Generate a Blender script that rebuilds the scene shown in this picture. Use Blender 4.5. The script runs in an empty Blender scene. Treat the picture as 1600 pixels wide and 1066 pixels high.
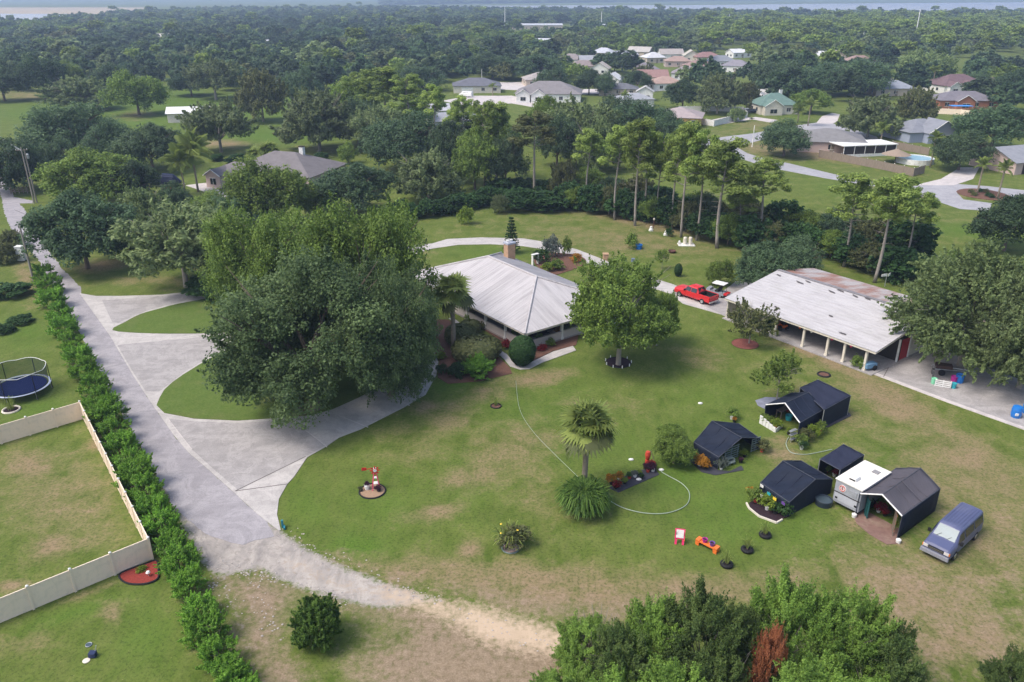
import bpy, math, random
import numpy as np
from mathutils import Vector, Matrix
from mathutils.geometry import tessellate_polygon

# ------------------------------------------------------------------ camera, world, sun, exposure
sc = bpy.context.scene
COL = sc.collection
CAM_H = 37.0
PITCH = math.radians(23.6)
cam_data = bpy.data.cameras.new('camera')
cam_data.sensor_width = 36.0
cam_data.lens = 28.0
cam_data.clip_start = 0.5
cam_data.clip_end = 40000
cam = bpy.data.objects.new('camera', cam_data)
COL.objects.link(cam)
cam.location = (0, 0, CAM_H)
cam.rotation_euler = (math.pi / 2 - PITCH, 0, 0)
sc.camera = cam

SUN_EL, SUN_AZ = math.radians(56), math.radians(-112)      # azimuth from +Y towards +X
world = bpy.data.worlds.new('World')
sc.world = world
world.use_nodes = True
wn = world.node_tree
bg = wn.nodes['Background']
sky = wn.nodes.new('ShaderNodeTexSky')
sky.sky_type = 'NISHITA'
sky.sun_disc = False
sky.sun_elevation = SUN_EL
sky.sun_rotation = SUN_AZ
sky.dust_density = 3.5
sky.air_density = 1.0
sky.ozone_density = 0.7
wn.links.new(sky.outputs[0], bg.inputs[0])
bg.inputs[1].default_value = 0.15
sd = bpy.data.lights.new('sun', 'SUN')
sd.energy = 1.5
sd.angle = math.radians(22)
sd.color = (1.0, 0.965, 0.91)
sun = bpy.data.objects.new('sun', sd)
COL.objects.link(sun)
_d = Vector((math.sin(SUN_AZ) * math.cos(SUN_EL), math.cos(SUN_AZ) * math.cos(SUN_EL), math.sin(SUN_EL)))
sun.rotation_euler = _d.to_track_quat('Z', 'Y').to_euler()
sc.view_settings.view_transform = 'Standard'
sc.view_settings.look = 'None'
sc.view_settings.exposure = 0.80
sc.view_settings.gamma = 1.0
sc.view_settings.use_curve_mapping = False
HAZE = 0.00029

random.seed(7)
ORD = ['first', 'second', 'third', 'fourth', 'fifth', 'sixth', 'seventh', 'eighth', 'ninth', 'tenth', 'eleventh', 'twelfth', 'thirteenth', 'fourteenth', 'fifteenth', 'sixteenth', 'seventeenth', 'eighteenth', 'nineteenth', 'twentieth']
ORD += ['twenty-' + o for o in ORD[:9]] + ['thirtieth'] + ['thirty-' + o for o in ORD[:9]]
RNG = np.random.default_rng(11)
U = random.uniform
F_, CP, SP = 1244.0, math.cos(PITCH), math.sin(PITCH)

def G(x, y, z=0.0):
    """survey point: photograph coordinate (1600 wide) at height z -> metres"""
    dv = F_ * SP + (y - 533) * CP
    dh = F_ * CP - (y - 533) * SP
    k = (CAM_H - z) / dv
    return Vector(((x - 800) * k, dh * k, z))

def PX(X, Y, Z=0.0):
    d = Y * CP + (CAM_H - Z) * SP
    u = -Y * SP + (CAM_H - Z) * CP
    return 800 + F_ * X / d, 533 + F_ * u / d

def scale_at(p):
    return F_ / (p[1] * CP + (CAM_H - p[2]) * SP)       # photo pixels per metre

# ------------------------------------------------------------------ materials
MATS = {}

class NT:
    def __init__(self, name):
        self.m = bpy.data.materials.new(name)
        self.m.use_nodes = True
        self.t = self.m.node_tree
        self.t.nodes.clear()
        self.out = self.t.nodes.new('ShaderNodeOutputMaterial')
    def put(self, sock, v):
        if isinstance(v, bpy.types.NodeSocket):
            self.t.links.new(v, sock)
        elif v is not None:
            if isinstance(v, (tuple, list)) and len(v) == 3 and sock.type == 'RGBA':
                v = (*v, 1.0)
            sock.default_value = v
    def n(self, ty, ins=None, out=0, **props):
        nd = self.t.nodes.new(ty)
        for k, v in props.items():
            setattr(nd, k, v)
        for k, v in (ins or {}).items():
            self.put(nd.inputs[k], v)
        return nd.outputs[out]
    def noise(self, vec, scale, detail=3, rough=0.55, dist=0.0, out=0):
        return self.n('ShaderNodeTexNoise', {'Vector': vec, 'Scale': scale, 'Detail': detail, 'Roughness': rough, 'Distortion': dist}, out)
    def ramp(self, fac, stops):
        nd = self.t.nodes.new('ShaderNodeValToRGB')
        self.put(nd.inputs[0], fac)
        cr = nd.color_ramp
        while len(cr.elements) > 1:
            cr.elements.remove(cr.elements[-1])
        for i, (p, c) in enumerate(stops):
            e = cr.elements[0] if i == 0 else cr.elements.new(p)
            e.position = p
            e.color = (*c, 1) if isinstance(c, (tuple, list)) else (c, c, c, 1)
        return nd.outputs[0]
    def mix(self, f, a, b, mode='MIX'):
        nd = self.t.nodes.new('ShaderNodeMix')
        nd.data_type = 'RGBA'
        nd.blend_type = mode
        self.put(nd.inputs[0], f); self.put(nd.inputs[6], a); self.put(nd.inputs[7], b)
        return nd.outputs[2]
    def math(self, op, a, b=None, clamp=False):
        nd = self.t.nodes.new('ShaderNodeMath')
        nd.operation = op; nd.use_clamp = clamp
        self.put(nd.inputs[0], a)
        if b is not None: self.put(nd.inputs[1], b)
        return nd.outputs[0]
    def attr(self, name, out=2):
        return self.n('ShaderNodeAttribute', out=out, attribute_name=name)
    def coord(self, kind='Object'):
        nd = self.t.nodes.new('ShaderNodeTexCoord')
        return nd.outputs[kind]
    def mapv(self, vec, scale=(1, 1, 1), rot=(0, 0, 0)):
        return self.n('ShaderNodeMapping', {'Vector': vec, 'Scale': scale, 'Rotation': rot})
    def pos(self):
        return self.n('ShaderNodeNewGeometry', out=0)
    def principled(self, col, rough=0.7, spec=0.3, metal=0.0, bump=None, bs=0.3, bd=0.02, **kw):
        ins = {'Base Color': col, 'Roughness': rough, 'Specular IOR Level': spec, 'Metallic': metal}
        if bump is not None:
            ins['Normal'] = self.n('ShaderNodeBump', {'Strength': bs, 'Distance': bd, 'Height': bump})
        ins.update(kw)
        b = self.n('ShaderNodeBsdfPrincipled', ins)
        self.t.links.new(b, self.out.inputs[0])
        return b

def simple(name, col, rough=0.6, spec=0.3, metal=0.0, var=0.12, ns=6.0, bs=0.15, dirt=None, stretch=(1, 1, 1)):
    if name in MATS:
        return MATS[name]
    t = NT(name)
    v = t.mapv(t.coord('Object'), stretch)
    n1 = t.noise(v, ns, 4)
    c = t.mix(n1, tuple(x * (1 - var) for x in col), tuple(min(1, x * (1 + var)) for x in col))
    if dirt:
        n2 = t.noise(v, ns * 0.35, 5, 0.65)
        c = t.mix(t.ramp(n2, [(0.48, 0), (0.7, dirt[1])]), c, dirt[0])
    t.principled(c, rough, spec, metal, bump=t.noise(v, ns * 4, 3), bs=bs)
    MATS[name] = t.m
    return t.m

def leafmat(name, lo, hi, warm=None, rnd=0.30, trans=0.42):
    t = NT(name)
    a = t.attr('tint')
    r = t.n('ShaderNodeObjectInfo', out=5)
    c = t.mix(a, lo, hi)
    if warm:
        c = t.mix(t.math('MULTIPLY', r, warm[1]), c, warm[0])
    # whole-plant brightness differs from plant to plant
    k = t.n('ShaderNodeMapRange', {'Value': t.math('FRACT', t.math('MULTIPLY', r, 7.31)), 'To Min': 1 - rnd, 'To Max': 1 + rnd})
    c = t.n('ShaderNodeVectorMath', {0: c, 'Scale': k}, operation='SCALE')
    d = t.n('ShaderNodeBsdfPrincipled', {'Base Color': c, 'Roughness': 0.62, 'Specular IOR Level': 0.22})
    tr = t.n('ShaderNodeBsdfTranslucent', {'Color': c})
    mx = t.n('ShaderNodeMixShader', {0: trans, 1: d, 2: tr})
    t.t.links.new(mx, t.out.inputs[0])
    MATS[name] = t.m
    return t.m

LM = {
 'oak':   leafmat('oak_leaves', (0.031, 0.066, 0.033), (0.134, 0.218, 0.098), ((.07, .07, .035), .35)),
 'liveoak': leafmat('live_oak_leaves', (0.038, 0.073, 0.03), (0.175, 0.246, 0.093), None, .08),
 'bush2': leafmat('darker_bush_leaves', (.038, .080, .022), (.160, .225, .062), None, .1),
 'green': leafmat('green_leaves', (0.055, 0.106, 0.02), (0.26, 0.371, 0.074), ((.13, .13, .03), .2), .18),
 'moss':  leafmat('mossy_oak_leaves', (0.089, 0.136, 0.051), (0.316, 0.408, 0.157), ((.12, .11, .08), .35), .2),
 'pine':  leafmat('pine_needles', (0.094, 0.163, 0.035), (0.374, 0.483, 0.116), ((.12, .12, .03), .3), .2),
 'brown': leafmat('brown_leaves', (0.195, 0.078, 0.039), (0.468, 0.186, 0.088), None, .1),
 'olive': leafmat('olive_leaves', (0.081, 0.106, 0.039), (0.201, 0.212, 0.082), None, .2),
 'hedge': leafmat('hedge_leaves', (0.059, 0.159, 0.019), (0.271, 0.511, 0.063), ((.13, .19, .03), .3), .15),
 'darkhedge': leafmat('dark_hedge_leaves', (0.022, 0.059, 0.016), (0.061, 0.128, 0.035), None, .2),
 'lime':  leafmat('lime_leaves', (.09, .15, .012), (.24, .32, .04), None, .1),
 'palm':  leafmat('palm_leaves', (0.11, 0.168, 0.042), (0.314, 0.371, 0.095), None, .12),
 'fern':  leafmat('fern_leaves', (0.036, 0.087, 0.016), (0.152, 0.252, 0.048), None, .1),
 'grey':  leafmat('silver_leaves', (.085, .105, .09), (.20, .23, .19), None, .1),
 'orange': leafmat('orange_leaves', (.22, .10, .01), (.55, .27, .03), None, .1),
 'red':   leafmat('red_leaves', (.12, .012, .015), (.35, .03, .03), None, .1),
 'purple': leafmat('purple_leaves', (.030, .010, .022), (.09, .03, .06), None, .1),
 'bush':  leafmat('tea_bush_leaves', (0.059, 0.141, 0.022), (0.296, 0.473, 0.086), ((.15, .17, .05), .3), .12),
}
bark = simple('bark', (.15, .115, .09), .9, .1, ns=5, var=.35, bs=.6, stretch=(1, 1, .3))
greybark = simple('grey_bark', (.27, .24, .21), .9, .1, ns=5, var=.3, bs=.6, stretch=(1, 1, .25))
palmbark = simple('palm_bark', (.26, .215, .165), .9, .1, ns=6, var=.3, bs=.8, stretch=(.4, .4, 3))
white = simple('white_paint', (.72, .71, .68), .5, .3, var=.06, dirt=((.35, .32, .28), .5))
cream = simple('cream_paint', (.62, .57, .48), .6, .3, var=.06, dirt=((.35, .30, .24), .4))
vinyl = simple('beige_vinyl', (.80, .655, .51), .45, .35, var=.04, dirt=((.42, .38, .30), .3))
shade = simple('black_shade_cloth', (.011, .016, .031), .72, .22, var=.45, ns=1.3, bs=1.0, stretch=(1, 2.2, 1))
greyshade = simple('grey_shade_cloth', (.085, .079, .092), .85, .12, var=.2, ns=2, bs=.6, stretch=(6, .6, 1))
steel = simple('galvanised_steel', (.42, .43, .44), .4, .5, .6, var=.15)
black = simple('black_rubber', (.014, .014, .015), .75, .3)
darkglass = simple('dark_glass', (.015, .02, .025), .08, .6, var=.1)
winglass = simple('blue_window_glass', (.045, .095, .12), .28, .45, var=.3, ns=1.5)
chrome = simple('chrome', (.55, .56, .58), .2, .5, .9)
redp = simple('red_paint', (.55, .025, .03), .22, .5, var=.08)
bluegrey = simple('blue_grey_van_paint', (.080, .092, .175), .36, .45, var=.12, dirt=((.22, .22, .28), .35), ns=1.6)
wood = simple('weathered_wood', (.23, .185, .145), .85, .15, var=.3, stretch=(1, 1, .2))
mulch = simple('red_mulch', (.24, .045, .035), .95, .1, var=.5, ns=9, bs=1)
brownmulch = simple('brown_mulch', (.14, .075, .055), .95, .1, var=.5, ns=9, bs=1)
darkmulch = simple('dark_mulch', (.035, .022, .028), .95, .1, var=.5, ns=9, bs=1)
weedmat = simple('weed_fabric', (.05, .05, .062), .8, .2, var=.3, ns=2)
brick_m = simple('tan_brick', (.42, .27, .17), .85, .2, var=.3, ns=8, dirt=((.2, .14, .1), .5))
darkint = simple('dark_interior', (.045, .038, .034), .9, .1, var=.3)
blueplastic = simple('blue_plastic', (.015, .16, .50), .4, .4, var=.1)
pink = simple('pink_plastic', (.72, .04, .15), .4, .4)
orange = simple('orange_plastic', (.75, .17, .03), .45, .4)
teal = simple('teal_plastic', (.03, .32, .38), .45, .4)
mint = simple('mint_plastic', (.20, .55, .34), .45, .4)
magenta = simple('magenta_plastic', (.38, .02, .22), .45, .4)
violet = simple('violet_plastic', (.13, .06, .26), .45, .4)
yellow = simple('yellow_plastic', (.75, .52, .05), .45, .4)
redclay = simple('red_clay', (.45, .055, .03), .6, .3)
hosem = simple('pale_green_hose', (.30, .36, .28), .5, .4)
tileroofs = {}
def roofmat(col, name):
    gm = sum(col) / 3; col = tuple(gm * .4 + c * .6 for c in col)
    if name not in tileroofs:
        tileroofs[name] = simple(name, col, .85, .2, var=.2, ns=1.2, bs=.5, dirt=(tuple(c * .6 for c in col), .5))
    return tileroofs[name]

# ------------------------------------------------------------------ mesh builder
PM = {}      # matrices of things
class MB:
    def __init__(s):
        s.v = []; s.f = []; s.mi = []; s.cur = 0
    def add(s, vs, fs, M=None):
        b = len(s.v)
        for p in vs:
            p = Vector(p)
            s.v.append(M @ p if M is not None else p)
        for f in fs:
            s.f.append([b + i for i in f]); s.mi.append(s.cur)
        return s
    def box(s, c, d, rz=0.0, M=None, taper=1.0):
        x, y, z = d[0] / 2, d[1] / 2, d[2] / 2
        vs = []
        cr, sr = math.cos(rz), math.sin(rz)
        for dz in (-z, z):
            k = taper if dz > 0 else 1.0
            for dx, dy in ((-x, -y), (x, -y), (x, y), (-x, y)):
                dx *= k; dy *= k
                vs.append((c[0] + dx * cr - dy * sr, c[1] + dx * sr + dy * cr, c[2] + dz))
        return s.add(vs, [(3, 2, 1, 0), (4, 5, 6, 7), (0, 1, 5, 4), (1, 2, 6, 5), (2, 3, 7, 6), (3, 0, 4, 7)], M)
    def tube(s, pts, r, n=6, cap=True, M=None):
        pts = [Vector(p) for p in pts]
        rs = r if isinstance(r, (list, tuple)) else [r] * len(pts)
        vs = []; fs = []
        for i, p in enumerate(pts):
            a = pts[max(0, i - 1)]; b = pts[min(len(pts) - 1, i + 1)]
            d = (b - a).normalized() if (b - a).length > 1e-9 else Vector((0, 0, 1))
            up = Vector((0, 0, 1)) if abs(d.z) < .9 else Vector((1, 0, 0))
            e1 = d.cross(up).normalized(); e2 = d.cross(e1)
            for k in range(n):
                t = 2 * math.pi * k / n
                vs.append(p + e1 * (math.cos(t) * rs[i]) + e2 * (math.sin(t) * rs[i]))
        for i in range(len(pts) - 1):
            for k in range(n):
                k2 = (k + 1) % n
                fs.append((i * n + k, i * n + k2, (i + 1) * n + k2, (i + 1) * n + k))
        if cap:
            fs.append(tuple(range(n))[::-1]); fs.append(tuple((len(pts) - 1) * n + k for k in range(n)))
        return s.add(vs, fs, M)
    def lathe(s, c, prof, n=16, sx=1, sy=1, M=None):
        vs = []; fs = []
        for (r, z) in prof:
            for k in range(n):
                t = 2 * math.pi * k / n
                vs.append((c[0] + r * sx * math.cos(t), c[1] + r * sy * math.sin(t), c[2] + z))
        for i in range(len(prof) - 1):
            for k in range(n):
                k2 = (k + 1) % n
                fs.append((i * n + k, i * n + k2, (i + 1) * n + k2, (i + 1) * n + k))
        fs.append(tuple(range(n))[::-1]); fs.append(tuple((len(prof) - 1) * n + k for k in range(n)))
        return s.add(vs, fs, M)
    def torus(s, c, R, r, n=20, m=8, sz=1, M=None):
        vs = []; fs = []
        for i in range(n):
            a = 2 * math.pi * i / n
            for j in range(m):
                b = 2 * math.pi * j / m
                rr = R + r * math.cos(b)
                vs.append((c[0] + rr * math.cos(a), c[1] + rr * math.sin(a), c[2] + r * sz * math.sin(b)))
        for i in range(n):
            for j in range(m):
                i2, j2 = (i + 1) % n, (j + 1) % m
                fs.append((i * m + j, i2 * m + j, i2 * m + j2, i * m + j2))
        return s.add(vs, fs, M)
    def prism(s, pts, z0, z1, M=None):
        n = len(pts)
        a = sum(pts[i][0] * pts[(i + 1) % n][1] - pts[(i + 1) % n][0] * pts[i][1] for i in range(n))
        if a < 0: pts = list(pts)[::-1]
        vs = [(p[0], p[1], z0) for p in pts] + [(p[0], p[1], z1) for p in pts]
        tri = tessellate_polygon([[Vector((p[0], p[1], 0)) for p in pts]])
        fs = []
        for t in tri:
            q = [Vector((pts[i][0], pts[i][1], 0)) for i in t]
            if (q[1] - q[0]).cross(q[2] - q[0]).z < 0: t = t[::-1]
            fs.append(tuple(n + i for i in t)); fs.append(tuple(t[::-1]))
        for i in range(n):
            j = (i + 1) % n
            fs.append((i, j, n + j, n + i))
        return s.add(vs, fs, M)
    def slab(s, pts, th, M=None):
        """planar (or nearly) polygon pts with thickness th downward along its normal"""
        P = [Vector(p) for p in pts]
        nrm = Vector((0, 0, 0))
        for i in range(len(P)):
            nrm += (P[i] - P[0]).cross(P[(i + 1) % len(P)] - P[0])
        nrm.normalize()
        if nrm.z < 0:
            P = P[::-1]; nrm = -nrm
        n = len(P)
        return s.add(P + [p - nrm * th for p in P],
                     [tuple(range(n)), tuple(range(2 * n - 1, n - 1, -1))] + [(i, n + i, n + (i + 1) % n, (i + 1) % n) for i in range(n)], M)
    def build(s, name, mat, parent=None, world=False, smooth=False, kind=None, label=None):
        me = bpy.data.meshes.new(name)
        vs = s.v
        if parent is not None and world:
            Mi = PM[parent.name].inverted()
            vs = [Mi @ Vector(p) for p in vs]
        me.from_pydata([tuple(p) for p in vs], [], s.f)
        for m in (mat if isinstance(mat, (list, tuple)) else [mat]):
            me.materials.append(m)
        if isinstance(mat, (list, tuple)):
            me.polygons.foreach_set('material_index', s.mi)
        if smooth:
            me.polygons.foreach_set('use_smooth', [True] * len(me.polygons))
        me.update()
        o = bpy.data.objects.new(name, me)
        COL.objects.link(o)
        if parent is not None: 
            o.parent = parent
            PM[o.name] = PM[parent.name]
        else:
            PM[o.name] = Matrix.Identity(4)
        if kind: o['kind'] = kind
        if label: o['label'] = label
        return o

def tag(o, label, cat, group=None):
    o['label'] = label; o['category'] = cat
    if group: o['group'] = group
    return o

def thing(name, label, cat, loc=(0, 0, 0), rz=0.0, group=None):
    o = bpy.data.objects.new(name, None)
    COL.objects.link(o)
    o.empty_display_size = .3
    o.location = loc; o.rotation_euler = (0, 0, rz)
    PM[o.name] = Matrix.Translation(Vector(loc)) @ Matrix.Rotation(rz, 4, 'Z')
    return tag(o, label, cat, group)

def structure(o):
    o['kind'] = 'structure'
    return o

def inst(src, name, parent, loc=(0, 0, 0), rot=(0, 0, 0), scl=(1, 1, 1), label=None):
    """linked copy of a mesh object as a child"""
    o = src if src.parent is None and not src.get('used') else src.copy()
    if o is src: src['used'] = 1
    else:
        COL.objects.link(o)
        for k in ('label', 'category', 'group', 'kind'):
            if k in o: del o[k]
    o.name = name
    o.parent = parent
    o.location = loc; o.rotation_euler = rot; o.scale = scl
    if label: o['label'] = label
    return o

def meshob(me, name, parent, loc=(0, 0, 0), rot=(0, 0, 0), scl=(1, 1, 1)):
    o = bpy.data.objects.new(name, me)
    COL.objects.link(o)
    o.parent = parent
    o.location = loc; o.rotation_euler = rot; o.scale = scl
    return o

def clone(root, loc, rz=None, label=None, scl=None):
    r = root.copy(); COL.objects.link(r)
    r.location = loc
    if rz is not None: r.rotation_euler = (0, 0, rz)
    if scl: r.scale = scl
    if label: r['label'] = label
    PM[r.name] = Matrix.Translation(Vector(loc)) @ Matrix.Rotation(r.rotation_euler[2], 4, 'Z')
    for ch in list(root.children):
        c = ch.copy(); COL.objects.link(c); c.parent = r
        for g in list(ch.children):
            d = g.copy(); COL.objects.link(d); d.parent = c
    return r

def smoothline(pts, n=6, closed=False):
    P = [Vector((p[0], p[1])) for p in pts]
    out = []
    m = len(P)
    rng = range(m) if closed else range(m - 1)
    for i in rng:
        p0 = P[(i - 1) % m] if closed or i > 0 else P[i]
        p1 = P[i]; p2 = P[(i + 1) % m]
        p3 = P[(i + 2) % m] if closed or i + 2 < m else P[(i + 1) % m]
        for k in range(n):
            t = k / n
            out.append(.5 * ((2 * p1) + (-p0 + p2) * t + (2 * p0 - 5 * p1 + 4 * p2 - p3) * t * t + (-p0 + 3 * p1 - 3 * p2 + p3) * t ** 3))
    if not closed: out.append(P[-1])
    return [(p.x, p.y) for p in out]

def sheet(name, px, mat, z0=-.05, z1=.02, smooth=0, parent=None, world=False, ragged=0):
    if smooth: px = smoothline(px, smooth, True)
    pts = [G(x, y).to_2d() for x, y in px]
    if ragged:
        rj = random.Random(len(px)); out = []
        for i, a in enumerate(pts):
            b = pts[(i + 1) % len(pts)]; d = b - a; n = max(1, int(d.length / .7)); nr = Vector((-d.y, d.x)).normalized()
            for k in range(n):
                out.append(a + d * (k / n) + nr * rj.uniform(-ragged, ragged))
        pts = out
    return MB().prism(pts, z0, z1).build(name, mat, parent, world)
# ------------------------------------------------------------------ ground
def seg_dist(P, A, B):
    d = B - A
    t = np.clip(((P - A) @ d) / (d @ d + 1e-9), 0, 1)
    return np.hypot(*(P - (A + t[:, None] * d)).T)

def inpoly(P, poly):
    x, y = P[:, 0], P[:, 1]
    r = np.zeros(len(P), bool)
    n = len(poly)
    for i in range(n):
        x1, y1 = poly[i]; x2, y2 = poly[(i + 1) % n]
        c = ((y1 > y) != (y2 > y)) & (x < (x2 - x1) * (y - y1) / (y2 - y1 + 1e-12) + x1)
        r ^= c
    return r

def softpoly(P, pxpoly, soft):
    poly = np.array([G(x, y).to_2d()[:] for x, y in pxpoly])
    d = np.full(len(P), 1e9)
    for i in range(len(poly)):
        d = np.minimum(d, seg_dist(P, poly[i], poly[(i + 1) % len(poly)]))
    s = np.where(inpoly(P, poly), d, -d)
    return np.clip(s / soft * .5 + .5, 0, 1)

rows = [-400, -200, -80, -20, 5, 15]
y = 22.0
while y < 230:
    rows.append(y); y *= 1.009
while y < 16000:
    rows.append(y); y *= 1.09
rows = np.array(rows); NS = 230
sarr = np.linspace(-1, 1, NS)
Wd = np.sqrt(rows ** 2 + 625) * .95 + 25
GX = (sarr[None, :] * Wd[:, None]); GY = np.repeat(rows[:, None], NS, 1)
P2 = np.stack([GX.ravel(), GY.ravel()], 1)
PY = np.clip(P2[:, 1], 16, None)
dd = PY * CP + CAM_H * SP
pxx = 800 + F_ * P2[:, 0] / dd
pxy = 533 + F_ * (-PY * SP + CAM_H * CP) / dd
dry = np.zeros(len(P2)); dirt = np.zeros(len(P2)); sand = np.zeros(len(P2)); lush = np.zeros(len(P2)); grav = np.zeros(len(P2))
def ell(arr, lst):
    for cx, cy, rx, ry, st, ang in lst:
        a = math.radians(ang)
        dx, dy = pxx - cx, pxy - cy
        u = (dx * math.cos(a) + dy * math.sin(a)) / rx
        v = (-dx * math.sin(a) + dy * math.cos(a)) / ry
        arr[:] = np.maximum(arr, st * np.exp(-(u * u + v * v) * 1.1))
# worn, sun-dried patches of the lawns
ell(dry, [(1470, 760, 170, 60, .55, 40), (1500, 900, 160, 120, .5, 0), (1300, 640, 90, 22, .5, 25), (820, 905, 330, 34, .75, 4), (640, 700, 60, 60, .35, -40), (840, 760, 60, 90, .3, 0), (900, 640, 60, 30, .35, 0), (735, 745, 60, 28, .75, -15), (680, 800, 60, 18, .75, -10), (800, 700, 130, 55, .5, -20), (700, 650, 60, 30, .55, 0), (667, 637, 24, 12, .8, -20),
  (840, 590, 70, 16, .85, -8), (760, 610, 45, 10, .55, 0), (735, 860, 22, 16, 1, 0), (760, 620, 45, 12, .5, 0),
  (1290, 560, 150, 15, .85, 27), (1400, 630, 110, 32, .85, 30), (1520, 720, 140, 55, .75, 35), (1540, 850, 100, 90, .6, 60), (1430, 930, 150, 60, .7, 20),
  (1350, 900, 80, 40, .5, 0), (1500, 1000, 140, 60, .75, 0), (1180, 900, 220, 20, .45, 0), (1080, 920, 160, 28, .8, 0), (900, 930, 220, 26, .8, 5),
  (700, 900, 220, 24, .7, 8), (1220, 710, 40, 14, .8, 10), (1215, 690, 30, 10, .6, 0), (1385, 840, 60, 16, .8, 20), (1340, 820, 40, 14, .7, 0), (950, 640, 120, 30, .35, 0),
  (1100, 560, 60, 16, .4, 10), (990, 380, 200, 30, .45, 6), (1010, 350, 140, 12, .75, 12), (1120, 360, 120, 14, .8, 12), (650, 400, 50, 14, .3, 0),
  (45, 730, 45, 30, .8, 0), (80, 850, 40, 22, .85, -20), (150, 770, 50, 40, .5, 40), (100, 860, 110, 14, .5, -20), (15, 915, 30, 10, .9, -10), (165, 690, 40, 14, .9, -15),
  (90, 780, 120, 90, .5, 20), (40, 1000, 60, 30, .5, -20), (175, 960, 26, 20, .8, 60), (130, 930, 90, 8, .6, -20), (225, 440, 90, 10, .45, 0), (160, 415, 50, 10, .8, -8), (45, 440, 16, 40, .8, -20),
  (300, 150, 60, 12, .2, 0), (215, 178, 40, 6, .8, 0), (350, 225, 60, 8, .8, 0), (500, 230, 50, 8, .3, 0), (40, 150, 60, 8, .7, 0), (1270, 240, 120, 10, .8, 8), (1190, 200, 60, 8, .7, 0),
  (1450, 300, 120, 14, .5, 3), (20, 260, 20, 30, .5, 0), (1450, 350, 150, 25, .25, 8), (700, 560, 30, 12, .5, 0), (1180, 230, 60, 12, .7, 10)])
ell(lush, [(560, 850, 60, 30, .9, 0), (480, 790, 50, 40, .6, 60), (600, 790, 80, 60, .5, 0), (1150, 800, 110, 70, .7, 0), (830, 640, 160, 40, .5, 0), (960, 700, 120, 60, .4, 0), (730, 760, 60, 70, .35, 0), (300, 170, 320, 26, .8, 0), (1130, 700, 90, 60, .6, 0), (1060, 740, 70, 50, .8, 0), (880, 600, 110, 50, .35, 0), (260, 500, 70, 18, .9, 0),
  (340, 610, 90, 30, .55, 0), (440, 620, 60, 20, .8, 0), (710, 600, 45, 12, .9, -10), (60, 640, 60, 30, .7, 0), (40, 520, 50, 30, .7, 0), (230, 1000, 60, 60, .6, 0), (110, 960, 110, 16, .7, -18),
  (1240, 820, 60, 50, .6, 0), (1100, 620, 100, 30, .4, 0), (1380, 760, 20, 60, .6, 0), (1420, 800, 40, 50, .7, 0), (760, 395, 80, 16, .5, 0), (290, 155, 40, 16, 1, 0), (420, 210, 120, 16, .9, 0), (60, 175, 80, 14, .8, 0),
  (230, 195, 80, 10, .7, 0), (1230, 185, 30, 8, .9, 0), (1330, 300, 60, 12, .6, 10), (1500, 360, 120, 14, .7, 5)])
def mx(arr, v): arr[:] = np.maximum(arr, v)
# gravel lane tail, sandy turn-off, dirt track
mx(grav, .95 * softpoly(P2, [(225, 700), (252, 757), (280, 804), (300, 845), (324, 888), (345, 900), (405, 888), (440, 907), (490, 925), (540, 939), (566, 945), (600, 950), (640, 945), (690, 938), (665, 932), (640, 922), (597, 909), (540, 888), (473, 855), (439, 829), (405, 804), (368, 770), (324, 731), (297, 708)], 1.0))
mx(grav, .6 * softpoly(P2, [(330, 890), (352, 890), (372, 940), (398, 1000), (425, 1090), (408, 1090), (380, 1010), (352, 950)], 1.2))
mx(grav, .55 * softpoly(P2, [(375, 895), (392, 900), (412, 960), (440, 1000), (430, 1010), (398, 965)], .9))
mx(sand, softpoly(P2, [(712, 943), (745, 946), (790, 962), (851, 978), (890, 993), (900, 1012), (868, 1022), (820, 1015), (766, 1006), (735, 990), (712, 970)], 2.0))
mx(sand, .5 * softpoly(P2, [(440, 850), (540, 895), (600, 913), (700, 938), (900, 1000), (880, 1016), (740, 985), (640, 950), (520, 930), (430, 890)], 1.5))
mx(sand, .85 * softpoly(P2, [(600, 912), (665, 930), (715, 942), (735, 990), (700, 975), (650, 952), (590, 940)], 1.6))
mx(sand, .75 * softpoly(P2, [(560, 925), (600, 915), (670, 932), (720, 950), (715, 962), (660, 940), (600, 938)], 1.6))
mx(sand, .45 * softpoly(P2, [(870, 990), (960, 1010), (1010, 1040), (980, 1066), (900, 1030)], 2.5))
mx(dirt, .85 * softpoly(P2, [(540, 935), (620, 925), (740, 950), (900, 990), (1000, 1040), (1000, 1160), (560, 1160), (540, 1020), (600, 985)], 3))
mx(dirt, .85 * softpoly(P2, [(340, 900), (420, 890), (520, 930), (620, 950), (640, 990), (470, 930), (440, 1000), (520, 1100), (500, 1160), (430, 1160), (400, 1060)], 2))
mx(dirt, .7 * softpoly(P2, [(470, 850), (540, 880), (640, 905), (760, 915), (940, 935), (1060, 930), (1060, 950), (930, 985), (850, 975), (730, 940), (600, 905), (480, 870)], 2.0))
mx(dirt, .45 * softpoly(P2, [(1380, 800), (1470, 880), (1560, 820), (1640, 860), (1640, 1090), (1400, 1090), (1300, 930), (1330, 880)], 9))
mx(dirt, .55 * softpoly(P2, [(1440, 1090), (1480, 930), (1560, 880), (1640, 900), (1640, 1090)], 8))
dirt = np.where(grav > .5, dirt * .3, dirt)
# marsh shore far left and pale fields on the horizon
far = np.zeros(len(P2))
far = np.maximum(far, ((pxy < 25) & (pxy > 11) & (pxx < 230)).astype(float))
far = np.maximum(far, .45 * ((pxy < 17) & (pxx < 620)))
mx(sand, .62 * far)
lawnmask = np.ones(len(P2))

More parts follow.
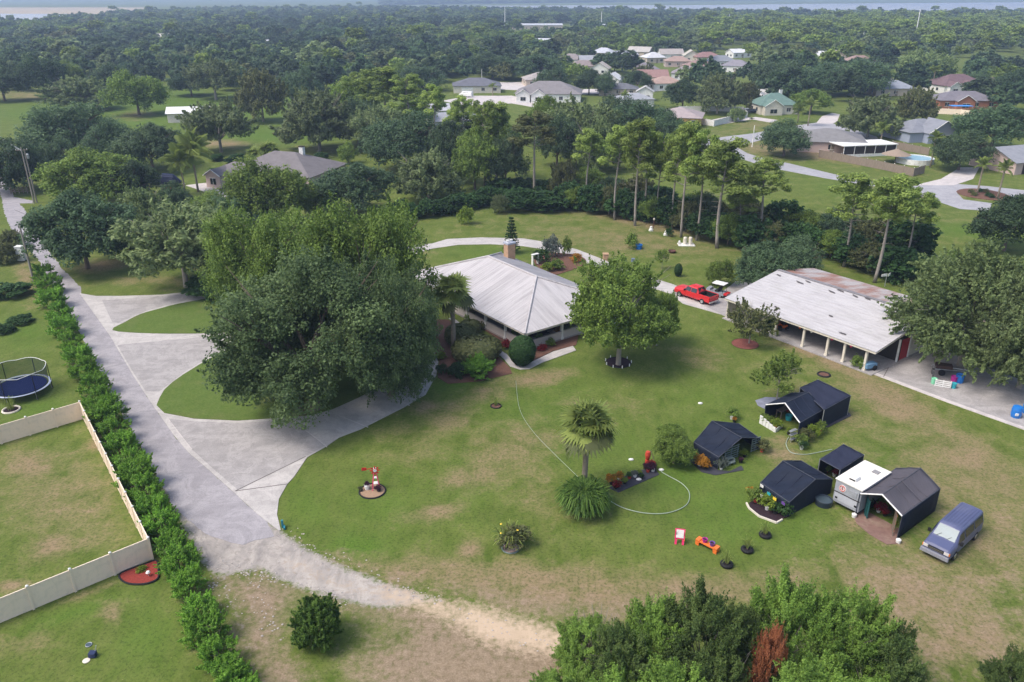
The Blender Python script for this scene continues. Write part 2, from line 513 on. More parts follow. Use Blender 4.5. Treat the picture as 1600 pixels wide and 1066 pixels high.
gme = bpy.data.meshes.new('ground')
R_, C_ = len(rows), NS
idx = np.arange(R_ * C_).reshape(R_, C_)
quads = np.stack([idx[:-1, :-1], idx[:-1, 1:], idx[1:, 1:], idx[1:, :-1]], -1).reshape(-1, 4)
V3 = np.zeros((R_ * C_, 3), np.float32); V3[:, :2] = P2
def fast_mesh(me, V, Q):
    nq = len(Q); k = Q.shape[1]
    me.vertices.add(len(V)); me.vertices.foreach_set('co', np.ascontiguousarray(V, np.float32).ravel())
    me.loops.add(nq * k); me.loops.foreach_set('vertex_index', Q.astype(np.int32).ravel())
    me.polygons.add(nq); me.polygons.foreach_set('loop_start', np.arange(0, nq * k, k, dtype=np.int32))
    me.update(calc_edges=True)
fast_mesh(gme, V3, quads)
for nm, a in (('dry', dry), ('dirt', dirt), ('sand', sand), ('lush', lush), ('gravel', grav)):
    at = gme.attributes.new(nm, 'FLOAT', 'POINT'); at.data.foreach_set('value', a.astype(np.float32))

t = NT('lawn_and_soil')
pos = t.pos()
n_big = t.noise(pos, .055, 5, .6)
n_mid = t.noise(pos, .38, 5, .62, .4)
n_sml = t.noise(pos, 2.2, 5, .7)
n_fin = t.noise(pos, 9.0, 4, .75)
n_str = t.noise(t.mapv(pos, (1, .35, 1), (0, 0, .6)), 1.1, 4, .65)
g1 = t.mix(t.ramp(n_mid, [(.3, 0), (.7, 1)]), (.060, .098, .014), (.138, .178, .038))
g1 = t.mix(t.ramp(n_str, [(.35, 0), (.7, .5)]), g1, (.180, .185, .060))
mow = t.n('ShaderNodeTexWave', {'Vector': t.mapv(pos, (1, 1, 1), (0, 0, .55)), 'Scale': .32, 'Distortion': 2.5, 'Detail': 2})
g1 = t.mix(t.math('MULTIPLY', mow, .22), g1, (.085, .125, .022))
g1 = t.mix(t.math('MULTIPLY', t.attr('lush'), t.ramp(n_mid, [(.3, .45), (.65, 1)])), g1, (.075, .150, .018))
dm = t.math('ADD', t.math('MULTIPLY', t.attr('dry'), 1.05), t.math('MULTIPLY', t.math('SUBTRACT', n_mid, .5), 1.5))
dm = t.math('ADD', dm, t.math('MULTIPLY', t.math('SUBTRACT', n_sml, .5), .9))
dm = t.math('ADD', dm, t.math('MULTIPLY', t.math('SUBTRACT', n_big, .5), .7))
dm = t.math('SUBTRACT', dm, t.math('ADD', .07, t.math('MULTIPLY', t.attr('lush'), .3)))
dryc = t.mix(n_sml, (.190, .132, .075), (.335, .245, .155))
c = t.mix(t.ramp(dm, [(.05, 0), (.35, .35), (.78, .9)]), g1, dryc)
# tufts and gaps between tufts, cut lines of the mower, scattered leaf litter
tuft = t.noise(pos, 4.5, 4, .75)
c = t.mix(t.ramp(tuft, [(.38, .55), (.52, 0)]), c, (.040, .060, .014))
c = t.mix(t.ramp(n_fin, [(.58, 0), (.74, .4)]), c, (.220, .225, .085))
weed = t.noise(pos, .85, 6, .75)
c = t.mix(t.ramp(weed, [(.60, 0), (.68, .55)]), c, (.075, .125, .020))
lit = t.n('ShaderNodeTexVoronoi', {'Vector': pos, 'Scale': 2.6, 'Randomness': 1.0})
c = t.mix(t.ramp(lit, [(.03, .7), (.07, 0)]), c, (.42, .33, .21))
di = t.math('ADD', t.attr('dirt'), t.math('MULTIPLY', t.math('SUBTRACT', n_sml, .5), 1.1))
dirtc = t.mix(t.ramp(t.math('ADD', t.math('MULTIPLY', n_fin, .5), t.math('MULTIPLY', n_sml, .5)), [(.38, 0), (.62, 1)]), (.165, .115, .078), (.330, .250, .180))
di = t.math('ADD', di, t.math('MULTIPLY', t.math('SUBTRACT', n_mid, .5), .9))
c = t.mix(t.ramp(di, [(.25, 0), (.8, .9)]), c, dirtc)
gi = t.math('ADD', t.attr('gravel'), t.math('MULTIPLY', t.math('SUBTRACT', n_sml, .5), .9))
gravc = t.mix(t.ramp(t.noise(t.mapv(pos, (1, .5, 1), (0, 0, -.9)), .6, 6, .7, .8), [(.35, 0), (.65, 1)]), (.255, .232, .220), (.44, .395, .355))
gravc = t.mix(t.ramp(n_sml, [(.5, 0), (.66, .6)]), gravc, (.20, .175, .16))
gravc = t.mix(t.ramp(n_fin, [(.55, 0), (.72, .45)]), gravc, (.16, .145, .14))
c = t.mix(t.ramp(gi, [(.38, 0), (.6, .95)]), c, gravc)
si = t.math('ADD', t.attr('sand'), t.math('MULTIPLY', t.math('SUBTRACT', n_sml, .5), .8))
sandc = t.mix(n_mid, (.40, .30, .205), (.58, .455, .33))
sandc = t.mix(t.ramp(n_fin, [(.6, 0), (.75, .4)]), sandc, (.25, .2, .15))
c = t.mix(t.ramp(si, [(.35, 0), (.7, .95)]), c, sandc)
t.principled(c, .95, .08, bump=t.math('ADD', n_fin, t.math('MULTIPLY', n_sml, 1.4)), bs=.55, bd=.06)
gme.materials.append(t.m)
ground = bpy.data.objects.new('ground', gme); COL.objects.link(ground); structure(ground)

# ---- paving materials
def paving(name, lo, hi, stain, crack=0.0, sc_=1.0):
    t = NT(name)
    pos = t.pos()
    a = t.noise(pos, .12 * sc_, 5, .65, .6)
    b = t.noise(pos, .9 * sc_, 5, .7, .3)
    f = t.noise(pos, 12, 3, .7)
    c = t.mix(a, lo, hi)
    c = t.mix(t.ramp(b, [(.42, 0), (.75, .75)]), c, stain)
    mott = t.noise(pos, .35 * sc_, 6, .72, 1.2)
    c = t.mix(t.ramp(mott, [(.47, 0), (.56, .55), (.62, .1)]), c, tuple(min(1, x * 1.18) for x in hi))
    ck = t.n('ShaderNodeTexVoronoi', {'Vector': t.n('ShaderNodeVectorMath', {0: pos, 1: t.noise(pos, .6, 4, .6, out=1)}, operation='ADD'), 'Scale': .22}, feature='DISTANCE_TO_EDGE')
    c = t.mix(t.ramp(ck, [(.003, .22), (.009, 0)]), c, (.14, .125, .125))
    w = t.noise(t.mapv(pos, (.25, 1.6, 1), (0, 0, 1.0)), .8, 4, .6)
    c = t.mix(t.ramp(w, [(.5, 0), (.72, .45)]), c, tuple(x * .72 for x in lo))
    c = t.mix(.25, c, t.ramp(f, [(.3, tuple(x * .6 for x in lo)), (.7, tuple(min(1, x * 1.35) for x in hi))]))
    t.principled(c, .9, .2, bump=f, bs=.35, bd=.01)
    return t.m
m_lane = paving('worn_asphalt_lane', (.235, .220, .232), (.350, .330, .338), (.180, .168, .178))
m_drive = paving('aged_concrete_drive', (.345, .325, .310), (.475, .445, .420), (.260, .243, .235))
m_drive2 = paving('dark_concrete_slab', (.262, .245, .240), (.372, .350, .338), (.190, .178, .175))
m_apron = paving('light_concrete', (.42, .385, .375), (.53, .485, .46), (.33, .30, .29))
m_road = paving('street_asphalt', (.27, .265, .28), (.35, .345, .36), (.22, .215, .23))
m_joint = simple('slab_joint', (.13, .115, .11), .9, .1)
m_grass2 = None
tt = NT('island_grass')
pos = tt.pos()
nn = tt.noise(pos, .5, 5, .65); n2 = tt.noise(pos, 7, 4, .7)
cc = tt.mix(nn, (.045, .098, .012), (.115, .175, .032))
cc = tt.mix(tt.ramp(tt.noise(pos, .22, 4, .6), [(.55, 0), (.75, .6)]), cc, (.19, .155, .085))
cc = tt.mix(tt.ramp(tt.noise(pos, 1.6, 5, .7), [(.4, 0), (.7, .5)]), cc, (.150, .175, .052))
cc = tt.mix(.45, cc, tt.ramp(n2, [(.3, (.03, .06, .01)), (.75, (.17, .21, .07))]))
tt.principled(cc, .95, .08, bump=n2, bs=.6, bd=.06)
m_grass2 = tt.m

def ss(o): return structure(o)
lane_l = [(-60, 290), (-30, 285), (0, 300), (8, 335), (22, 368), (50, 395), (61, 407), (81, 445), (101, 475), (125, 522), (149, 566), (169, 613), (189, 644), (209, 681), (225, 710), (252, 757), (276, 796)]
lane_r = [(412, 806), (405, 804), (368, 770), (324, 731), (297, 708), (274, 681), (243, 637), (209, 586), (174, 526), (152, 495), (128, 461), (125, 448), (101, 424), (78, 394), (51, 352), (42, 330), (30, 318), (52, 318), (52, 314), (22, 308), (15, 290), (8, 280), (-30, 262), (-60, 268)]
ss(sheet('lane', lane_l + [(292, 812), (330, 840), (380, 850), (430, 838)] + lane_r, m_lane, z1=.02, ragged=.14))
drive = [(126, 459), (150, 463), (189, 463), (253, 461), (290, 457), (320, 452), (380, 440), (460, 425), (540, 405), (600, 388), (675, 381), (699, 374), (750, 371.5), (817, 373), (854, 379), (901, 390), (945, 407), (990, 428), (1030, 438), (1049, 444),
         (1070, 452), (1110, 470), (1140, 480), (1140, 496), (1131, 493), (1067, 475), (1048, 460), (1010, 447), (950, 425), (895, 402), (850, 390), (817, 385), (766, 382), (716, 383), (675, 389), (640, 400), (615, 425), (604, 460), (610, 500), (640, 525),
         (675, 544), (685, 566), (682, 586), (665, 617), (631, 637), (564, 671), (530, 684), (510, 698), (480, 715), (460, 745), (449, 757), (436, 780), (433, 804), (439, 829),
         (405, 804), (368, 770), (324, 731), (297, 708), (274, 681), (243, 637), (209, 586), (174, 526), (152, 495)]
ss(sheet('driveway', drive, m_drive, z1=.045))
isl = ss(sheet('lawn_island', smoothline([(176, 516.5), (196, 504), (219, 492), (250, 483), (277, 476), (330, 466), (400, 452), (420, 470), (400, 500), (344, 519), (287, 522), (219, 521)], 3, True), m_grass2, z1=.085))
isl2 = ss(sheet('lawn_island', [(245, 634), (250, 622), (257, 610), (270, 598), (287, 586), (321, 565), (351, 549), (420, 515), (480, 480), (540, 470), (575, 500), (590, 540), (603, 570), (604, 590), (590, 607), (560, 622), (520, 640), (490, 649), (453, 653), (371, 658), (304, 655), (257, 646)], m_grass2, z1=.085))
# slabs cast in sections: darker panels and light joints between them
ss(sheet('driveway_slab', [(180, 540), (344, 525), (350, 545), (321, 562), (287, 583), (250, 612), (228, 612)], m_drive2, z1=.052))
ss(sheet('driveway_slab', [(262, 655), (304, 659), (371, 662), (452, 656), (509, 697), (478, 714), (372, 766), (330, 730), (297, 700)], m_drive2, z1=.052))
ss(sheet('driveway_slab', [(160, 470), (253, 463), (300, 460), (290, 470), (230, 486), (185, 505), (175, 503)], m_drive2, z1=.052))
def strip(name, pts, w, mat, z1, z0=-.04, px=True, parent=None):
    P = [G(*p).to_2d() if px else Vector(p[:2]) for p in pts]
    L = []; Rr = []
    for i, p in enumerate(P):
        d = (P[min(i + 1, len(P) - 1)] - P[max(0, i - 1)]).normalized()
        nrm = Vector((-d.y, d.x)) * w / 2
        L.append(p + nrm); Rr.append(p - nrm)
    return MB().prism([tuple(a) for a in L + Rr[::-1]], z0, z1).build(name, mat, parent)
ss(strip('concrete_kerb', [(126, 459), (152, 495), (174, 526), (209, 586), (243, 637), (274, 681), (297, 708), (324, 731), (368, 770), (405, 804), (438, 829)], .16, m_drive, .058))
for a, b in (((453, 653), (511, 699)), ((368, 768), (449, 757)), ((368, 768), (478, 714)), ((183, 540), (344, 522)), ((262, 654), (300, 703)), ((530, 650), (575, 668)), ((590, 612), (640, 634))):
    ss(strip('slab_joint', [a, b], .07, m_apron if a[0] != 368 else m_joint, .060))
ss(sheet('walkway', [(700, 497), (709, 504), (763, 541), (787, 561), (797, 573), (813, 578), (827, 577), (847, 567), (873, 558), (900, 548), (895, 541), (864, 550), (835, 564), (819, 571), (805, 570), (792, 554), (771, 542), (738, 520), (712, 500)], m_drive, z1=.05))
ss(sheet('garage_apron', [(1100, 478), (1131, 494), (1216, 527), (1258, 545), (1295, 560), (1325, 571), (1358, 581), (1482, 628), (1600, 670), (1700, 706), (1760, 660), (1600, 596), (1500, 558), (1400, 520), (1250, 450), (1150, 440)], m_drive2, z1=.05))
ss(strip('apron_edge', [(1358, 581), (1482, 628), (1600, 670), (1700, 706)], .55, m_apron, .058))
ss(strip('slab_joint', [(1380, 590), (1396, 560)], .08, m_joint, .058))
# planting beds
ss(sheet('planting_bed', [(452, 652), (462, 636), (475, 610), (492, 596), (500, 606), (486, 630), (478, 651)], brownmulch, z1=.1))
ss(sheet('planting_bed', [(678, 500), (700, 500), (763, 543), (797, 575), (800, 584), (750, 596), (700, 600), (684, 590), (687, 565), (676, 543), (650, 525)], brownmulch, z1=.06))
ss(sheet('planting_bed', [(712, 486), (740, 505), (775, 528), (805, 548), (819, 570), (836, 563), (864, 549), (900, 540), (905, 520), (880, 520), (820, 530), (750, 490), (720, 475)], brownmulch, z1=.07))
ss(sheet('planting_bed', smoothline([(838, 415), (860, 430), (885, 425), (912, 415), (914, 405), (895, 398), (860, 396), (835, 402)], 4, True), brownmulch, z1=.06))
# neighbourhood streets, driveways and lawns beyond
ss(sheet('street', [(1085, 226), (1097, 219), (1140, 213), (1175, 209), (1240, 197), (1275, 192), (1300, 193), (1345, 206), (1370, 214), (1375, 222), (1340, 214), (1290, 205), (1255, 203), (1182, 221), (1150, 230), (1168, 240), (1200, 250), (1230, 255), (1280, 267), (1330, 279), (1380, 287), (1428, 291), (1482, 287), (1540, 291), (1640, 302), (1700, 320), (1700, 345), (1620, 322), (1560, 300), (1510, 297), (1495, 302), (1505, 312), (1550, 318), (1545, 330), (1500, 327), (1440, 307), (1370, 292), (1290, 279), (1200, 262), (1150, 246), (1110, 236)], m_road, z1=.03))
for q in ([(1275, 193), (1284, 182), (1300, 177), (1312, 179), (1308, 190), (1300, 194)], [(1428, 290), (1470, 280), (1500, 262), (1530, 262), (1520, 280), (1490, 290)], [(690, 158), (735, 150), (800, 150), (830, 156), (900, 172), (880, 176), (800, 162), (730, 165)],
          [(770, 129), (840, 128), (900, 140), (1000, 138), (1090, 136), (1000, 146), (900, 148), (830, 142), (770, 140)], [(290, 290), (330, 285), (345, 300), (390, 310), (350, 325), (320, 300)], [(1100, 190), (1150, 180), (1180, 186), (1120, 196)], [(1180, 183), (1215, 188), (1205, 192), (1170, 186)]):
    ss(sheet('driveway', q, m_apron, z1=.04))
for q in ([(180, 20), (60, 20), (-60, 22), (-60, 46), (20, 42), (100, 35), (165, 30)],):
    pass
tw = NT('lake_water_sky_white')
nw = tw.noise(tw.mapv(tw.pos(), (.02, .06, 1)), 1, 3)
tw.principled(tw.mix(nw, (.80, .82, .83), (.90, .90, .90)), .08, 1.0)  # bright sky reflection is put into the near-white base colour of the water
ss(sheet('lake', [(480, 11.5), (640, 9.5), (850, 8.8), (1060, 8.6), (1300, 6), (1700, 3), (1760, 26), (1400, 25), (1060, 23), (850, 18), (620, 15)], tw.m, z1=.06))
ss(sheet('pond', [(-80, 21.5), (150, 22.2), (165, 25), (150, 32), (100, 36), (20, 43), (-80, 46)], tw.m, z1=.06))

# loose stones along the lane and the gravel tail
rs_ = random.Random(8)
stm = MB()
segs = [((225, 700), (252, 757)), ((252, 757), (280, 804)), ((280, 804), (324, 888)), ((324, 888), (370, 960)), ((380, 895), (440, 907)), ((440, 907), (560, 945)), ((440, 832), (480, 858)), ((480, 858), (600, 909)), ((600, 915), (700, 945)), ((720, 960), (860, 1010)), ((340, 880), (420, 900)), ((395, 900), (430, 1000))]
for (a, b) in segs:
    A, B = G(*a), G(*b)
    for k in range(46):
        p = A.lerp(B, rs_.random()) + Vector((rs_.gauss(0, .45), rs_.gauss(0, .45), 0))
        r_ = rs_.uniform(.025, .085)
        stm.lathe((p.x, p.y, 0), [(r_ * .8, 0), (r_, r_ * .35), (r_ * .5, r_ * .7)], 5, sy=rs_.uniform(.6, 1))
so = stm.build('loose_stones', [simple('pale_stone', (.40, .36, .33), .9, var=.4, ns=3)]); so['kind'] = 'stuff'
# ------------------------------------------------------------------ foliage
def rdir(n, rng, zmin=-1.0):
    z = rng.uniform(zmin, 1, n); a = rng.uniform(0, 2 * np.pi, n)
    r = np.sqrt(np.maximum(0, 1 - z * z))
    return np.stack([r * np.cos(a), r * np.sin(a), z], 1)

def leaf_mesh(name, cen, nrm, size, tint, mat, rng, asp=1.6, extra=None):
    """rhombic leaf sprays; extra = (V, Q, matindex list) appended trunk geometry"""
    n = len(cen)
    nrm = nrm / (np.linalg.norm(nrm, axis=1, keepdims=True) + 1e-9)
    h = rdir(n, rng)
    t1 = np.cross(nrm, h); t1 /= (np.linalg.norm(t1, axis=1, keepdims=True) + 1e-9)
    t2 = np.cross(nrm, t1)
    s = size[:, None]
    V = np.stack([cen + t1 * s * .5 * asp, cen + t2 * s * .5, cen - t1 * s * .5 * asp, cen - t2 * s * .5 + nrm * s * .12], 1).reshape(-1, 3)
    Q = np.arange(4 * n).reshape(n, 4)
    me = bpy.data.meshes.new(name)
    fast_mesh(me, V, Q)
    at = me.attributes.new('tint', 'FLOAT', 'POINT')
    at.data.foreach_set('value', np.repeat(tint, 4).astype(np.float32))
    me.materials.append(mat)
    return me

def crown_points(rng, R, z0, z1, nb, nleaf, lobe=.36, flat=1.0, gaps=.1, low=-.35, sub=16, shoots=None):
    """hierarchy of lobes -> sprays; returns centres, normals, tint"""
    cz = z0 + (z1 - z0) * .42; hz = (z1 - z0)
    d = rdir(nb, rng, low)
    rad = rng.uniform(.5, .82, nb)[:, None]
    bc = d * rad * np.array([R, R, 1.0])
    up = d[:, 2] * rad[:, 0]
    bc[:, 2] = cz + np.where(up > 0, up * (z1 - cz) * 1.0, up * (cz - z0) * 1.15)
    br = R * lobe * rng.uniform(.65, 1.2, nb)
    br = np.minimum(br, np.maximum(z1 - bc[:, 2], .12 * R) * 1.15 + .1 * R)
    nbt = rng.uniform(0, 1, nb)
    # second level
    ns = nb * sub
    par = np.repeat(np.arange(nb), sub)
    sdv = rdir(ns, rng, -.75)
    scn = bc[par] + sdv * (br[par] * rng.uniform(.45, 1.05, ns))[:, None] * np.array([1, 1, .85 * flat])
    sr = br[par] * rng.uniform(.16, .46, ns)
    st = np.clip(nbt[par] * .6 + rng.uniform(0, 1, ns) * .5, 0, 1)
    keep = rng.uniform(0, 1, ns) > gaps
    scn, sr, st = scn[keep], sr[keep], st[keep]
    w = sr ** 2; w = w / w.sum()
    k = rng.choice(len(sr), nleaf, p=w)
    ld = rdir(nleaf, rng, -.8)
    c = scn[k] + ld * (sr[k] * rng.uniform(.2, 1.25, nleaf) ** .7)[:, None]
    if shoots:
        fr, ln, up_, wd = shoots
        m_ = int(nleaf * fr); nsh = max(8, m_ // 26)
        j = rng.choice(len(sr), nsh, p=w)
        od = scn[j] - np.array([0, 0, cz * .8]); od /= (np.linalg.norm(od, axis=1, keepdims=True) + 1e-9)
        sdd = od * .8 + np.array([0, 0, up_]) + rdir(nsh, rng) * .35
        sdd /= np.linalg.norm(sdd, axis=1, keepdims=True)
        st0 = scn[j] + od * (sr[j] * .8)[:, None]
        q = rng.integers(0, nsh, m_); tt0 = rng.uniform(0, 1, m_)
        c[:m_] = st0[q] + sdd[q] * (ln * rng.uniform(.5, 1.2, nsh)[q] * tt0)[:, None] + rdir(m_, rng) * (wd * (1.1 - tt0))[:, None]
        k[:m_] = j[q]; ld[:m_] = rdir(m_, rng)
    c[:, 2] = np.maximum(c[:, 2], .03)
    nrm = ld * .7 + np.array([0, 0, .55]) + rdir(nleaf, rng) * .65
    tt_ = np.clip(st[k] * .65 + rng.uniform(0, .5, nleaf) - .05, 0, 1)
    return c, nrm, tt_, scn

def trunk_mb(rng, h, r, R, z0, z1, nl=7, lean=0.0):
    mb = MB()
    top = Vector((lean, 0, z0 + (z1 - z0) * .35))
    mb.tube([(0, 0, -.3), (0, 0, .15), (lean * .3, 0, top.z * .5), top], [r * 1.5, r * 1.1, r * .85, r * .6], 8)
    for i in range(nl):
        a = 2 * math.pi * i / nl + rng.uniform(-.4, .4)
        q = rng.uniform(.45, .8) * R
        e = Vector((math.cos(a) * q, math.sin(a) * q, z0 + (z1 - z0) * rng.uniform(.45, .85)))
        b = Vector((lean * .4, 0, top.z * rng.uniform(.55, 1)))
        m = (b + e) / 2 + Vector((0, 0, rng.uniform(.0, .12) * h))
        mb.tube([b, m, e], [r * .5, r * .3, r * .1], 5, cap=False)
        for j in range(3):
            e2 = e + Vector((rng.uniform(-1, 1), rng.uniform(-1, 1), rng.uniform(-.1, 1))) * R * .25
            mb.tube([m, (m + e2) / 2 + Vector((0, 0, .2)), e2], [r * .2, r * .12, r * .04], 4, cap=False)
    return mb

PROTO = {}
def proto(key, R, h, z0, nb, nleaf, leaf, mat, barkm=bark, tr=.35, seed=0, lobe=.36, flat=1.0, gaps=.1, low=-.5, asp=1.3, lean=0, sub=16, shoots=None):
    rng = np.random.default_rng(seed + 100)
    c, n, tint, _ = crown_points(rng, R, z0, h, nb, nleaf, lobe, flat, gaps, low, sub, shoots)
    rr_ = np.hypot(c[:, 0], c[:, 1]); c[:, :2] *= R / np.percentile(rr_, 98.5)
    zt_ = np.percentile(c[:, 2], 99.6); c[:, 2] = z0 * .5 + (c[:, 2] - z0 * .5) * (h - z0 * .5) / (zt_ - z0 * .5); c[:, 2] = np.maximum(c[:, 2], .02)
    c[:, 0] += lean
    me = leaf_mesh(key + '_crown', c, n, leaf * rng.uniform(.6, 1.35, nleaf), tint, LM[mat], rng, asp)
    tm = None
    if tr:
        o = trunk_mb(rng, h, tr, R, z0, h, lean=lean).build('trunk', barkm)
        tm = o.data; bpy.data.objects.remove(o)
        tm.polygons.foreach_set('use_smooth', [True] * len(tm.polygons))
    PROTO[key] = (me, tm, R, h)

def recol(key, src, mat):
    me = PROTO[src][0].copy(); me.materials[0] = LM[mat]
    PROTO[key] = (me,) + PROTO[src][1:]

# mid-distance trees
proto('oak1', 8, 11, .7, 40, 25000, .31, 'oak', seed=1)
proto('oak2', 8, 12, .5, 56, 25000, .31, 'oak', seed=2, lobe=.28)
proto('oak3', 8, 10, .8, 34, 24000, .31, 'oak', seed=3, lobe=.38, gaps=.15)
recol('green1', 'oak2', 'green'); recol('green2', 'oak1', 'green')
proto('moss1', 8, 11, .8, 60, 24000, .29, 'moss', greybark, seed=5, lobe=.25, gaps=.25, asp=2.4, shoots=(.4, 1.3, .3, .3))
proto('moss2', 8, 10, .5, 50, 24000, .29, 'moss', greybark, seed=6, lobe=.28, gaps=.25, asp=2.4, shoots=(.35, 1.2, .3, .3))
recol('olive1', 'moss2', 'olive'); recol('brown1', 'oak3', 'brown')
# near unique crowns
proto('big_oak', 10, 15, .6, 60, 125000, .20, 'liveoak', seed=21, lobe=.30, tr=.6, gaps=.15, low=-.7, sub=22, shoots=(.14, .9, .0, .3))
proto('big_green', 10, 14, .8, 58, 95000, .215, 'green', seed=22, lobe=.30, tr=.5, gaps=.18, sub=22, shoots=(.10, .7, .3, .3))
proto('pecan', 6.2, 10, .9, 60, 62000, .165, 'green', greybark, seed=23, lobe=.25, tr=.3, gaps=.22, low=-.6, sub=20, shoots=(.18, .7, .2, .22))
proto('feathery', 9, 12, .3, 90, 95000, .18, 'moss', greybark, seed=24, lobe=.23, tr=.4, gaps=.25, low=-.6, asp=2.2, sub=20, shoots=(.6, 1.6, -.1, .2))
proto('front1', 3, 6, .1, 36, 60000, .072, 'bush', greybark, seed=31, lobe=.27, tr=.1, gaps=.4, low=-.7, asp=2.0, sub=20, shoots=(.4, .7, .35, .2))
proto('front2', 3, 6, .1, 42, 60000, .072, 'bush', greybark, seed=32, lobe=.25, tr=.1, gaps=.4, low=-.7, asp=2.0, sub=20, shoots=(.4, .7, .35, .2))
proto('smalltree', 3, 5.5, 1.0, 30, 5500, .16, 'green', greybark, seed=33, lobe=.28, tr=.09, gaps=.35, shoots=(.5, .6, .4, .12))
proto('crepe', 3.2, 4.6, .9, 30, 7000, .16, 'olive', greybark, seed=34, lobe=.28, tr=.09, gaps=.3, shoots=(.5, .6, .5, .12))
# shrubs
proto('hedge1', 1.5, 2.6, 0, 34, 12500, .088, 'hedge', bark, seed=41, lobe=.3, tr=.06, gaps=.2, low=-.7, shoots=(.45, .45, .6, .1))
proto('hedge2', 1.5, 2.6, 0, 30, 12500, .088, 'hedge', bark, seed=42, lobe=.34, tr=.06, gaps=.25, low=-.7, shoots=(.45, .45, .6, .1))
proto('dhedge1', 1.8, 2.8, 0, 26, 3600, .22, 'darkhedge', bark, seed=43, lobe=.34, tr=0, low=-.7)
proto('dhedge2', 1.8, 2.8, 0, 30, 3600, .22, 'darkhedge', bark, seed=44, lobe=.34, tr=0, low=-.7)
proto('shrub', 1, 1.4, 0, 18, 1500, .11, 'green', bark, seed=45, lobe=.4, tr=0, low=-.6)
proto('fluffy', 1.6, 2.3, 0, 50, 20000, .075, 'fern', bark, seed=46, lobe=.22, tr=0, low=-.7, asp=3.2, shoots=(.7, .5, .6, .06))
for k_, m_ in (('lime', 'lime'), ('greys', 'grey'), ('oranges', 'orange'), ('reds', 'red'), ('purples', 'purple'), ('darks', 'darkhedge'), ('olives', 'olive')):
    recol('shrub_' + k_, 'shrub', m_)

def dense_ellipsoid(key, rx, h, nleaf, leaf, mat, seed, sq=2.0):
    rng = np.random.default_rng(seed)
    d = rdir(nleaf, rng)
    c = np.sign(d) * np.abs(d) ** (2 / sq)
    f = 1 - .10 * rng.uniform(0, 1, nleaf) ** 2 + .03 * np.sin(9 * d[:, 0]) * np.sin(8 * d[:, 2] + 4 * d[:, 1])
    c = c * f[:, None] * np.array([rx, rx, h / 2]); c[:, 2] += h / 2
    n = d + rdir(nleaf, rng) * .5
    me = leaf_mesh(key, c, n, leaf * rng.uniform(.7, 1.3, nleaf), rng.uniform(0, 1, nleaf), LM[mat], rng, 1.5)
    PROTO[key] = (me, None, rx, h)
dense_ellipsoid('topiary', 1.0, 2.6, 6000, .11, 'darkhedge', 51)
dense_ellipsoid('clipped', 1.0, 1.1, 5000, .10, 'darkhedge', 52, 2.6)
recol('clipped_olive', 'clipped', 'olive'); 

def pine_proto(key, seed, R=3.6, h=16, leaf=.20, nl=9000, c0=.55, mat='pine'):
    rng = np.random.default_rng(seed)
    mb = MB()
    lean = rng.uniform(-.8, .8)
    tp = [Vector((lean * (z / h) ** 2, .3 * math.sin(z * .3), z)) for z in np.linspace(-.2, h * .96, 9)]
    mb.tube(tp, [.26, .22, .2, .18, .16, .13, .10, .07, .03], 8)
    cen = []; nb = int(rng.integers(15, 21))
    for i in range(nb):
        f = c0 + (1 - c0) * ((i + .5) / nb)
        z = h * f
        a = i * 2.4 + rng.uniform(-.5, .5)
        q = R * rng.uniform(.45, 1.0) * (1.15 - .75 * max(0, (f - c0) / (1 - c0)) ** 1.5)
        b = Vector((lean * (z / h) ** 2, 0, z - .4))
        e = b + Vector((math.cos(a) * q, math.sin(a) * q, rng.uniform(.3, 1.4)))
        mb.tube([b, (b + e) / 2 + Vector((0, 0, -.15)), e], [.07, .05, .02], 4, cap=False)
        for j in range(3):
            cen.append((e + Vector((rng.uniform(-.9, .9), rng.uniform(-.9, .9), rng.uniform(-.3, .7))), rng.uniform(.55, 1.05)))
        cen.append(((b + e) / 2 + Vector((0, 0, .4)), rng.uniform(.4, .7)))
    for i in range(5):        # dead stubs
        z = h * rng.uniform(.3, c0); a = rng.uniform(0, 6.28)
        mb.tube([(0, 0, z), (math.cos(a) * 1.3, math.sin(a) * 1.3, z + .2)], [.04, .01], 4, cap=False)
    C_ = np.array([c[0][:] for c in cen]); S_ = np.array([c[1] for c in cen]); T_ = rng.uniform(0, 1, len(cen))
    k = rng.choice(len(S_), nl, p=S_ ** 2 / (S_ ** 2).sum())
    d = rdir(nl, rng)
    c = C_[k] + d * (S_[k] * rng.uniform(.2, 1.1, nl) ** .6)[:, None] * np.array([1, 1, .7])
    me = leaf_mesh(key + '_crown', c, d * .6 + np.array([0, 0, .5]) + rdir(nl, rng) * .6, leaf * rng.uniform(.6, 1.3, nl), np.clip(T_[k] * .6 + rng.uniform(0, .5, nl), 0, 1), LM[mat], rng, 2.2)
    o = mb.build('trunk', greybark); tm = o.data; bpy.data.objects.remove(o)
    tm.polygons.foreach_set('use_smooth', [True] * len(tm.polygons))
    PROTO[key] = (me, tm, R, h)
pine_proto('pine1', 61); pine_proto('pine2', 62, c0=.62); pine_proto('pine3', 63, c0=.5, R=4.0); pine_proto('pine4', 64, c0=.66, R=3.2)
recol('pineo', 'pine2', 'olive')

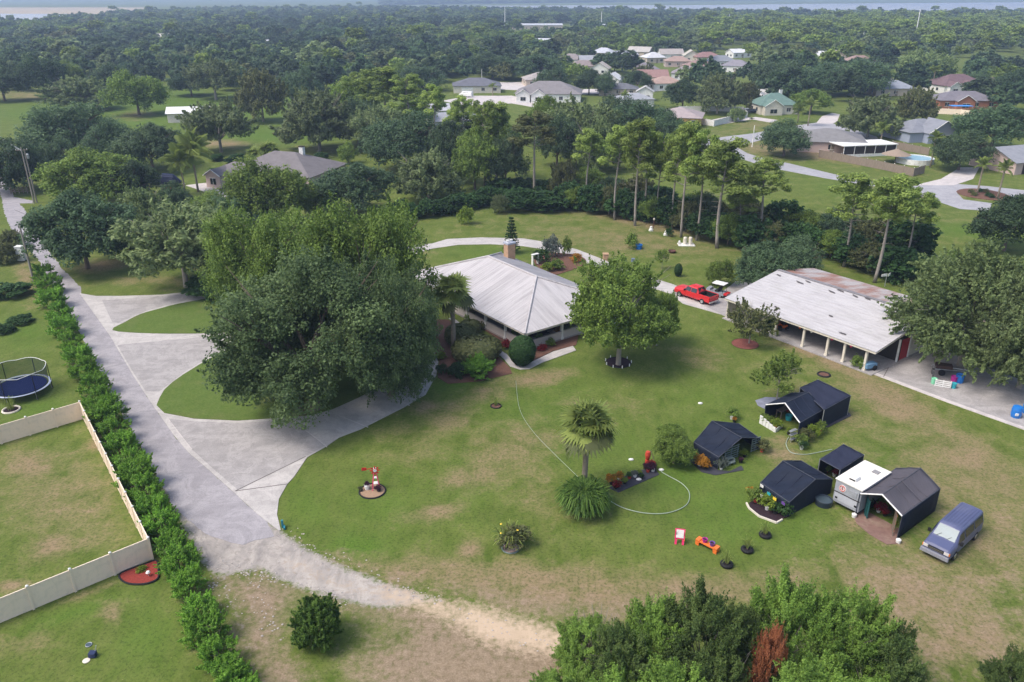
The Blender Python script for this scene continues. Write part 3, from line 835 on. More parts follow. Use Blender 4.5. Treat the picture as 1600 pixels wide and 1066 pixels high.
def conifer_proto(key, seed, mat='darkhedge'):
    rng = np.random.default_rng(seed)
    nl = 3500; h = 5.0; R = 1.0
    tier = rng.integers(0, 11, nl); z = .5 + tier * .42 + rng.uniform(-.07, .07, nl)
    a = rng.integers(0, 7, nl) / 7 * 2 * np.pi + tier * .5 + rng.normal(0, .09, nl)
    q = rng.uniform(.05, 1, nl) * R * (1.05 - tier / 12.5)
    c = np.stack([q * np.cos(a), q * np.sin(a), z + .12 * q], 1)
    me = leaf_mesh(key + '_crown', c, np.array([0, 0, 1.]) + rdir(nl, rng) * .8, .13 * rng.uniform(.6, 1.3, nl), rng.uniform(0, 1, nl), LM[mat], rng, 1.5)
    o = MB().tube([(0, 0, -.1), (0, 0, h * .97)], [.09, .02], 6).build('trunk', bark); tm = o.data; bpy.data.objects.remove(o)
    PROTO[key] = (me, tm, R, h)
conifer_proto('conifer', 71)

CLOW = {}
def far_proto(key, mat, seed, R=7.5, h=10.5, n=2600, leaf=.85, z0=.6, lobe=.36, tall=False):
    rng = np.random.default_rng(seed)
    c, nn_, tint, _ = crown_points(rng, R, z0, h, 20, n, lobe, 1.0, .1, -.25, 8)
    rr_ = np.hypot(c[:, 0], c[:, 1]); c[:, :2] *= R / np.percentile(rr_, 98)
    me = leaf_mesh(key, c, nn_, leaf * rng.uniform(.6, 1.3, n), tint, LM[mat], rng, 1.5)
    CLOW[key] = (me, R, h)
far_proto('f_oak1', 'oak', 81); far_proto('f_oak2', 'oak', 82, h=10, lobe=.4); far_proto('f_green', 'green', 83, n=1900); far_proto('f_moss', 'moss', 84); far_proto('f_oak3', 'oak', 85, R=6, h=12, lobe=.3)
far_proto('f_pine', 'pine', 86, R=4, h=15, n=1100, z0=8, lobe=.42); far_proto('f_olive', 'olive', 87, n=1700)

TREES = []
def tree(key, base, h, w, label=None, cat='tree', name=None, group=None, rz=None):
    me, tm, R, H = PROTO[key]
    rz = U(0, 6.28) if rz is None else rz
    s = (w / 2 / R, w / 2 / R, h / H)
    nm = name or {'tree': 'oak_tree'}.get(cat, cat.replace(' ', '_'))
    if tm is None:
        o = bpy.data.objects.new(nm, me); COL.objects.link(o)
        o.location = base; o.rotation_euler = (0, 0, rz); o.scale = s
        tag(o, label, cat, group); PM[o.name] = Matrix.Identity(4)
    else:
        o = thing(nm, label, cat, base, rz, group)
        meshob(me, 'crown' if cat != 'shrub' else 'foliage', o, scl=s)
        meshob(tm, 'trunk' if cat != 'shrub' else 'stem', o, scl=s)
    TREES.append((base[0], base[1], w / 2))
    return o

def tree_px(key, cx, top, base, wpx, label, name='oak_tree', cat='tree', group=None, hs=None, rz=None):
    b = G(cx, base)
    dv = F_ * SP + (top - 533) * CP; dh = F_ * CP - (top - 533) * SP
    # top seen on the far half of the crown dome: solve at the trunk line
    h = CAM_H - b.y * dv / dh
    mid = Vector((b.x, b.y, h * .5))
    w = wpx / scale_at(mid)
    h = max(h, .3)
    if cat == 'tree' and name not in ('pine_tree',): h *= .97
    return tree(key, b, h, w, label, cat, name, group, rz)

OK, GR, MO, PI, BU = 'oak', 'green', 'moss', 'pine', 'bush'
T = [
 # meadow and left background
 ('oak2', 8, 95, 158, 82, 'dark oak at the left picture edge above the meadow', 'oak_tree'),
 ('oak1', 72, 82, 156, 78, 'dark oak with visible dark trunk behind the left meadow', 'oak_tree'),
 ('moss2', 128, 120, 172, 108, 'wide low grey-green oak right of the dark-trunked oak', 'oak_tree'),
 ('green2', 218, 110, 180, 96, 'round green tree standing alone in the meadow left of the white shed', 'shade_tree'),
 ('oak3', 122, 160, 243, 150, 'broad dark oak in front of the left meadow', 'oak_tree'),
 ('oak1', 178, 185, 262, 90, 'dark tree tucked behind the broad meadow oak', 'oak_tree'),
 ('oak2', 240, 193, 268, 118, 'dark oak behind the covered vehicle and queen palm', 'oak_tree'),
 ('green1', 150, 232, 322, 150, 'light green leafy tree right of the utility poles', 'shade_tree'),
 ('oak3', 22, 214, 300, 112, 'dark oak over the lane at the left edge beside the utility poles', 'oak_tree'),
 ('oak2', 138, 300, 420, 160, 'dense dark oak overhanging the lane at its bend', 'oak_tree'),
 ('moss2', 232, 292, 372, 90, 'dull olive-green tree behind the mossy oak', 'oak_tree'),
 ('moss1', 292, 318, 448, 200, 'mossy grey-green oak leaning over the upper driveway lawn', 'oak_tree'),
 ('moss1', 346, 158, 238, 108, 'grey-green oak directly right of the white shed', 'oak_tree'),
 ('moss2', 500, 138, 236, 130, 'large silvery oak at the right side of the meadow', 'oak_tree'),
 ('olive1', 412, 108, 190, 84, 'brownish half-bare tree behind the meadow', 'shade_tree'),
 ('moss1', 338, 92, 156, 92, 'greyish oak at the back right corner of the meadow', 'oak_tree'),
 ('oak1', 474, 104, 168, 60, 'dark crown between the brownish tree and the silvery oak', 'oak_tree'),
 ('green2', 556, 122, 208, 80, 'bright green crown behind the silvery oak', 'shade_tree'),
 ('oak1', 637, 176, 265, 138, 'very dark broad oak behind the round grey-green tree', 'oak_tree'),
 ('moss2', 670, 235, 312, 112, 'round grey-green tree at the left end of the curved hedge', 'oak_tree'),
 ('oak2', 556, 255, 334, 138, 'dark rounded oak right of the brown-roofed house', 'oak_tree'),
 ('green2', 421, 246, 356, 146, 'dusty green oak in front of the brown-roofed house', 'oak_tree'),
 ('oak1', 280, 285, 338, 60, 'small dark tree below the queen palm', 'oak_tree'),
 ('oak3', 372, 305, 372, 80, 'dark tree behind the mossy oak near the hidden carport', 'oak_tree'),
 # big clump by the drive
 ('big_green', 585, 312, 545, 235, 'bright green oak crown at the top right of the large clump', 'oak_tree'),
 ('big_green', 425, 322, 505, 190, 'light green oak at the back left of the large clump', 'oak_tree'),
 ('big_oak', 492, 398, 640, 312, 'huge dark live oak spreading over the curved driveway island', 'oak_tree'),
 ('big_oak', 612, 402, 618, 180, 'dark oak on the clump side nearest the main house', 'oak_tree'),
 ('pecan', 966, 408, 570, 172, 'green pecan tree in a dark mulch ring beside the main house', 'pecan_tree'),
 ('pecan', 1025, 455, 540, 70, 'low side crown right of the pecan tree', 'shade_tree'),
 ('crepe', 1170, 468, 537, 82, 'flowering crepe myrtle in red mulch in front of the garage', 'crepe_myrtle'),
 ('smalltree', 1213, 548, 628, 84, 'thin young tree behind the upper shade tent', 'young_tree'),
 ('feathery', 1500, 388, 572, 240, 'large feathery grey-green tree over the right end of the garage', 'ear_tree'),
 ('feathery', 1592, 420, 606, 200, 'drooping olive tree at the right edge above the paved apron', 'ear_tree'),
 ('oak2', 1568, 305, 392, 112, 'dark oak at the right edge beyond the feathery tree', 'oak_tree'),
 ('oak2', 1188, 378, 456, 92, 'dense dark magnolia at the back left corner of the garage', 'magnolia_tree'),
 ('oak1', 1245, 372, 432, 84, 'second dense dark magnolia behind the garage roof', 'magnolia_tree'),
 ('green2', 1124, 404, 446, 46, 'bright green shrub-like tree behind the parked pickup', 'shade_tree'),
 ('olive1', 880, 250, 308, 52, 'small orange-tinged tree behind the lawn', 'shade_tree'),
 ('smalltree', 900, 205, 262, 50, 'light tree crown behind the pine belt', 'young_tree'),
 ('conifer', 799, 336, 396, 28, 'narrow dark conifer beside the brick chimney', 'norfolk_pine'),
 ('smalltree', 1034, 388, 421, 24, 'tiny sparse tree on the lawn left of the clipped shrub', 'young_tree'),
 ('oak3', 725, 185, 262, 70, 'dark crown under the pines left of the lawn', 'oak_tree'),
 # neighbourhood
 ('oak1', 1224, 188, 244, 88, 'round dark oak on the corner lawn by the street', 'oak_tree'),
 ('moss2', 1355, 148, 214, 96, 'dusty green oak behind the grey-roofed house', 'oak_tree'),
 ('olive1', 1427, 136, 196, 64, 'yellow-green tree left of the red-roofed house', 'shade_tree'),
 ('oak1', 1497, 204, 266, 92, 'dark oak beside the backyard pool', 'oak_tree'),
 ('oak2', 1548, 162, 234, 130, 'large dark oak on the right behind the blue-grey house', 'oak_tree'),
 ('green1', 1266, 139, 178, 64, 'dense rounded green tree right of the green-roofed house', 'shade_tree'),
 ('oak2', 1066, 124, 170, 62, 'very dark round tree behind the white fence', 'oak_tree'),
 ('moss2', 1120, 113, 178, 74, 'grey-green tree inside the white fence', 'oak_tree'),
 ('olive1', 1166, 128, 172, 42, 'yellowish narrow tree left of the green-roofed house', 'shade_tree'),
 ('oak1', 982, 158, 232, 120, 'dark oak grove crown behind the pine belt, right part', 'oak_tree'),
 ('moss1', 905, 156, 242, 124, 'grey-green oak behind the pine belt, left part', 'oak_tree'),
 ('oak3', 1018, 166, 218, 84, 'dark oak left of the yellow house', 'oak_tree'),
 ('oak1', 862, 104, 150, 56, 'dark tree right of the tan house', 'oak_tree'),
 ('oak2', 920, 108, 148, 50, 'dark street tree with visible trunk', 'oak_tree'),
 ('oak1', 945, 112, 150, 40, 'smaller dark street tree with forked trunk', 'oak_tree'),
 ('oak2', 995, 110, 142, 50, 'dark round tree before the terracotta roof', 'oak_tree'),
 ('oak1', 1526, 110, 142, 44, 'dark round tree beside the red-roofed house', 'oak_tree'),
 ('oak2', 1582, 108, 156, 64, 'dark oak at the right edge behind the red-roofed house', 'oak_tree'),
 ('oak1', 1330, 92, 150, 120, 'broad dark oak in the middle of the neighbourhood', 'oak_tree'),
 ('moss1', 1440, 80, 130, 90, 'tall grey-green oak beyond the red-roofed house', 'oak_tree'),
 ('oak3', 1215, 95, 148, 110, 'dark grove crown behind the green roof', 'oak_tree'),
 ('oak1', 1275, 98, 150, 90, 'dark crown between the green roof and the grey street', 'oak_tree'),
 ('green1', 960, 92, 112, 30, 'bright green small tree among the far roofs', 'shade_tree'),
 ('oak2', 835, 85, 126, 90, 'massive dark oak row behind the tan house, right half', 'oak_tree'),
 ('oak1', 770, 82, 124, 80, 'massive dark oak row behind the grey-roofed house, left half', 'oak_tree'),
 ('oak3', 660, 103, 142, 84, 'dark rounded tree left of the grey-roofed house', 'oak_tree'),
 ('green2', 622, 98, 140, 50, 'greener rounded tree left of the dark one by the grey-roofed house', 'shade_tree'),
 ('moss2', 1150, 168, 190, 30, 'small tree at the white fence corner', 'oak_tree'),
 ('green2', 545, 222, 256, 36, 'bright green shrubby tree left of the very dark oak', 'shade_tree'),
]
for k_, cx, tp, bs, w_, lb, nm in T:
    tree_px(k_, cx, tp, bs, w_, lb, nm)

# pines, left to right
ordn = ['first', 'second', 'third', 'fourth', 'fifth', 'sixth', 'seventh', 'eighth', 'ninth', 'tenth', 'eleventh', 'twelfth', 'thirteenth', 'fourteenth', 'fifteenth', 'sixteenth', 'seventeenth', 'eighteenth', 'nineteenth', 'twentieth', 'twenty-first', 'twenty-second', 'twenty-third']
pn = [(570, 118, 208, 70, 'pine3'), (605, 112, 214, 78, 'pine1'), (640, 122, 222, 70, 'pine3'), (682, 140, 246, 40, 'pine4'), (722, 158, 262, 50, 'pine1'), (757, 165, 290, 60, 'pine3'), (776, 168, 283, 66, 'pine1'),
      (835, 183, 302, 72, 'pineo'), (917, 210, 316, 46, 'pine4'), (960, 208, 344, 50, 'pine4'), (992, 196, 353, 66, 'pine1'), (1004, 206, 344, 52, 'pine2'), (1026, 215, 348, 44, 'pine3'), (1050, 208, 358, 54, 'pine1'), (1064, 200, 371, 74, 'pine3'),
      (1088, 214, 376, 60, 'pine2'), (1120, 228, 388, 92, 'pine1'), (1153, 300, 378, 40, 'pine4'), (1183, 256, 380, 72, 'pine2'), (1318, 280, 417, 72, 'pine1'), (1366, 286, 442, 78, 'pine4'), (1412, 302, 422, 62, 'pine2')]
for i, (cx, tp, bs, w_, k_) in enumerate(pn):
    tree_px(k_, cx, tp, bs, w_, f'{ordn[i]} pine from the left in the belt of tall pines behind the lawn', 'pine_tree', group='tall pines behind the lawn')

for i, (cx, tp, bs, w_, k_, lb) in enumerate([(870, 178, 262, 80, 'oak1', 'dark grove oak just behind the pine belt, far left of the grove'), (930, 186, 268, 84, 'moss2', 'grey-green grove oak behind the pine belt'), (1000, 182, 262, 80, 'oak2', 'dark grove oak behind the middle pines'), (1050, 176, 246, 74, 'oak1', 'dark grove oak left of the street bend'),
      (960, 150, 212, 80, 'oak3', 'rear dark oak of the grove behind the pines'), (850, 150, 226, 70, 'green1', 'brighter green crown at the left of the grove'), (590, 165, 240, 90, 'moss1', 'grey crown below the leftmost pines'), (700, 190, 284, 80, 'oak2', 'dark crown between the leftmost pines'), (742, 200, 296, 80, 'green1', 'green crown between the left pines'), (790, 205, 296, 70, 'oak1', 'dark crown right of the left pines'),
      (650, 150, 205, 60, 'green2', 'light green crown among the leftmost pines'), (560, 150, 225, 80, 'oak1', 'dark crown right of the silvery oak'), (300, 110, 150, 70, 'oak2', 'dark crown behind the meadow right of the round green tree'), (175, 98, 152, 70, 'oak1', 'dark crown behind the low grey-green oak'), (110, 95, 150, 60, 'green2', 'green crown right of the dark-trunked oak'),
      (95, 215, 285, 70, 'oak1', 'dark crown left of the light green leafy tree'), (215, 250, 320, 80, 'oak2', 'dark crown right of the light green leafy tree'), (330, 300, 352, 70, 'green2', 'light green crown left of the dusty oak'), (500, 290, 345, 60, 'green1', 'light crown between the dusty oak and the round dark oak'), (330, 345, 440, 90, 'oak2', 'dark crown under the mossy oak at the driveway'), (205, 330, 400, 70, 'oak3', 'dark crown between the lane oak and the mossy oak')]):
    tree_px(k_, cx, tp, bs, w_, lb)
# lane hedge
hp = [(70, 437), (80, 458), (84, 480), (97, 502), (104, 525), (115, 548), (126, 570), (136, 590), (152, 615), (160, 640), (171, 664), (184, 690), (195, 712), (206, 738), (218, 760), (232, 785), (244, 812), (256, 838), (270, 866), (282, 892), (296, 925), (312, 965), (322, 1000), (345, 1040), (362, 1075), (380, 1110)]
for i, (x, y) in enumerate(hp):
    b = G(x, y)
    sc0 = U(.92, 1.12)
    tree('hedge1' if i % 2 else 'hedge2', b, (2.5 if i < 18 else 2.0) * sc0, (3.5 if i < 12 else (3.0 if i < 18 else 2.6)) * sc0, ORD[i] + ' bright green shrub from the top of the bushy lane hedge', 'shrub', 'hedge_shrub', 'hedge shrubs along the lane')
tree('shrub_lime', G(372, 1060), .9, 2.4, 'yellow-green low bush at the bottom end of the lane hedge', 'shrub', 'low_bush')
# shrubs of the left garden
for x, y, w_, h_, k_, lb in [(18, 462, 5.5, 1.6, 'dhedge1', 'dark low shrub at the left edge above the trampoline'), (8, 410, 5, 3, 'olive1', 'olive bush at the left edge beside the lane'), (20, 385, 4, 2.6, 'olive1', 'straggly bush behind the white utility cabinet'), (8, 520, 2.5, 1.0, 'dhedge2', 'low dark bush by the thin wire fence'), (32, 505, 3, .9, 'dhedge1', 'low vine bush on the wire fence')]:
    tree(k_, G(x, y), h_, w_, lb, 'shrub', 'garden_shrub')

# curved clipped hedge round the lawn, then the dark understory behind the pines
def row(px, step, keys, h, w, label, group, name, jit=.3, cat='shrub'):
    P = [G(*p) for p in px]
    i = 0
    for a, b in zip(P[:-1], P[1:]):
        L = (b - a).length; n = max(1, round(L / step))
        for k in range(n):
            q = a.lerp(b, (k + .5) / n) + Vector((U(-jit, jit), U(-jit, jit), 0))
            tree(keys[i % len(keys)], q, h * U(.88, 1.12), w * U(.9, 1.15), ORD[i] + ' from the left: ' + label, cat, name, group); i += 1
row([(612, 340), (660, 340), (700, 334), (740, 325), (770, 318), (800, 316), (840, 322)], 3.0, ['dhedge1', 'dhedge2'], 3.0, 4.6, 'dark shrub of the curved hedge above the lawn', 'shrubs of the curved hedge', 'hedge_shrub')
row([(765, 300), (830, 296), (870, 304), (900, 315)], 5, ['dhedge1', 'dhedge2'], 2.6, 5.6, 'low dark bush in the rear hedge line', 'bushes of the rear hedge line', 'hedge_shrub')
row([(880, 322), (940, 333), (985, 340), (1035, 350), (1085, 366), (1130, 382), (1190, 390), (1250, 395), (1310, 408), (1370, 428), (1440, 445), (1500, 448)], 3.4, ['dhedge1', 'green1', 'dhedge2', 'olive1', 'dhedge1'], 4.6, 6.5, 'leafy bush in the dark undergrowth below the tall pines', 'undergrowth bushes behind the pines', 'understory_bush', .9)
row([(900, 300), (980, 318), (1060, 340), (1140, 360), (1240, 372), (1340, 385), (1430, 412)], 5.5, ['green1', 'oak1', 'olive1', 'dhedge2'], 5.5, 8, 'tall rear bush in the undergrowth beyond the pines', 'rear undergrowth bushes', 'understory_bush', 1.5)
row([(395, 262), (330, 250), (440, 254), (520, 248)], 5, ['dhedge1'], 1.6, 3.2, 'low clipped shrub bordering the meadow behind the house', 'low shrubs bordering the meadow', 'hedge_shrub')
for x, y, w_, h_, k_, lb in [(812, 328, 7.5, 3.6, 'dhedge1', 'large dark shrub at the end of the curved hedge'), (855, 327, 9, 3.2, 'dhedge2', 'wide spreading shrub right of the curved hedge'), (781, 333, 3.6, 3.4, 'moss2', 'small grey-green shrub in front of the curved hedge'),
      (726, 350, 3.4, 3.2, 'shrub_lime', 'yellow-green round bush on the upper lawn'), (986, 389, 2.6, 2.6, 'shrub', 'leafy bush with a blue tub beside it'), (1059, 432, 1.15, 1.9, 'topiary', 'small clipped egg-shaped shrub near the pickup'),
      (816, 570, 2.9, 3.4, 'topiary', 'large clipped egg-shaped shrub at the front corner of the main house'), (714, 588, 2.0, 1.5, 'dhedge1', 'dark round shrub at the left end of the clipped hedge mass'), (693, 585, 1.6, 1.2, 'shrub_darks', 'small dark shrub beside the curved driveway'),
      (747, 586, 4.0, 1.9, 'hedge2', 'green-topped shrub below the brown mounded hedge'), (745, 560, 5.2, 2.3, 'clipped_olive', 'wide clipped hedge mound with a brown-olive top'), (720, 535, 3.6, 2.0, 'clipped_olive', 'brownish clipped hedge mound behind the palm trunk'), (735, 520, 2.5, 1.5, 'clipped_olive', 'narrow brownish hedge along the house walk'),
      (1052, 724, 3.7, 3.0, 'green2', 'round green bush left of the dark blue shade tent'), (1050, 700, 2.8, 2.4, 'green1', 'upper part bush behind the round green bush'),
      (499, 1003, 3.3, 3.2, 'fluffy', 'fluffy dark green shrub on the bare ground below the track'), (848, 412, 3.2, 2.2, 'shrub_darks', 'dark shrub behind the chimney side bed'), (865, 402, 3.4, 3.4, 'shrub_greys', 'silvery shrub in the round planting bed'), (884, 400, 1.8, 3.2, 'shrub', 'narrow green shrub in the round planting bed'),
      (872, 421, 3, 1.6, 'shrub', 'low leafy plants at the front of the round bed'), (898, 410, 2.2, 1.4, 'shrub_oranges', 'reddish croton in the round bed'), (853, 424, 2.0, 1.4, 'shrub_lime', 'lime shrub in the round bed'), (883, 523, 1.6, 1.1, 'shrub_lime', 'lime-green shrub beside the house wall'),
      (862, 541, 1.4, 1.0, 'shrub', 'green shrub on the bed right of the egg-shaped shrub'), (845, 548, 1.3, .8, 'shrub_reds', 'red-leaved shrub right of the egg-shaped shrub'), (793, 545, 1.4, 1.2, 'shrub_reds', 'red-leaved shrub left of the egg-shaped shrub'), (752, 512, 2.0, .9, 'shrub_olives', 'low olive shrub along the porch wall'), (736, 500, 2.0, .9, 'shrub', 'low green shrub along the porch wall'),
      (1338, 576, 1.7, 1.5, 'shrub', 'green bush in front of the garage column'), (1210, 526, 1.1, 1.0, 'shrub_lime', 'small lime bush at the first garage column'), (1195, 512, 2.6, 2.2, 'dhedge2', 'dark bush at the left part of the garage'), (690, 560, 1.8, .8, 'shrub_lime', 'low green plants by the palm base'), (1047, 370, 1.6, 1.6, 'shrub_darks', 'dark round shrub by the pine trunk'),
      (1530, 150, 4, 1.6, 'shrub_darks', 'low shrub by the red-roofed house'), (325, 462, 6.5, 2.2, 'dhedge1', 'dark shrub group at the upper driveway edge'), (355, 468, 6, 2.4, 'dhedge2', 'dark shrub behind the driveway island'), (1290, 385, 6, 3, 'dhedge1', 'dark bush behind the garage back eave'),
      (700, 283, 5, 2.2, 'dhedge1', 'low shrub on the strip of lawn behind the round tree'), (330, 272, 3, 1.3, 'shrub_darks', 'clipped dark ball shrub by the queen palm driveway'), (350, 288, 3.5, 1.0, 'shrub_purples', 'purplish shrubs before the brown-roofed house')]:
    tree(k_, G(x, y), h_, w_, lb, 'shrub', 'shrub')

# foreground thicket below the camera
fg = [(912, 1050, 3.9, 3.6, 'front1', 'bush'), (968, 1092, 5.2, 4.2, 'front2', 'bush'), (1022, 1058, 5.9, 4.0, 'front1', 'bush'), (1092, 1075, 6.9, 4.8, 'front2', 'bush'), (1160, 1062, 5.6, 3.6, 'front1', 'bush'), (1222, 1062, 7.2, 4.8, 'front2', 'bush'), (1305, 1072, 6.9, 5.0, 'front1', 'bush'), (1368, 1105, 5.6, 4.4, 'front2', 'bush'),
      (885, 1130, 3.6, 4.0, 'front2', 'bush'), (960, 1160, 4.6, 4.6, 'front1', 'bush'), (1050, 1150, 5.0, 4.6, 'front2', 'bush'), (1135, 1175, 3.6, 4.4, 'front1', 'bush'), (1262, 1150, 5.4, 5.0, 'front2', 'bush'), (1345, 1170, 4.6, 4.6, 'front1', 'bush'), (1118, 1112, 4.8, 3.6, 'front2', 'bush')]
recol('front3', 'front2', 'bush2'); recol('front4', 'front1', 'bush2')
fgl = ['leftmost', 'second', 'third', 'fourth', 'fifth', 'sixth', 'seventh', 'rightmost']
for i, (x, y, h_, w_, k_, _) in enumerate(fg):
    lb = (f'{fgl[i]} back-row bush tree of the foreground thicket' if i < 8 else f'{ordn[i - 8]} front-row bush tree from the left in the foreground thicket')
    k_ = {3: 'front3', 4: 'front4', 7: 'front3', 1: 'front3', 11: 'front4', 14: 'front3'}.get(i, k_)
    o = tree(k_, G(x, y), h_ * .95, w_ * 1.06, lb, 'tree', 'bush_tree', 'bush trees of the foreground thicket')
recol('frontbrown', 'front1', 'brown')
tree('frontbrown', G(1190, 1104), 5.9, 2.1, 'dead rust-brown conifer in the middle of the foreground thicket', 'tree', 'dead_conifer')
tree('front3', G(1580, 1108), 3.6, 3.6, 'dark bush at the bottom right corner', 'tree', 'bush_tree')
dt = thing('bare_branches', 'bare grey dead branches poking out at the left of the foreground thicket', 'branches', G(930, 1040))
m = MB(); rr = random.Random(5)
for i in range(26):
    a = rr.uniform(0, 6.28); l = rr.uniform(1.8, 3.9)
    e = Vector((math.cos(a) * l * .35, math.sin(a) * l * .35, l))
    m.tube([(0, 0, 0), e * .5 + Vector((rr.uniform(-.2, .2), rr.uniform(-.2, .2), 0)), e], [.045, .03, .008], 4, cap=False)
    m.tube([e * .6, e * .75 + Vector((rr.uniform(-.5, .5), rr.uniform(-.5, .5), .4))], [.02, .006], 4, cap=False)
m.build('branch_cluster', greybark, dt)
clone(dt, G(1125, 1082) + Vector((0, 0, 0)), 1.2, 'bare grey twigs beside the dead brown conifer')

# ------------------------------------------------------------------ palms
def fan_leaf(rng, r, droop, n=13):
    """costapalmate leaf: petiole + blades, returned as verts/quads along +X"""
    V = []; Q = []
    L0 = r * .42
    V += [(0, -.03, 0), (0, .03, 0), (L0, .025, L0 * .55), (L0, -.025, L0 * .55)]; Q.append((0, 1, 2, 3))
    hub = np.array([L0, 0, L0 * .55])
    for i in range(n):
        a = math.radians(-78 + 156 * i / (n - 1))
        l = r * .72 * (1 - .25 * abs(math.sin(a)))
        d = np.array([math.cos(a), math.sin(a), 0]); s = np.array([-math.sin(a), math.cos(a), 0])
        w = .065 * r
        p1 = hub + d * l * .5 + np.array([0, 0, .05 * r]); p2 = hub + d * l + np.array([0, 0, -droop * r * rng.uniform(.3, .8)])
        b = len(V)
        V += [tuple(hub), tuple(p1 + s * w), tuple(p2), tuple(p1 - s * w)]; Q.append((b, b + 1, b + 2, b + 3))
    return V, Q

def feather_leaf(rng, r, n=22):
    V = []; Q = []
    pts = [np.array([r * .1 * t, 0, .55 * r * (t / 10) - .75 * r * (t / 10) ** 2.3]) for t in range(11)]
    for i in range(10):
        b = len(V); w = .02
        V += [tuple(pts[i] + [0, w, 0]), tuple(pts[i + 1] + [0, w, 0]), tuple(pts[i + 1] - [0, w, 0]), tuple(pts[i] - [0, w, 0])]; Q.append((b, b + 1, b + 2, b + 3))
    for i in range(n):
        t = 1.5 + 8.3 * i / (n - 1); k = int(t); p = pts[k] + (pts[min(k + 1, 10)] - pts[k]) * (t - k)
        l = .33 * r * math.sin(math.pi * (.12 + .85 * i / n))
        for sg in (-1, 1):
            e = p + np.array([.35 * l, sg * l * .8, -.5 * l])
            b = len(V)
            V += [tuple(p), tuple((p + e) / 2 + [.03 * r, 0, .02]), tuple(e), tuple((p + e) / 2 + [-.03 * r, 0, .02])]; Q.append((b, b + 1, b + 2, b + 3))
    return V, Q

def leafmesh_raw(name, V, Q, mat, tint=None):
    me = bpy.data.meshes.new(name)
    fast_mesh(me, np.array(V, np.float32), np.array(Q))
    at = me.attributes.new('tint', 'FLOAT', 'POINT')
    at.data.foreach_set('value', (np.full(len(V), .5) if tint is None else tint).astype(np.float32))
    me.materials.append(mat)
    return me

rp = np.random.default_rng(3)
FAN = [leafmesh_raw('frond', *fan_leaf(rp, 1.0, .34), LM['palm'], np.full(56, .3 + .25 * i)) for i in range(3)]
FEA = [leafmesh_raw('frond', *feather_leaf(rp, 1.0), LM['palm'], None) for i in range(2)]
brownfrond = FAN[0].copy(); brownfrond.materials[0] = LM['olive']

def palm(base, h, r, label, kind='fan', parts=True, trunk_r=.17, n=34, name='sabal_palm', group=None, skirt=True):
    o = thing(name, label, 'palm tree', base, U(0, 6), group)
    m = MB()
    hs = h - r * .45
    m.tube([(0, 0, -.2), (0.03, 0, hs * .3), (0, .05, hs * .7), (0, 0, hs)], [trunk_r * 1.25, trunk_r, trunk_r * .95, trunk_r * 1.1], 10)
    m.build('trunk', palmbark, o, smooth=True)
    src = FAN if kind == 'fan' else FEA
    V = []; Q = []
    for i in range(n):
        f = (i + .5) / n
        az = i * 2.39996
        el = math.radians(82 - (125 if kind == 'fan' else 95) * f ** 1.15 + rp.uniform(-24, 20))
        s = r * rp.uniform(.72, 1.12)
        M = Matrix.Translation((0, 0, hs)) @ Matrix.Rotation(az, 4, 'Z') @ Matrix.Rotation(-el, 4, 'Y') @ Matrix.Rotation(rp.uniform(-.8, .8), 4, 'X') @ Matrix.Scale(s, 4)
        me = src[i % len(src)]
        if kind == 'fan' and f > .86: me = brownfrond
        if parts:
            q = bpy.data.objects.new('frond', me); COL.objects.link(q); q.parent = o; q.matrix_local = M
        else:
            co = np.zeros(len(me.vertices) * 3, np.float32); me.vertices.foreach_get('co', co); co = co.reshape(-1, 3)
            A = np.array(M)
            b = len(V); V.extend((co @ A[:3, :3].T + A[:3, 3]).tolist()); Q.extend((np.arange(len(co)).reshape(-1, 4) + b).tolist())
    if not parts:
        q = bpy.data.objects.new('crown', leafmesh_raw('crown', V, Q, LM['palm'])); COL.objects.link(q); q.parent = o
    return o

def palm_px(cx, top, base, rpx, label, **kw):
    b = G(cx, base)
    dv = F_ * SP + (top - 533) * CP; dh = F_ * CP - (top - 533) * SP
    h = CAM_H - b.y * dv / dh
    return palm(b, h, rpx / scale_at((b.x, b.y, h * .7)), label, **kw)
palm_px(912, 655, 772, 50, 'sabal palm rising from the dark fern clump on the lawn', n=58, trunk_r=.24)
palm_px(709, 447, 550, 36, 'sabal palm with orange-brown trunk left of the main house', n=46, trunk_r=.26)
palm_px(310, 222, 300, 40, 'queen palm behind the oaks near the covered vehicle', kind='feather', name='queen_palm', n=30, trunk_r=.2)
palm_px(290, 240, 304, 32, 'second queen palm left of the tall queen palm', kind='feather', name='queen_palm', n=26)
palm_px(425, 234, 275, 24, 'round sabal palm crown right behind the brown-roofed house', parts=False, n=36)
palm_px(403, 238, 275, 18, 'round sabal palm crown left behind the brown-roofed house', parts=False, n=36)
palm_px(1526, 252, 305, 15, 'left palm on the street roundabout island', kind='feather', name='street_palm', parts=False, n=22)
palm_px(1558, 256, 312, 17, 'right palm on the street roundabout island', kind='feather', name='street_palm', parts=False, n=22)
palm_px(1262, 158, 197, 14, 'palm at the corner by the green-roofed house', kind='feather', name='street_palm', parts=False, n=20)
palm_px(1246, 168, 192, 14, 'shorter palm left of the corner palm', kind='feather', name='street_palm', parts=False, n=20)
palm_px(1455, 106, 142, 11, 'tall palm left of the red-roofed house', kind='feather', name='street_palm', parts=False, n=20)
palm_px(1453, 210, 262, 13, 'palm beside the blue-grey house', kind='feather', name='street_palm', parts=False, n=20)
palm_px(1375, 195, 225, 14, 'palm in front of the dusty green oak', kind='feather', name='street_palm', parts=False, n=20)
palm_px(770, 132, 150, 7, 'tiny palm in front of the grey-roofed house', kind='feather', name='street_palm', parts=False, n=14)
palm_px(880, 92, 112, 10, 'far palm behind the tan house', kind='feather', name='street_palm', parts=False, n=16)
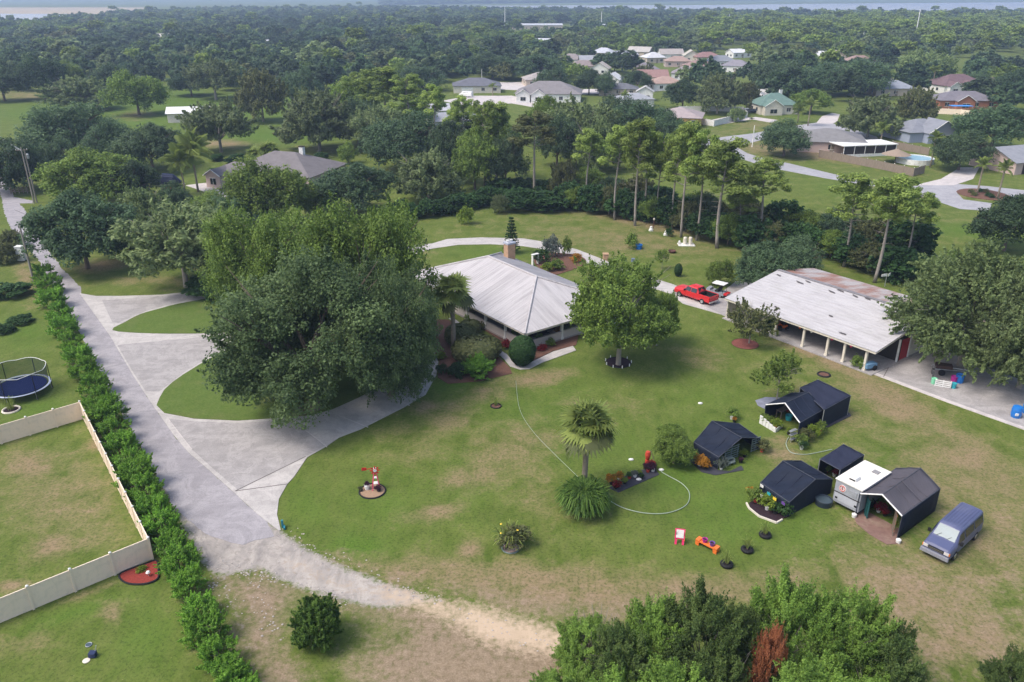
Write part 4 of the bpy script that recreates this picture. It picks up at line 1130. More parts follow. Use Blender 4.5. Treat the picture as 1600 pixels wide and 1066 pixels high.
palm_px(975, 145, 172, 9, 'palm beside the pool cage', kind='feather', name='street_palm', parts=False, n=16)

def blades(key, n, R, h, w, mat, seed, curl=1.0):
    rng = np.random.default_rng(seed)
    V = []; Q = []; tn = []
    for i in range(n):
        a = rng.uniform(0, 6.283); l = R * rng.uniform(.35, 1.05); hh = h * rng.uniform(.5, 1.1); b0 = R * .45 * rng.uniform(0, 1)
        d = np.array([math.cos(a), math.sin(a), 0]); s = np.array([-math.sin(a), math.cos(a), 0]) * w
        p0 = d * b0; prev = p0; ti = rng.uniform(0, 1)
        K = 4
        for k in range(1, K + 1):
            f = k / K
            p = p0 + d * (l - b0 * .5) * f + np.array([0, 0, hh * (math.sin(f * math.pi * .75 * curl) * 1.0)])
            wz = s * (1 - f * .75); wp = s * (1 - (f - 1 / K) * .75)
            b = len(V)
            V += [tuple(prev - wp), tuple(prev + wp), tuple(p + wz), tuple(p - wz)]; Q.append((b, b + 1, b + 2, b + 3)); tn += [ti] * 4
            prev = p
    PROTO[key] = (leafmesh_raw(key, V, Q, LM[mat], np.array(tn)), None, R, h)
blades('fern', 1100, 1.0, 1.0, .036, 'fern', 91)
blades('tuft', 60, 1.0, 1.2, .05, 'grey', 92)
blades('banana', 26, 1.0, 1.5, .12, 'green', 93)
blades('youngpalm', 44, 1.0, 1.2, .035, 'palm', 94)
fc = tree('fern', G(912, 797), 2.2, 4.3, 'large mound of dark green ferns around the palm trunk', 'shrub', 'fern_clump')
fe = thing('fern_clump', 'large rounded mound of dark green ferns around the palm trunk', 'fern clump', G(912, 797))
bpy.data.objects.remove(fc)
meshob(PROTO['fern'][0], 'fronds', fe, (0, 0, 0), (0, 0, 0), (2.15, 2.15, 2.0)); meshob(PROTO['fern'][0], 'fronds', fe, (0, 0, .5), (0, 0, 1.5), (1.7, 1.7, 1.6)); meshob(PROTO['fern'][0], 'fronds', fe, (0, 0, .9), (0, 0, 3.0), (1.2, 1.2, 1.25))

# ------------------------------------------------------------------ the wood beyond: single trees near, one mass farther out
clear = [ # photo-space clearings where no tree stands
 [(-100, 165), (-100, 285), (0, 290), (60, 280), (280, 262), (600, 250), (600, 150), (420, 150), (260, 135), (200, 160)],
 [(400, 80), (430, 72), (470, 80), (440, 90)],
 [(860, 38), (905, 38), (900, 62), (850, 62)],
 [(930, 42), (1010, 42), (1010, 50), (930, 50)],
 [(690, 134), (800, 134), (900, 132), (1000, 134), (1030, 160), (1000, 172), (700, 180)],
 [(1030, 172), (1185, 168), (1240, 180), (1300, 172), (1320, 190), (1480, 185), (1700, 215), (1700, 330), (1100, 240)],
 [(780, 56), (880, 48), (900, 60), (800, 66)],
 [(-100, 20), (170, 20), (170, 31), (90, 37), (20, 44), (-100, 47)],
 [(-100, -9), (590, -9), (600, 13), (560, 16), (420, 20), (380, 18), (230, 25), (160, 25), (-100, 24)],
 [(480, 10), (640, 8), (1700, -5), (1760, 27), (1400, 26), (1060, 24), (850, 19), (620, 17)],
]
HC = []      # house clearings filled from the house list: (X, Y, r)
def grow_wood():
    rng = np.random.default_rng(99)
    lim = [(-200, 150), (60, 142), (150, 140), (270, 138), (330, 150), (560, 175), (600, 135), (680, 140), (700, 132), (840, 128), (870, 150), (1000, 165), (1040, 160), (1180, 160), (1300, 165), (1500, 150), (1540, 175), (1800, 190)]
    lx, ly = zip(*lim)
    GAPS = [(rng.uniform(-.6, .6) * g_, g_, rng.uniform(12, 34)) for g_ in rng.uniform(420, 1700, 34)]
    pts = []
    Y = 215.0
    while Y < 6500:
        s = 13.0 if Y < 900 else (15.0 if Y < 2200 else 26.0)
        W = .72 * Y + 30
        n = int(2 * W / s)
        X = -W + (np.arange(n) + rng.uniform(-.42, .42, n)) * s
        YY = Y + rng.uniform(-.42, .42, n) * s
        d = YY * CP + CAM_H * SP
        px = 800 + F_ * X / d; py = 533 + F_ * (-YY * SP + CAM_H * CP) / d
        ok = py < np.interp(px, lx, ly)
        A = np.stack([px, py], 1)
        for c in clear: ok &= ~inpoly(A, c)
        for hx, hy, hr in HC:
            ok &= ~((np.abs(X - hx * YY / hy) < hr * .9) & (YY > hy - hr * 2.4) & (YY < hy + hr * .8))
        for tx, ty, tr_ in TREES[:70]:
            ok &= ((X - tx) ** 2 + (YY - ty) ** 2) > (tr_ * .7) ** 2
        for gx_, gy_, gr_ in GAPS: ok &= ((X - gx_) ** 2 + ((YY - gy_) * .6) ** 2) > gr_ ** 2
        ok &= (rng.uniform(0, 1, n) < np.where((py > 78) & (px > 850) & (px < 1200), .20, np.where((py > 84) & (px > 850), .52, 1.0)))
        sz = s / 11.0
        for x, y_, p in zip(X[ok], YY[ok], py[ok]): pts.append((x, y_, sz, p))
        Y += s
    return pts
# ------------------------------------------------------------------ generic building pieces
def edgevec(a, b): return (Vector(b) - Vector(a))
def slope(name, pts, mat, parent, th=.07, ribs=0, ribm=None, ribdir='up', rib=(.03, .022)):
    """pts: eave a, eave b, then the upper points; local frame: x along the eave, y up the slope"""
    P = [Vector(p) for p in pts]
    x = (P[1] - P[0]).normalized()
    n = x.cross(P[2] - P[0]).normalized()
    if n.z < 0: n = -n
    yv = n.cross(x)
    if yv.dot(P[2] - P[0]) < 0: yv = -yv
    R = Matrix((x, yv, x.cross(yv))).transposed().to_4x4()
    M = Matrix.Translation(P[0]) @ R
    Mi = M.inverted()
    L = [Mi @ p for p in P]
    sgn = 1 if (R.to_3x3() @ Vector((0, 0, 1))).z > 0 else -1
    mb = MB()
    nL = len(L)
    mb.add(L + [p - Vector((0, 0, th * sgn)) for p in L], [tuple(range(nL)), tuple(range(2 * nL - 1, nL - 1, -1))] + [(i, nL + i, nL + (i + 1) % nL, (i + 1) % nL) for i in range(nL)])
    if ribs:
        k = 0 if ribdir == 'up' else 1
        lo = min(p[k] for p in L); hi = max(p[k] for p in L)
        q = lo + ribs * .5
        while q < hi - .05:
            cr = []
            for i in range(nL):
                a, b = L[i], L[(i + 1) % nL]
                if (a[k] - q) * (b[k] - q) < 0:
                    tt_ = (q - a[k]) / (b[k] - a[k]); cr.append(a[1 - k] + (b[1 - k] - a[1 - k]) * tt_)
            if len(cr) >= 2:
                a0, a1 = min(cr), max(cr)
                if a1 - a0 > .2:
                    if k == 0: mb.box((q, (a0 + a1) / 2, sgn * rib[1] / 2), (rib[0], a1 - a0 - .02, rib[1]))
                    else: mb.box(((a0 + a1) / 2, q, sgn * rib[1] / 2), (a1 - a0 - .02, rib[0], rib[1]))
            q += ribs
    o = mb.build(name, mat)
    if parent is not None: o.parent = parent
    o.matrix_local = M
    return o

def metalroof(name, base, streak, rust=None):
    t = NT(name)
    v = t.coord('Object')
    st = t.noise(t.mapv(v, (1.6, .10, 1)), 1.0, 5, .65)
    bl = t.noise(t.mapv(v, (.35, .12, 1)), 1.0, 4, .6)
    f = t.noise(v, 3.0, 4, .7)
    c = t.mix(f, tuple(x * .93 for x in base), tuple(min(1, x * 1.05) for x in base))
    m_ = t.math('MULTIPLY', t.ramp(st, [(.36, 0), (.60, 1)]), t.ramp(bl, [(.40, .25), (.62, 1)]))
    c = t.mix(t.math('MULTIPLY', m_, .6), c, streak)
    if rust: c = t.mix(t.ramp(bl, [(.45, 0), (.6, .8)]), c, rust)
    t.principled(c, .55, .3, bump=f, bs=.2)
    return t.m
m_roof1 = metalroof('weathered_white_metal_roof', (.50, .475, .475), (.22, .20, .205))
def gar_roof():
    t = NT('weathered_white_garage_roof')
    v = t.coord('Object')
    a = t.noise(t.mapv(v, (.25, 1.6, 1)), 1.2, 5, .7)
    b = t.noise(v, .5, 5, .65, .5)
    f = t.noise(v, 5, 4, .7)
    c = t.mix(f, (.38, .365, .37), (.50, .485, .485))
    c = t.mix(t.ramp(a, [(.45, 0), (.7, .7)]), c, (.30, .28, .285))
    c = t.mix(t.ramp(b, [(.5, 0), (.72, .45)]), c, (.33, .32, .30))
    t.principled(c, .7, .25, bump=a, bs=.3)
    return t.m
m_roof2 = gar_roof()
m_rust = metalroof('rust_streaked_roof', (.40, .38, .38), (.24, .12, .08), (.26, .11, .07))
m_porchfloor = simple('porch_floor', (.30, .265, .255), .8, .2, var=.2)
m_rail = simple('pinkish_porch_siding', (.50, .44, .42), .7, .2, var=.1)

# ------------------------------------------------------------------ main house
HR = math.radians(36.87)
h = thing('main_house', 'long single-storey house with a weathered white metal hip roof and open porch', 'house', (1.41, 80.5, 0), HR)
WX, WY = 15.6, 25.7
EZ = 2.65; RZ = 5.55
Fp, Rp, Bp, Lp = (0, 0, EZ), (WX, 0, EZ), (WX, WY, EZ), (0, WY, EZ)
r1, r2 = (WX / 2, WX / 2, RZ), (WX / 2, WY - WX / 2, RZ)
slope('roof_slope', [Lp, Fp, r1, r2], m_roof1, h, ribs=.42)
slope('roof_slope', [Fp, Rp, r1], m_roof1, h, ribs=.42)
slope('roof_slope', [Rp, Bp, r2, r1], m_roof1, h, ribs=.42)
slope('roof_slope', [Bp, Lp, r2], m_roof1, h, ribs=.42)
for a, b in ((r1, r2), (Fp, r1), (Rp, r1), (Bp, r2), (Lp, r2)):
    MB().tube([Vector(a) + Vector((0, 0, .05)), Vector(b) + Vector((0, 0, .05))], .13, 6).build('ridge_cap', m_roof1, h)
fas = MB()
for a, b in ((Fp, Rp), (Rp, Bp), (Bp, Lp), (Lp, Fp)):
    a, b = Vector(a), Vector(b); d = (b - a)
    c = (a + b) / 2; inn = (Vector((WX / 2, WY / 2, c.z)) - c).normalized()
    c = c + inn * .12 - Vector((0, 0, .16))
    fas.box(c, (d.length - .3, .06, .2), math.atan2(d.y, d.x))
fas.build('fascia', cream, h)
IN = 1.0
MB().box((WX / 2, WY / 2, .1), (WX - 2 * IN + .3, WY - 2 * IN + .3, .2)).build('porch_floor', m_porchfloor, h)
for (cx, cy, lx, ly) in ((IN, WY / 2, .14, WY - 2 * IN), (WX / 2, IN, WX - 2 * IN, .14), (WX - IN, WY / 2, .14, WY - 2 * IN), (WX / 2, WY - IN, WX - 2 * IN, .14)):
    MB().box((cx, cy, .62), (lx, ly, .85)).box((cx, cy, 1.09), (lx + .1, ly + .1, .08)).build('low_wall', m_rail, h)
post0 = MB().box((0, 0, 1.35), (.26, .26, 2.6)).box((0, 0, .25), (.36, .36, .3)).build('porch_post', white, h)
post0.location = (IN, IN, 0)
for k in range(1, 7):
    for x in (IN, WX - IN):
        q = post0.copy(); COL.objects.link(q); q.location = (x, IN + k * (WY - 2 * IN) / 6, 0)
for x in (IN + 5.2, WX - IN - 4, WX - IN):
    for y_ in (IN, WY - IN):
        q = post0.copy(); COL.objects.link(q); q.location = (x, y_, 0)
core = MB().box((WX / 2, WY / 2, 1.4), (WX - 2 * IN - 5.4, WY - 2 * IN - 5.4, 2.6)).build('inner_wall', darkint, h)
for k in range(5):
    w_ = MB().box((0, 0, 0), (.08, 1.5, 1.3)).build('window', darkglass, h); w_.location = (IN + 2.68, 5.5 + k * 3.6, 1.5)
    MB().box((0, 0, .69), (.11, 1.62, .1)).box((0, 0, -.69), (.11, 1.62, .1)).build('window_frame', white, w_)
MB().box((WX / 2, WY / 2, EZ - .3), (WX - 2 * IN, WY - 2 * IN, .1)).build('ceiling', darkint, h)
ch = MB().box((0, 0, 3.2), (1.25, 1.0, 4.2)).build('chimney', brick_m, h); ch.location = (WX - 1.6, 21.6, 0)
MB().box((0, 0, 5.42), (1.4, 1.15, .24)).build('chimney_crown', simple('chimney_cap_grey', (.36, .38, .44), .6), ch)
MB().lathe((-.3, 0, 5.5), [(.17, 0), (.17, .3), (.22, .3), (.22, .36)], 10).lathe((.3, 0, 5.5), [(.17, 0), (.17, .3), (.22, .3), (.22, .36)], 10).build('flue_cap', white, ch)
for x, y_ in ((9.6, 3.1), (10.9, 3.0)):
    z = EZ + (RZ - EZ) * y_ / (WX / 2)
    MB().tube([(x, y_, z - .1), (x, y_, z + .32)], .09, 8).build('vent_pipe', black, h)
rg = random.Random(3)
# porch furniture and plants seen behind the rail
pt = thing('porch_table', 'low dark table on the porch behind the egg-shaped shrub', 'table', h.location + Vector((math.cos(HR) * 4.2 - math.sin(HR) * 2.2, math.sin(HR) * 4.2 + math.cos(HR) * 2.2, .2)), HR)
MB().box((0, 0, .72), (1.6, .8, .06)).build('tabletop', darkint, pt)
for a in (-.7, .7):
    for b in (-.32, .32): MB().box((a, b, .35), (.06, .06, .7)).build('leg', steel, pt)
def hl(x, y, z=0): return Vector((1.41 + math.cos(HR) * x - math.sin(HR) * y, 80.5 + math.sin(HR) * x + math.cos(HR) * y, z))
for i, (x, y, k_, nm, lb) in enumerate([(1.9, 1.8, 'shrub_lime', 'potted_plant', 'lime potted plant inside the porch corner'), (3.2, 1.7, 'shrub', 'potted_plant', 'green potted plant on the right side of the porch corner'), (6.2, 1.8, 'shrub_oranges', 'potted_plant', 'orange-leaved potted plant on the porch'),
      (1.8, 4.2, 'shrub', 'potted_plant', 'leafy potted plant on the left porch beside the second post'), (7.5, 1.7, 'shrub_greys', 'potted_plant', 'pale potted plant at the right of the porch'), (1.8, 6.0, 'shrub_greys', 'potted_plant', 'pale potted plant on the left porch')]):
    p_ = thing(nm, lb, 'potted plant', hl(x, y, .2))
    MB().lathe((0, 0, 0), [(.16, 0), (.22, .35), (.2, .36)], 10).build('pot', [white, redclay, blueplastic][i % 3], p_)
    meshob(PROTO[k_][0], 'foliage', p_, (0, 0, .3), (0, 0, i), (.55, .55, .65))
ar = thing('garden_arbor', 'small white garden arbor behind the chimney side of the house', 'arbor', G(836, 414), HR)
for a in (-.5, .5):
    MB().box((a, 0, .8), (.1, .4, 1.6)).build('post', white, ar)
MB().box((0, 0, 1.65), (1.2, .5, .1)).build('top', white, ar)

# ------------------------------------------------------------------ garage
g = thing('garage', 'open-fronted long garage with a weathered white low-slope roof and cream columns', 'garage', (37.9, 75.5, 0), math.radians(36.3))
GL, GD = 20.0, 18.2
def gl(x, y, z=0):
    a = math.radians(36.3)
    return Vector((37.9 + math.cos(a) * x - math.sin(a) * y, 75.5 + math.sin(a) * x + math.cos(a) * y, z))
e0, e1, k0, k1, b0_, b1_ = (0, 0, 2.75), (0, GL, 2.75), (10.2, 0, 4.35), (10.2, GL, 4.35), (GD, 0, 3.0), (GD, GL, 3.0)
slope('roof_slope', [e1, e0, k0, k1], m_roof2, g, ribs=.62, ribdir='across', rib=(.03, .025))
slope('roof_slope', [b0_, b1_, k1, k0], m_rust, g, ribs=1.0, ribdir='across', rib=(.05, .03), th=.08)
MB().box((10.2, GL / 2, 4.39), (.5, GL, .06)).build('ridge_strip', simple('dark_ridge_felt', (.20, .19, .20), .9, var=.5, ns=1.5), g)
rf_ = random.Random(12)
for k in range(11):      # torn felt patches near the ridge and lower slope
    x = rf_.choice([9.6, 9.2, 8.6, 9.9, 4.0, 1.5]) + rf_.uniform(-.4, .3); y_ = rf_.uniform(1, GL - 1)
    z = 2.75 + (4.35 - 2.75) * x / 10.2 + .035
    fp = MB().prism([(rf_.uniform(-.9, -.3), -.12), (0, -.2), (rf_.uniform(.3, .9), -.08), (rf_.uniform(.2, .7), .14), (-.2, .16)], -.01, .012).build('felt_patch', simple('torn_felt', (.10, .09, .09), .9), g)
    fp.location = (x, y_, z); fp.rotation_euler = (0, -math.atan2(1.6, 10.2), math.pi / 2 + rf_.uniform(-.2, .2))
MB().box((.1, GL / 2, 2.58), (.08, GL - .1, .26)).build('fascia', cream, g)
for yy in (.05, GL - .05):
    m = MB()
    for (xa, za, xb, zb) in ((.1, 2.6, 10.2, 4.2), (10.2, 4.2, GD - .1, 2.86)):
        l = math.hypot(xb - xa, zb - za); M = Matrix.Translation(((xa + xb) / 2, yy, (za + zb) / 2)) @ Matrix.Rotation(-math.atan2(zb - za, xb - xa), 4, 'Y')
        m.box((0, 0, 0), (l, .07, .22), M=M)
    m.build('barge_board', cream, g)
cols = [gl(0, 0)] 
for p_ in ((1216, 524), (1258, 541), (1295, 555), (1325, 563), (1355, 577)):
    w_ = PM[g.name].inverted() @ G(*p_)
    c_ = MB().box((0, 0, 1.28), (.24, .24, 2.5)).box((0, 0, .2), (.34, .34, .4)).build('column', cream, g); c_.location = (.45, w_.y, 0)
MB().box((GD / 2, GL / 2, .05), (GD, GL, .14)).build('floor_slab', m_drive2, g)
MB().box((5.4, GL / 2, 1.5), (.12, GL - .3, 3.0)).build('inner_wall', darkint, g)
MB().box((GD - .4, GL / 2, 1.4), (.15, GL - .4, 2.9)).build('back_wall', cream, g)
MB().prism([(11.4 - .0, GL - .35), (GD - .4, GL - .35), (GD - .4, GL - .2), (11.4, GL - .2)], .05, 2.9).prism([(.4, GL - .35), (11.4, GL - .35), (11.4, GL - .2), (.4, GL - .2)], .05, 2.6).build('end_wall', cream, g)
MB().prism([(7.5, .3), (GD - .4, .3), (GD - .4, .45), (7.5, .45)], .05, 2.9).build('end_wall', cream, g)
dr = MB().box((6.3, .3, 1.35), (1.9, .1, 2.4)).build('red_door', simple('dark_red_door', (.33, .015, .02), .5), g)
for xx in (5.2, 7.4): MB().box((xx, .26, 1.4), (.2, .16, 2.7)).build('door_post', white, g)
for i, (y_, c_) in enumerate([(5.5, pink), (8.1, white), (9.6, orange), (3.2, pink)]):
    q = thing('hanging_pot', ['pink hanging pot under the garage eave', 'white hanging pot under the garage eave', 'orange hanging pot under the garage eave', 'pale pink hanging pot by the right garage column'][i], 'hanging pot', gl(.7, y_, 2.0))
    MB().lathe((0, 0, 0), [(.1, 0), (.17, .2), (.17, .22)], 10).build('pot', c_, q)
    MB().tube([(0, 0, .2), (0, 0, .65)], .01, 4).build('hook', steel, q)
mw = thing('riding_mower', 'orange and black riding mower parked in the left garage bay', 'lawn mower', gl(2.9, 13.6, .12), math.radians(110))
MB().box((.35, 0, .55), (.9, .7, .35), taper=.85).box((-.5, 0, .6), (.6, .8, .2)).build('body', orange, mw)
MB().box((-.45, 0, .8), (.45, .45, .12)).box((-.68, 0, 1.0), (.1, .45, .4)).build('seat', black, mw)
MB().box((0, 0, .28), (1.0, 1.2, .16)).build('mower_deck', orange, mw)
for sx, r_ in ((.6, .22), (-.55, .34)):
    for sy in (-.5, .5):
        MB().tube([(sx, sy - .11, r_), (sx, sy + .11, r_)], r_, 14).build('wheel', black, mw)
MB().tube([(.1, 0, .7), (-.1, 0, 1.05)], .03, 6).torus((-.12, 0, 1.07), .17, .02, 14, 6).build('steering_wheel', black, mw)
ct = thing('blue_cart', 'light blue cart beside the right garage column', 'cart', gl(1.0, .9, .12), math.radians(20))
MB().box((0, 0, .55), (1.3, .7, .5)).build('tub', simple('pale_blue_paint', (.14, .27, .42), .5), ct)
for sy in (-.4, .4): MB().tube([(.35, sy - .04, .3), (.35, sy + .04, .3)], .3, 14).build('wheel', black, ct)
MB().tube([(-.6, .3, .6), (-1.2, .3, .95)], .025).tube([(-.6, -.3, .6), (-1.2, -.3, .95)], .025).build('handle', steel, ct)
q = thing('satellite_mount', 'white roof antenna behind the garage', 'antenna', G(1382, 448) + Vector((0, 0, 0)), .3)
MB().tube([(0, 0, 0), (0, 0, 1.5)], .06).build('mast', steel, q)
MB().box((-.4, 0, 1.7), (.9, .06, .35)).box((.4, 0, 1.7), (.7, .06, .35), .5).build('blade', white, q)

# ------------------------------------------------------------------ vehicles
def loft(mb, sts, M=None):
    """sts: (x, [(y,z)...]) half profiles from bottom centre to top centre"""
    vs = []; n = None; fs = []
    for x, prof in sts:
        ring = [(x, y, z) for y, z in prof] + [(x, -y, z) for y, z in prof[::-1][1:-1]]
        n = len(ring); vs += ring
    for i in range(len(sts) - 1):
        for k in range(n):
            k2 = (k + 1) % n
            fs.append((i * n + k, (i + 1) * n + k, (i + 1) * n + k2, i * n + k2))
    fs.append(tuple(range(n))); fs.append(tuple(range((len(sts) - 1) * n, len(sts) * n))[::-1])
    mb.add(vs, fs, M)
    return mb

def prof(w, zb, zbelt, wr, zr):
    return [(0, zb), (w * .9, zb), (w, zb + .18), (w, (zb + zbelt) / 2), (w * .985, zbelt), (wr, zr - .10), (wr - .12, zr), (0, zr + .03)]

def wheels(o, xs, w, r=.37):
    for x in xs:
        for s in (-1, 1):
            t_ = MB().lathe((0, 0, 0), [(r * .6, -.12), (r * .93, -.12), (r, -.08), (r, .08), (r * .93, .12), (r * .6, .12)], 20).build('wheel', black, o, smooth=False)
            t_.location = (x, s * (w - .1), r); t_.rotation_euler = (math.pi / 2, 0, 0)
            MB().lathe((0, 0, 0), [(r * .12, -.135), (r * .55, -.13), (r * .62, -.06), (r * .62, .06), (r * .55, .13), (r * .12, .135)], 14).build('rim', chrome, t_)

def quadpatch(name, pts, mat, parent, off, th=.02):
    P = [Vector(p) for p in pts]
    n = (P[1] - P[0]).cross(P[2] - P[0]).normalized()
    if n.dot(off) < 0: n = -n
    P = [p + n * .012 for p in P]
    return MB().add([p for p in P] + [p - n * th for p in P], [(0, 1, 2, 3), (7, 6, 5, 4), (0, 4, 5, 1), (1, 5, 6, 2), (2, 6, 7, 3), (3, 7, 4, 0)]).build(name, mat, parent)

v = thing('van', 'old blue-grey full-size van with a sun-faded roof parked on the lawn', 'van', (32.15, 47.6, 0), math.atan2(-.645, -.765))
body = MB()
loft(body, [(2.72, prof(.90, .42, .75, .86, .98)), (2.62, prof(.97, .36, .85, .90, 1.12)), (1.85, prof(.99, .34, 1.0, .90, 1.30)), (1.72, prof(.995, .34, 1.1, .88, 1.36)), (1.00, prof(1.0, .34, 1.22, .80, 1.98)), (.80, prof(1.0, .34, 1.22, .80, 2.06)), (-2.6, prof(1.0, .34, 1.22, .80, 2.08)), (-2.80, prof(.97, .36, 1.2, .76, 2.0)), (-2.86, prof(.94, .42, 1.15, .72, 1.9))])
body.build('body', bluegrey, v, smooth=False)
quadpatch('windshield', [(1.74, -.74, 1.36), (1.74, .74, 1.36), (1.06, .68, 1.97), (1.06, -.68, 1.97)], winglass, v, Vector((1, 0, 1)))
for s in (-1, 1):
    off = Vector((0, s, .2))
    quadpatch('side_window', [(1.62, s * .975, 1.24), (.55, s * .985, 1.24), (.55, s * .84, 1.84), (1.22, s * .84, 1.84)], darkglass, v, off)
    quadpatch('side_window', [(.40, s * .985, 1.27), (-1.0, s * .985, 1.27), (-1.0, s * .84, 1.84), (.40, s * .84, 1.84)], darkglass, v, off)
    quadpatch('side_window', [(-1.15, s * .985, 1.27), (-2.55, s * .985, 1.27), (-2.55, s * .84, 1.84), (-1.15, s * .84, 1.84)], darkglass, v, off)
    hl_ = MB().box((2.74, s * .72, .86), (.08, .32, .20)).build('headlight', simple('headlight_glass', (.55, .52, .50), .15, .8), v)
    MB().box((2.70, s * .91, .84), (.10, .08, .18)).build('turn_signal', simple('amber_lens', (.6, .18, .03), .2), v)
    m_ = MB().box((1.45, s * 1.12, 1.32), (.12, .2, .28)).tube([(1.45, s * .98, 1.25), (1.45, s * 1.1, 1.28)], .03).build('mirror', black, v)
    MB().tube([(1.78, -.15 + s * .35, 1.36), (1.55, .1 + s * .35, 1.57)], .014, 4).build('wiper', black, v)
gr_ = MB().box((2.75, 0, .86), (.06, 1.04, .24)).build('grille', black, v)
MB().box((2.80, 0, .90), (.03, 1.0, .035)).box((2.80, 0, .80), (.03, 1.0, .035)).build('grille_bar', chrome, gr_)
MB().box((2.86, 0, .52), (.18, 1.96, .26), taper=.97).build('bumper', simple('silver_bumper', (.30, .31, .36), .4, .4, .3), v)
for k in range(7):
    MB().box((-.9, -.6 + k * .2, 2.115), (3.0, .03, .018)).build('roof_rib', bluegrey, v)
wheels(v, (1.75, -1.75), 1.0)

t_ = thing('pickup_truck', 'bright red crew-cab pickup with an open black-lined bed', 'pickup truck', (24.15, 98.6, 0), math.radians(129.7))
bd = MB()
loft(bd, [(2.85, prof(.88, .5, .8, .84, 1.0)), (2.75, prof(.96, .42, .9, .88, 1.12)), (1.5, prof(.99, .4, 1.05, .90, 1.24)), (1.30, prof(1.0, .4, 1.15, .88, 1.28)), (.62, prof(1.0, .4, 1.2, .72, 1.82)), (.4, prof(1.0, .4, 1.2, .72, 1.88)), (-.75, prof(1.0, .4, 1.2, .72, 1.87)), (-1.05, prof(1.0, .4, 1.2, .80, 1.38))])
bd.box((-2.0, .93, .88), (1.9, .12, .78)).box((-2.0, -.93, .88), (1.9, .12, .78)).box((-2.0, 0, .6), (1.88, 1.74, .12))
bd.build('body', redp, t_)
MB().box((-2.93, 0, .9), (.08, 1.9, .66)).build('tailgate', redp, t_)
MB().box((-1.98, 0, .70), (1.84, 1.72, .05)).box((-1.98, .86, .98), (1.84, .03, .5)).box((-1.98, -.86, .98), (1.84, .03, .5)).box((-1.08, 0, 1.0), (.03, 1.7, .5)).build('bed_liner', black, t_)
quadpatch('windshield', [(1.30, -.72, 1.30), (1.30, .72, 1.30), (.68, .62, 1.80), (.68, -.62, 1.80)], winglass, t_, Vector((1, 0, 1)))
quadpatch('rear_window', [(-1.03, -.68, 1.40), (-1.03, .68, 1.40), (-.80, .62, 1.80), (-.80, -.62, 1.80)], darkglass, t_, Vector((-1, 0, 1)))
for s in (-1, 1):
    off = Vector((0, s, .3))
    quadpatch('side_window', [(1.15, s * .98, 1.24), (.12, s * .985, 1.24), (.12, s * .76, 1.74), (.70, s * .76, 1.74)], darkglass, t_, off)
    quadpatch('side_window', [(.02, s * .985, 1.24), (-.85, s * .985, 1.24), (-.78, s * .76, 1.74), (.02, s * .76, 1.74)], darkglass, t_, off)
    MB().box((2.84, s * .70, .92), (.08, .34, .2)).build('headlight', white, t_)
    MB().box((-2.97, s * .90, .92), (.05, .12, .4)).build('tail_light', simple('red_lens', (.35, .01, .01), .2), t_)
    MB().box((1.0, s * 1.1, 1.28), (.14, .2, .2)).build('mirror', black, t_)
MB().box((2.88, 0, .55), (.16, 1.9, .24)).build('bumper', chrome, t_)
MB().box((-3.02, 0, .52), (.16, 1.85, .2)).build('bumper', chrome, t_)
wheels(t_, (1.85, -1.85), 1.0, .39)

u = thing('utility_cart', 'small white-topped utility cart behind the red pickup', 'golf cart', G(1119, 462), math.radians(140))
MB().box((0, 0, .55), (2.6, 1.3, .35), taper=.95).box((1.0, 0, .85), (.6, 1.2, .3), taper=.8).build('body', simple('grey_cart_body', (.24, .25, .28), .4), u)
MB().box((-.35, 0, 1.85), (1.7, 1.3, .07)).build('canopy', white, u)
for a in (-1.1, .4):
    for b in (-.58, .58): MB().tube([(a, b, .6), (a, b, 1.85)], .025, 5).build('canopy_post', black, u)
MB().box((-.2, 0, .85), (.5, 1.1, .14)).box((-.45, 0, 1.1), (.12, 1.1, .45)).build('seat', black, u)
MB().box((-1.35, 0, .62), (.7, 1.2, .2)).build('cargo_bed', redp, u)
wheels(u, (.85, -.85), .62, .26)

def simple_car(name, label, base, rz, mat, van=False):
    o = thing(name, label, 'van' if van else 'car', base, rz)
    b = MB()
    if van:
        loft(b, [(2.6, prof(.9, .4, .8, .85, 1.1)), (1.9, prof(.98, .35, 1.1, .85, 1.35)), (1.3, prof(1.0, .35, 1.2, .8, 2.1)), (-2.6, prof(1.0, .35, 1.2, .8, 2.15)), (-2.7, prof(.95, .4, 1.2, .75, 2.05))])
    else:
        loft(b, [(2.2, prof(.78, .35, .6, .7, .75)), (1.2, prof(.88, .3, .8, .75, .95)), (.5, prof(.9, .3, .9, .62, 1.38)), (-.9, prof(.9, .3, .9, .62, 1.4)), (-1.6, prof(.88, .3, .85, .7, 1.0)), (-2.15, prof(.8, .35, .75, .7, .92))])
    b.build('body', mat, o)
    zt = 1.9 if van else 1.33
    for s in (-1, 1):
        quadpatch('side_window', [(1.0, s * .95, zt * .62), (-1.6, s * .95, zt * .62), (-1.3, s * .82, zt), (.6, s * .82, zt)], darkglass, o, Vector((0, s, .2)))
    quadpatch('windshield', [(1.85, -.7, 1.3), (1.85, .7, 1.3), (1.4, .65, 1.95), (1.4, -.65, 1.95)] if van else [(1.1, -.65, .98), (1.1, .65, .98), (.55, .55, 1.33), (.55, -.55, 1.33)], darkglass, o, Vector((1, 0, 1)))
    wheels(o, (1.4, -1.4), .92, .33)
    return o
silver = simple('silver_paint', (.55, .56, .58), .25, .5, .3)
simple_car('parked_van', 'white van parked in front of the grey-roofed far house', G(728, 152), math.radians(160), white, True)
simple_car('parked_car', 'silver car parked left of the green-roofed house', G(1164, 176), math.radians(170), silver)
simple_car('parked_car', 'dark car beside the silver one left of the green-roofed house', G(1176, 177), math.radians(170), black)
simple_car('parked_car', 'silver car parked near the brown-roofed house', G(378, 316), math.radians(150), silver)
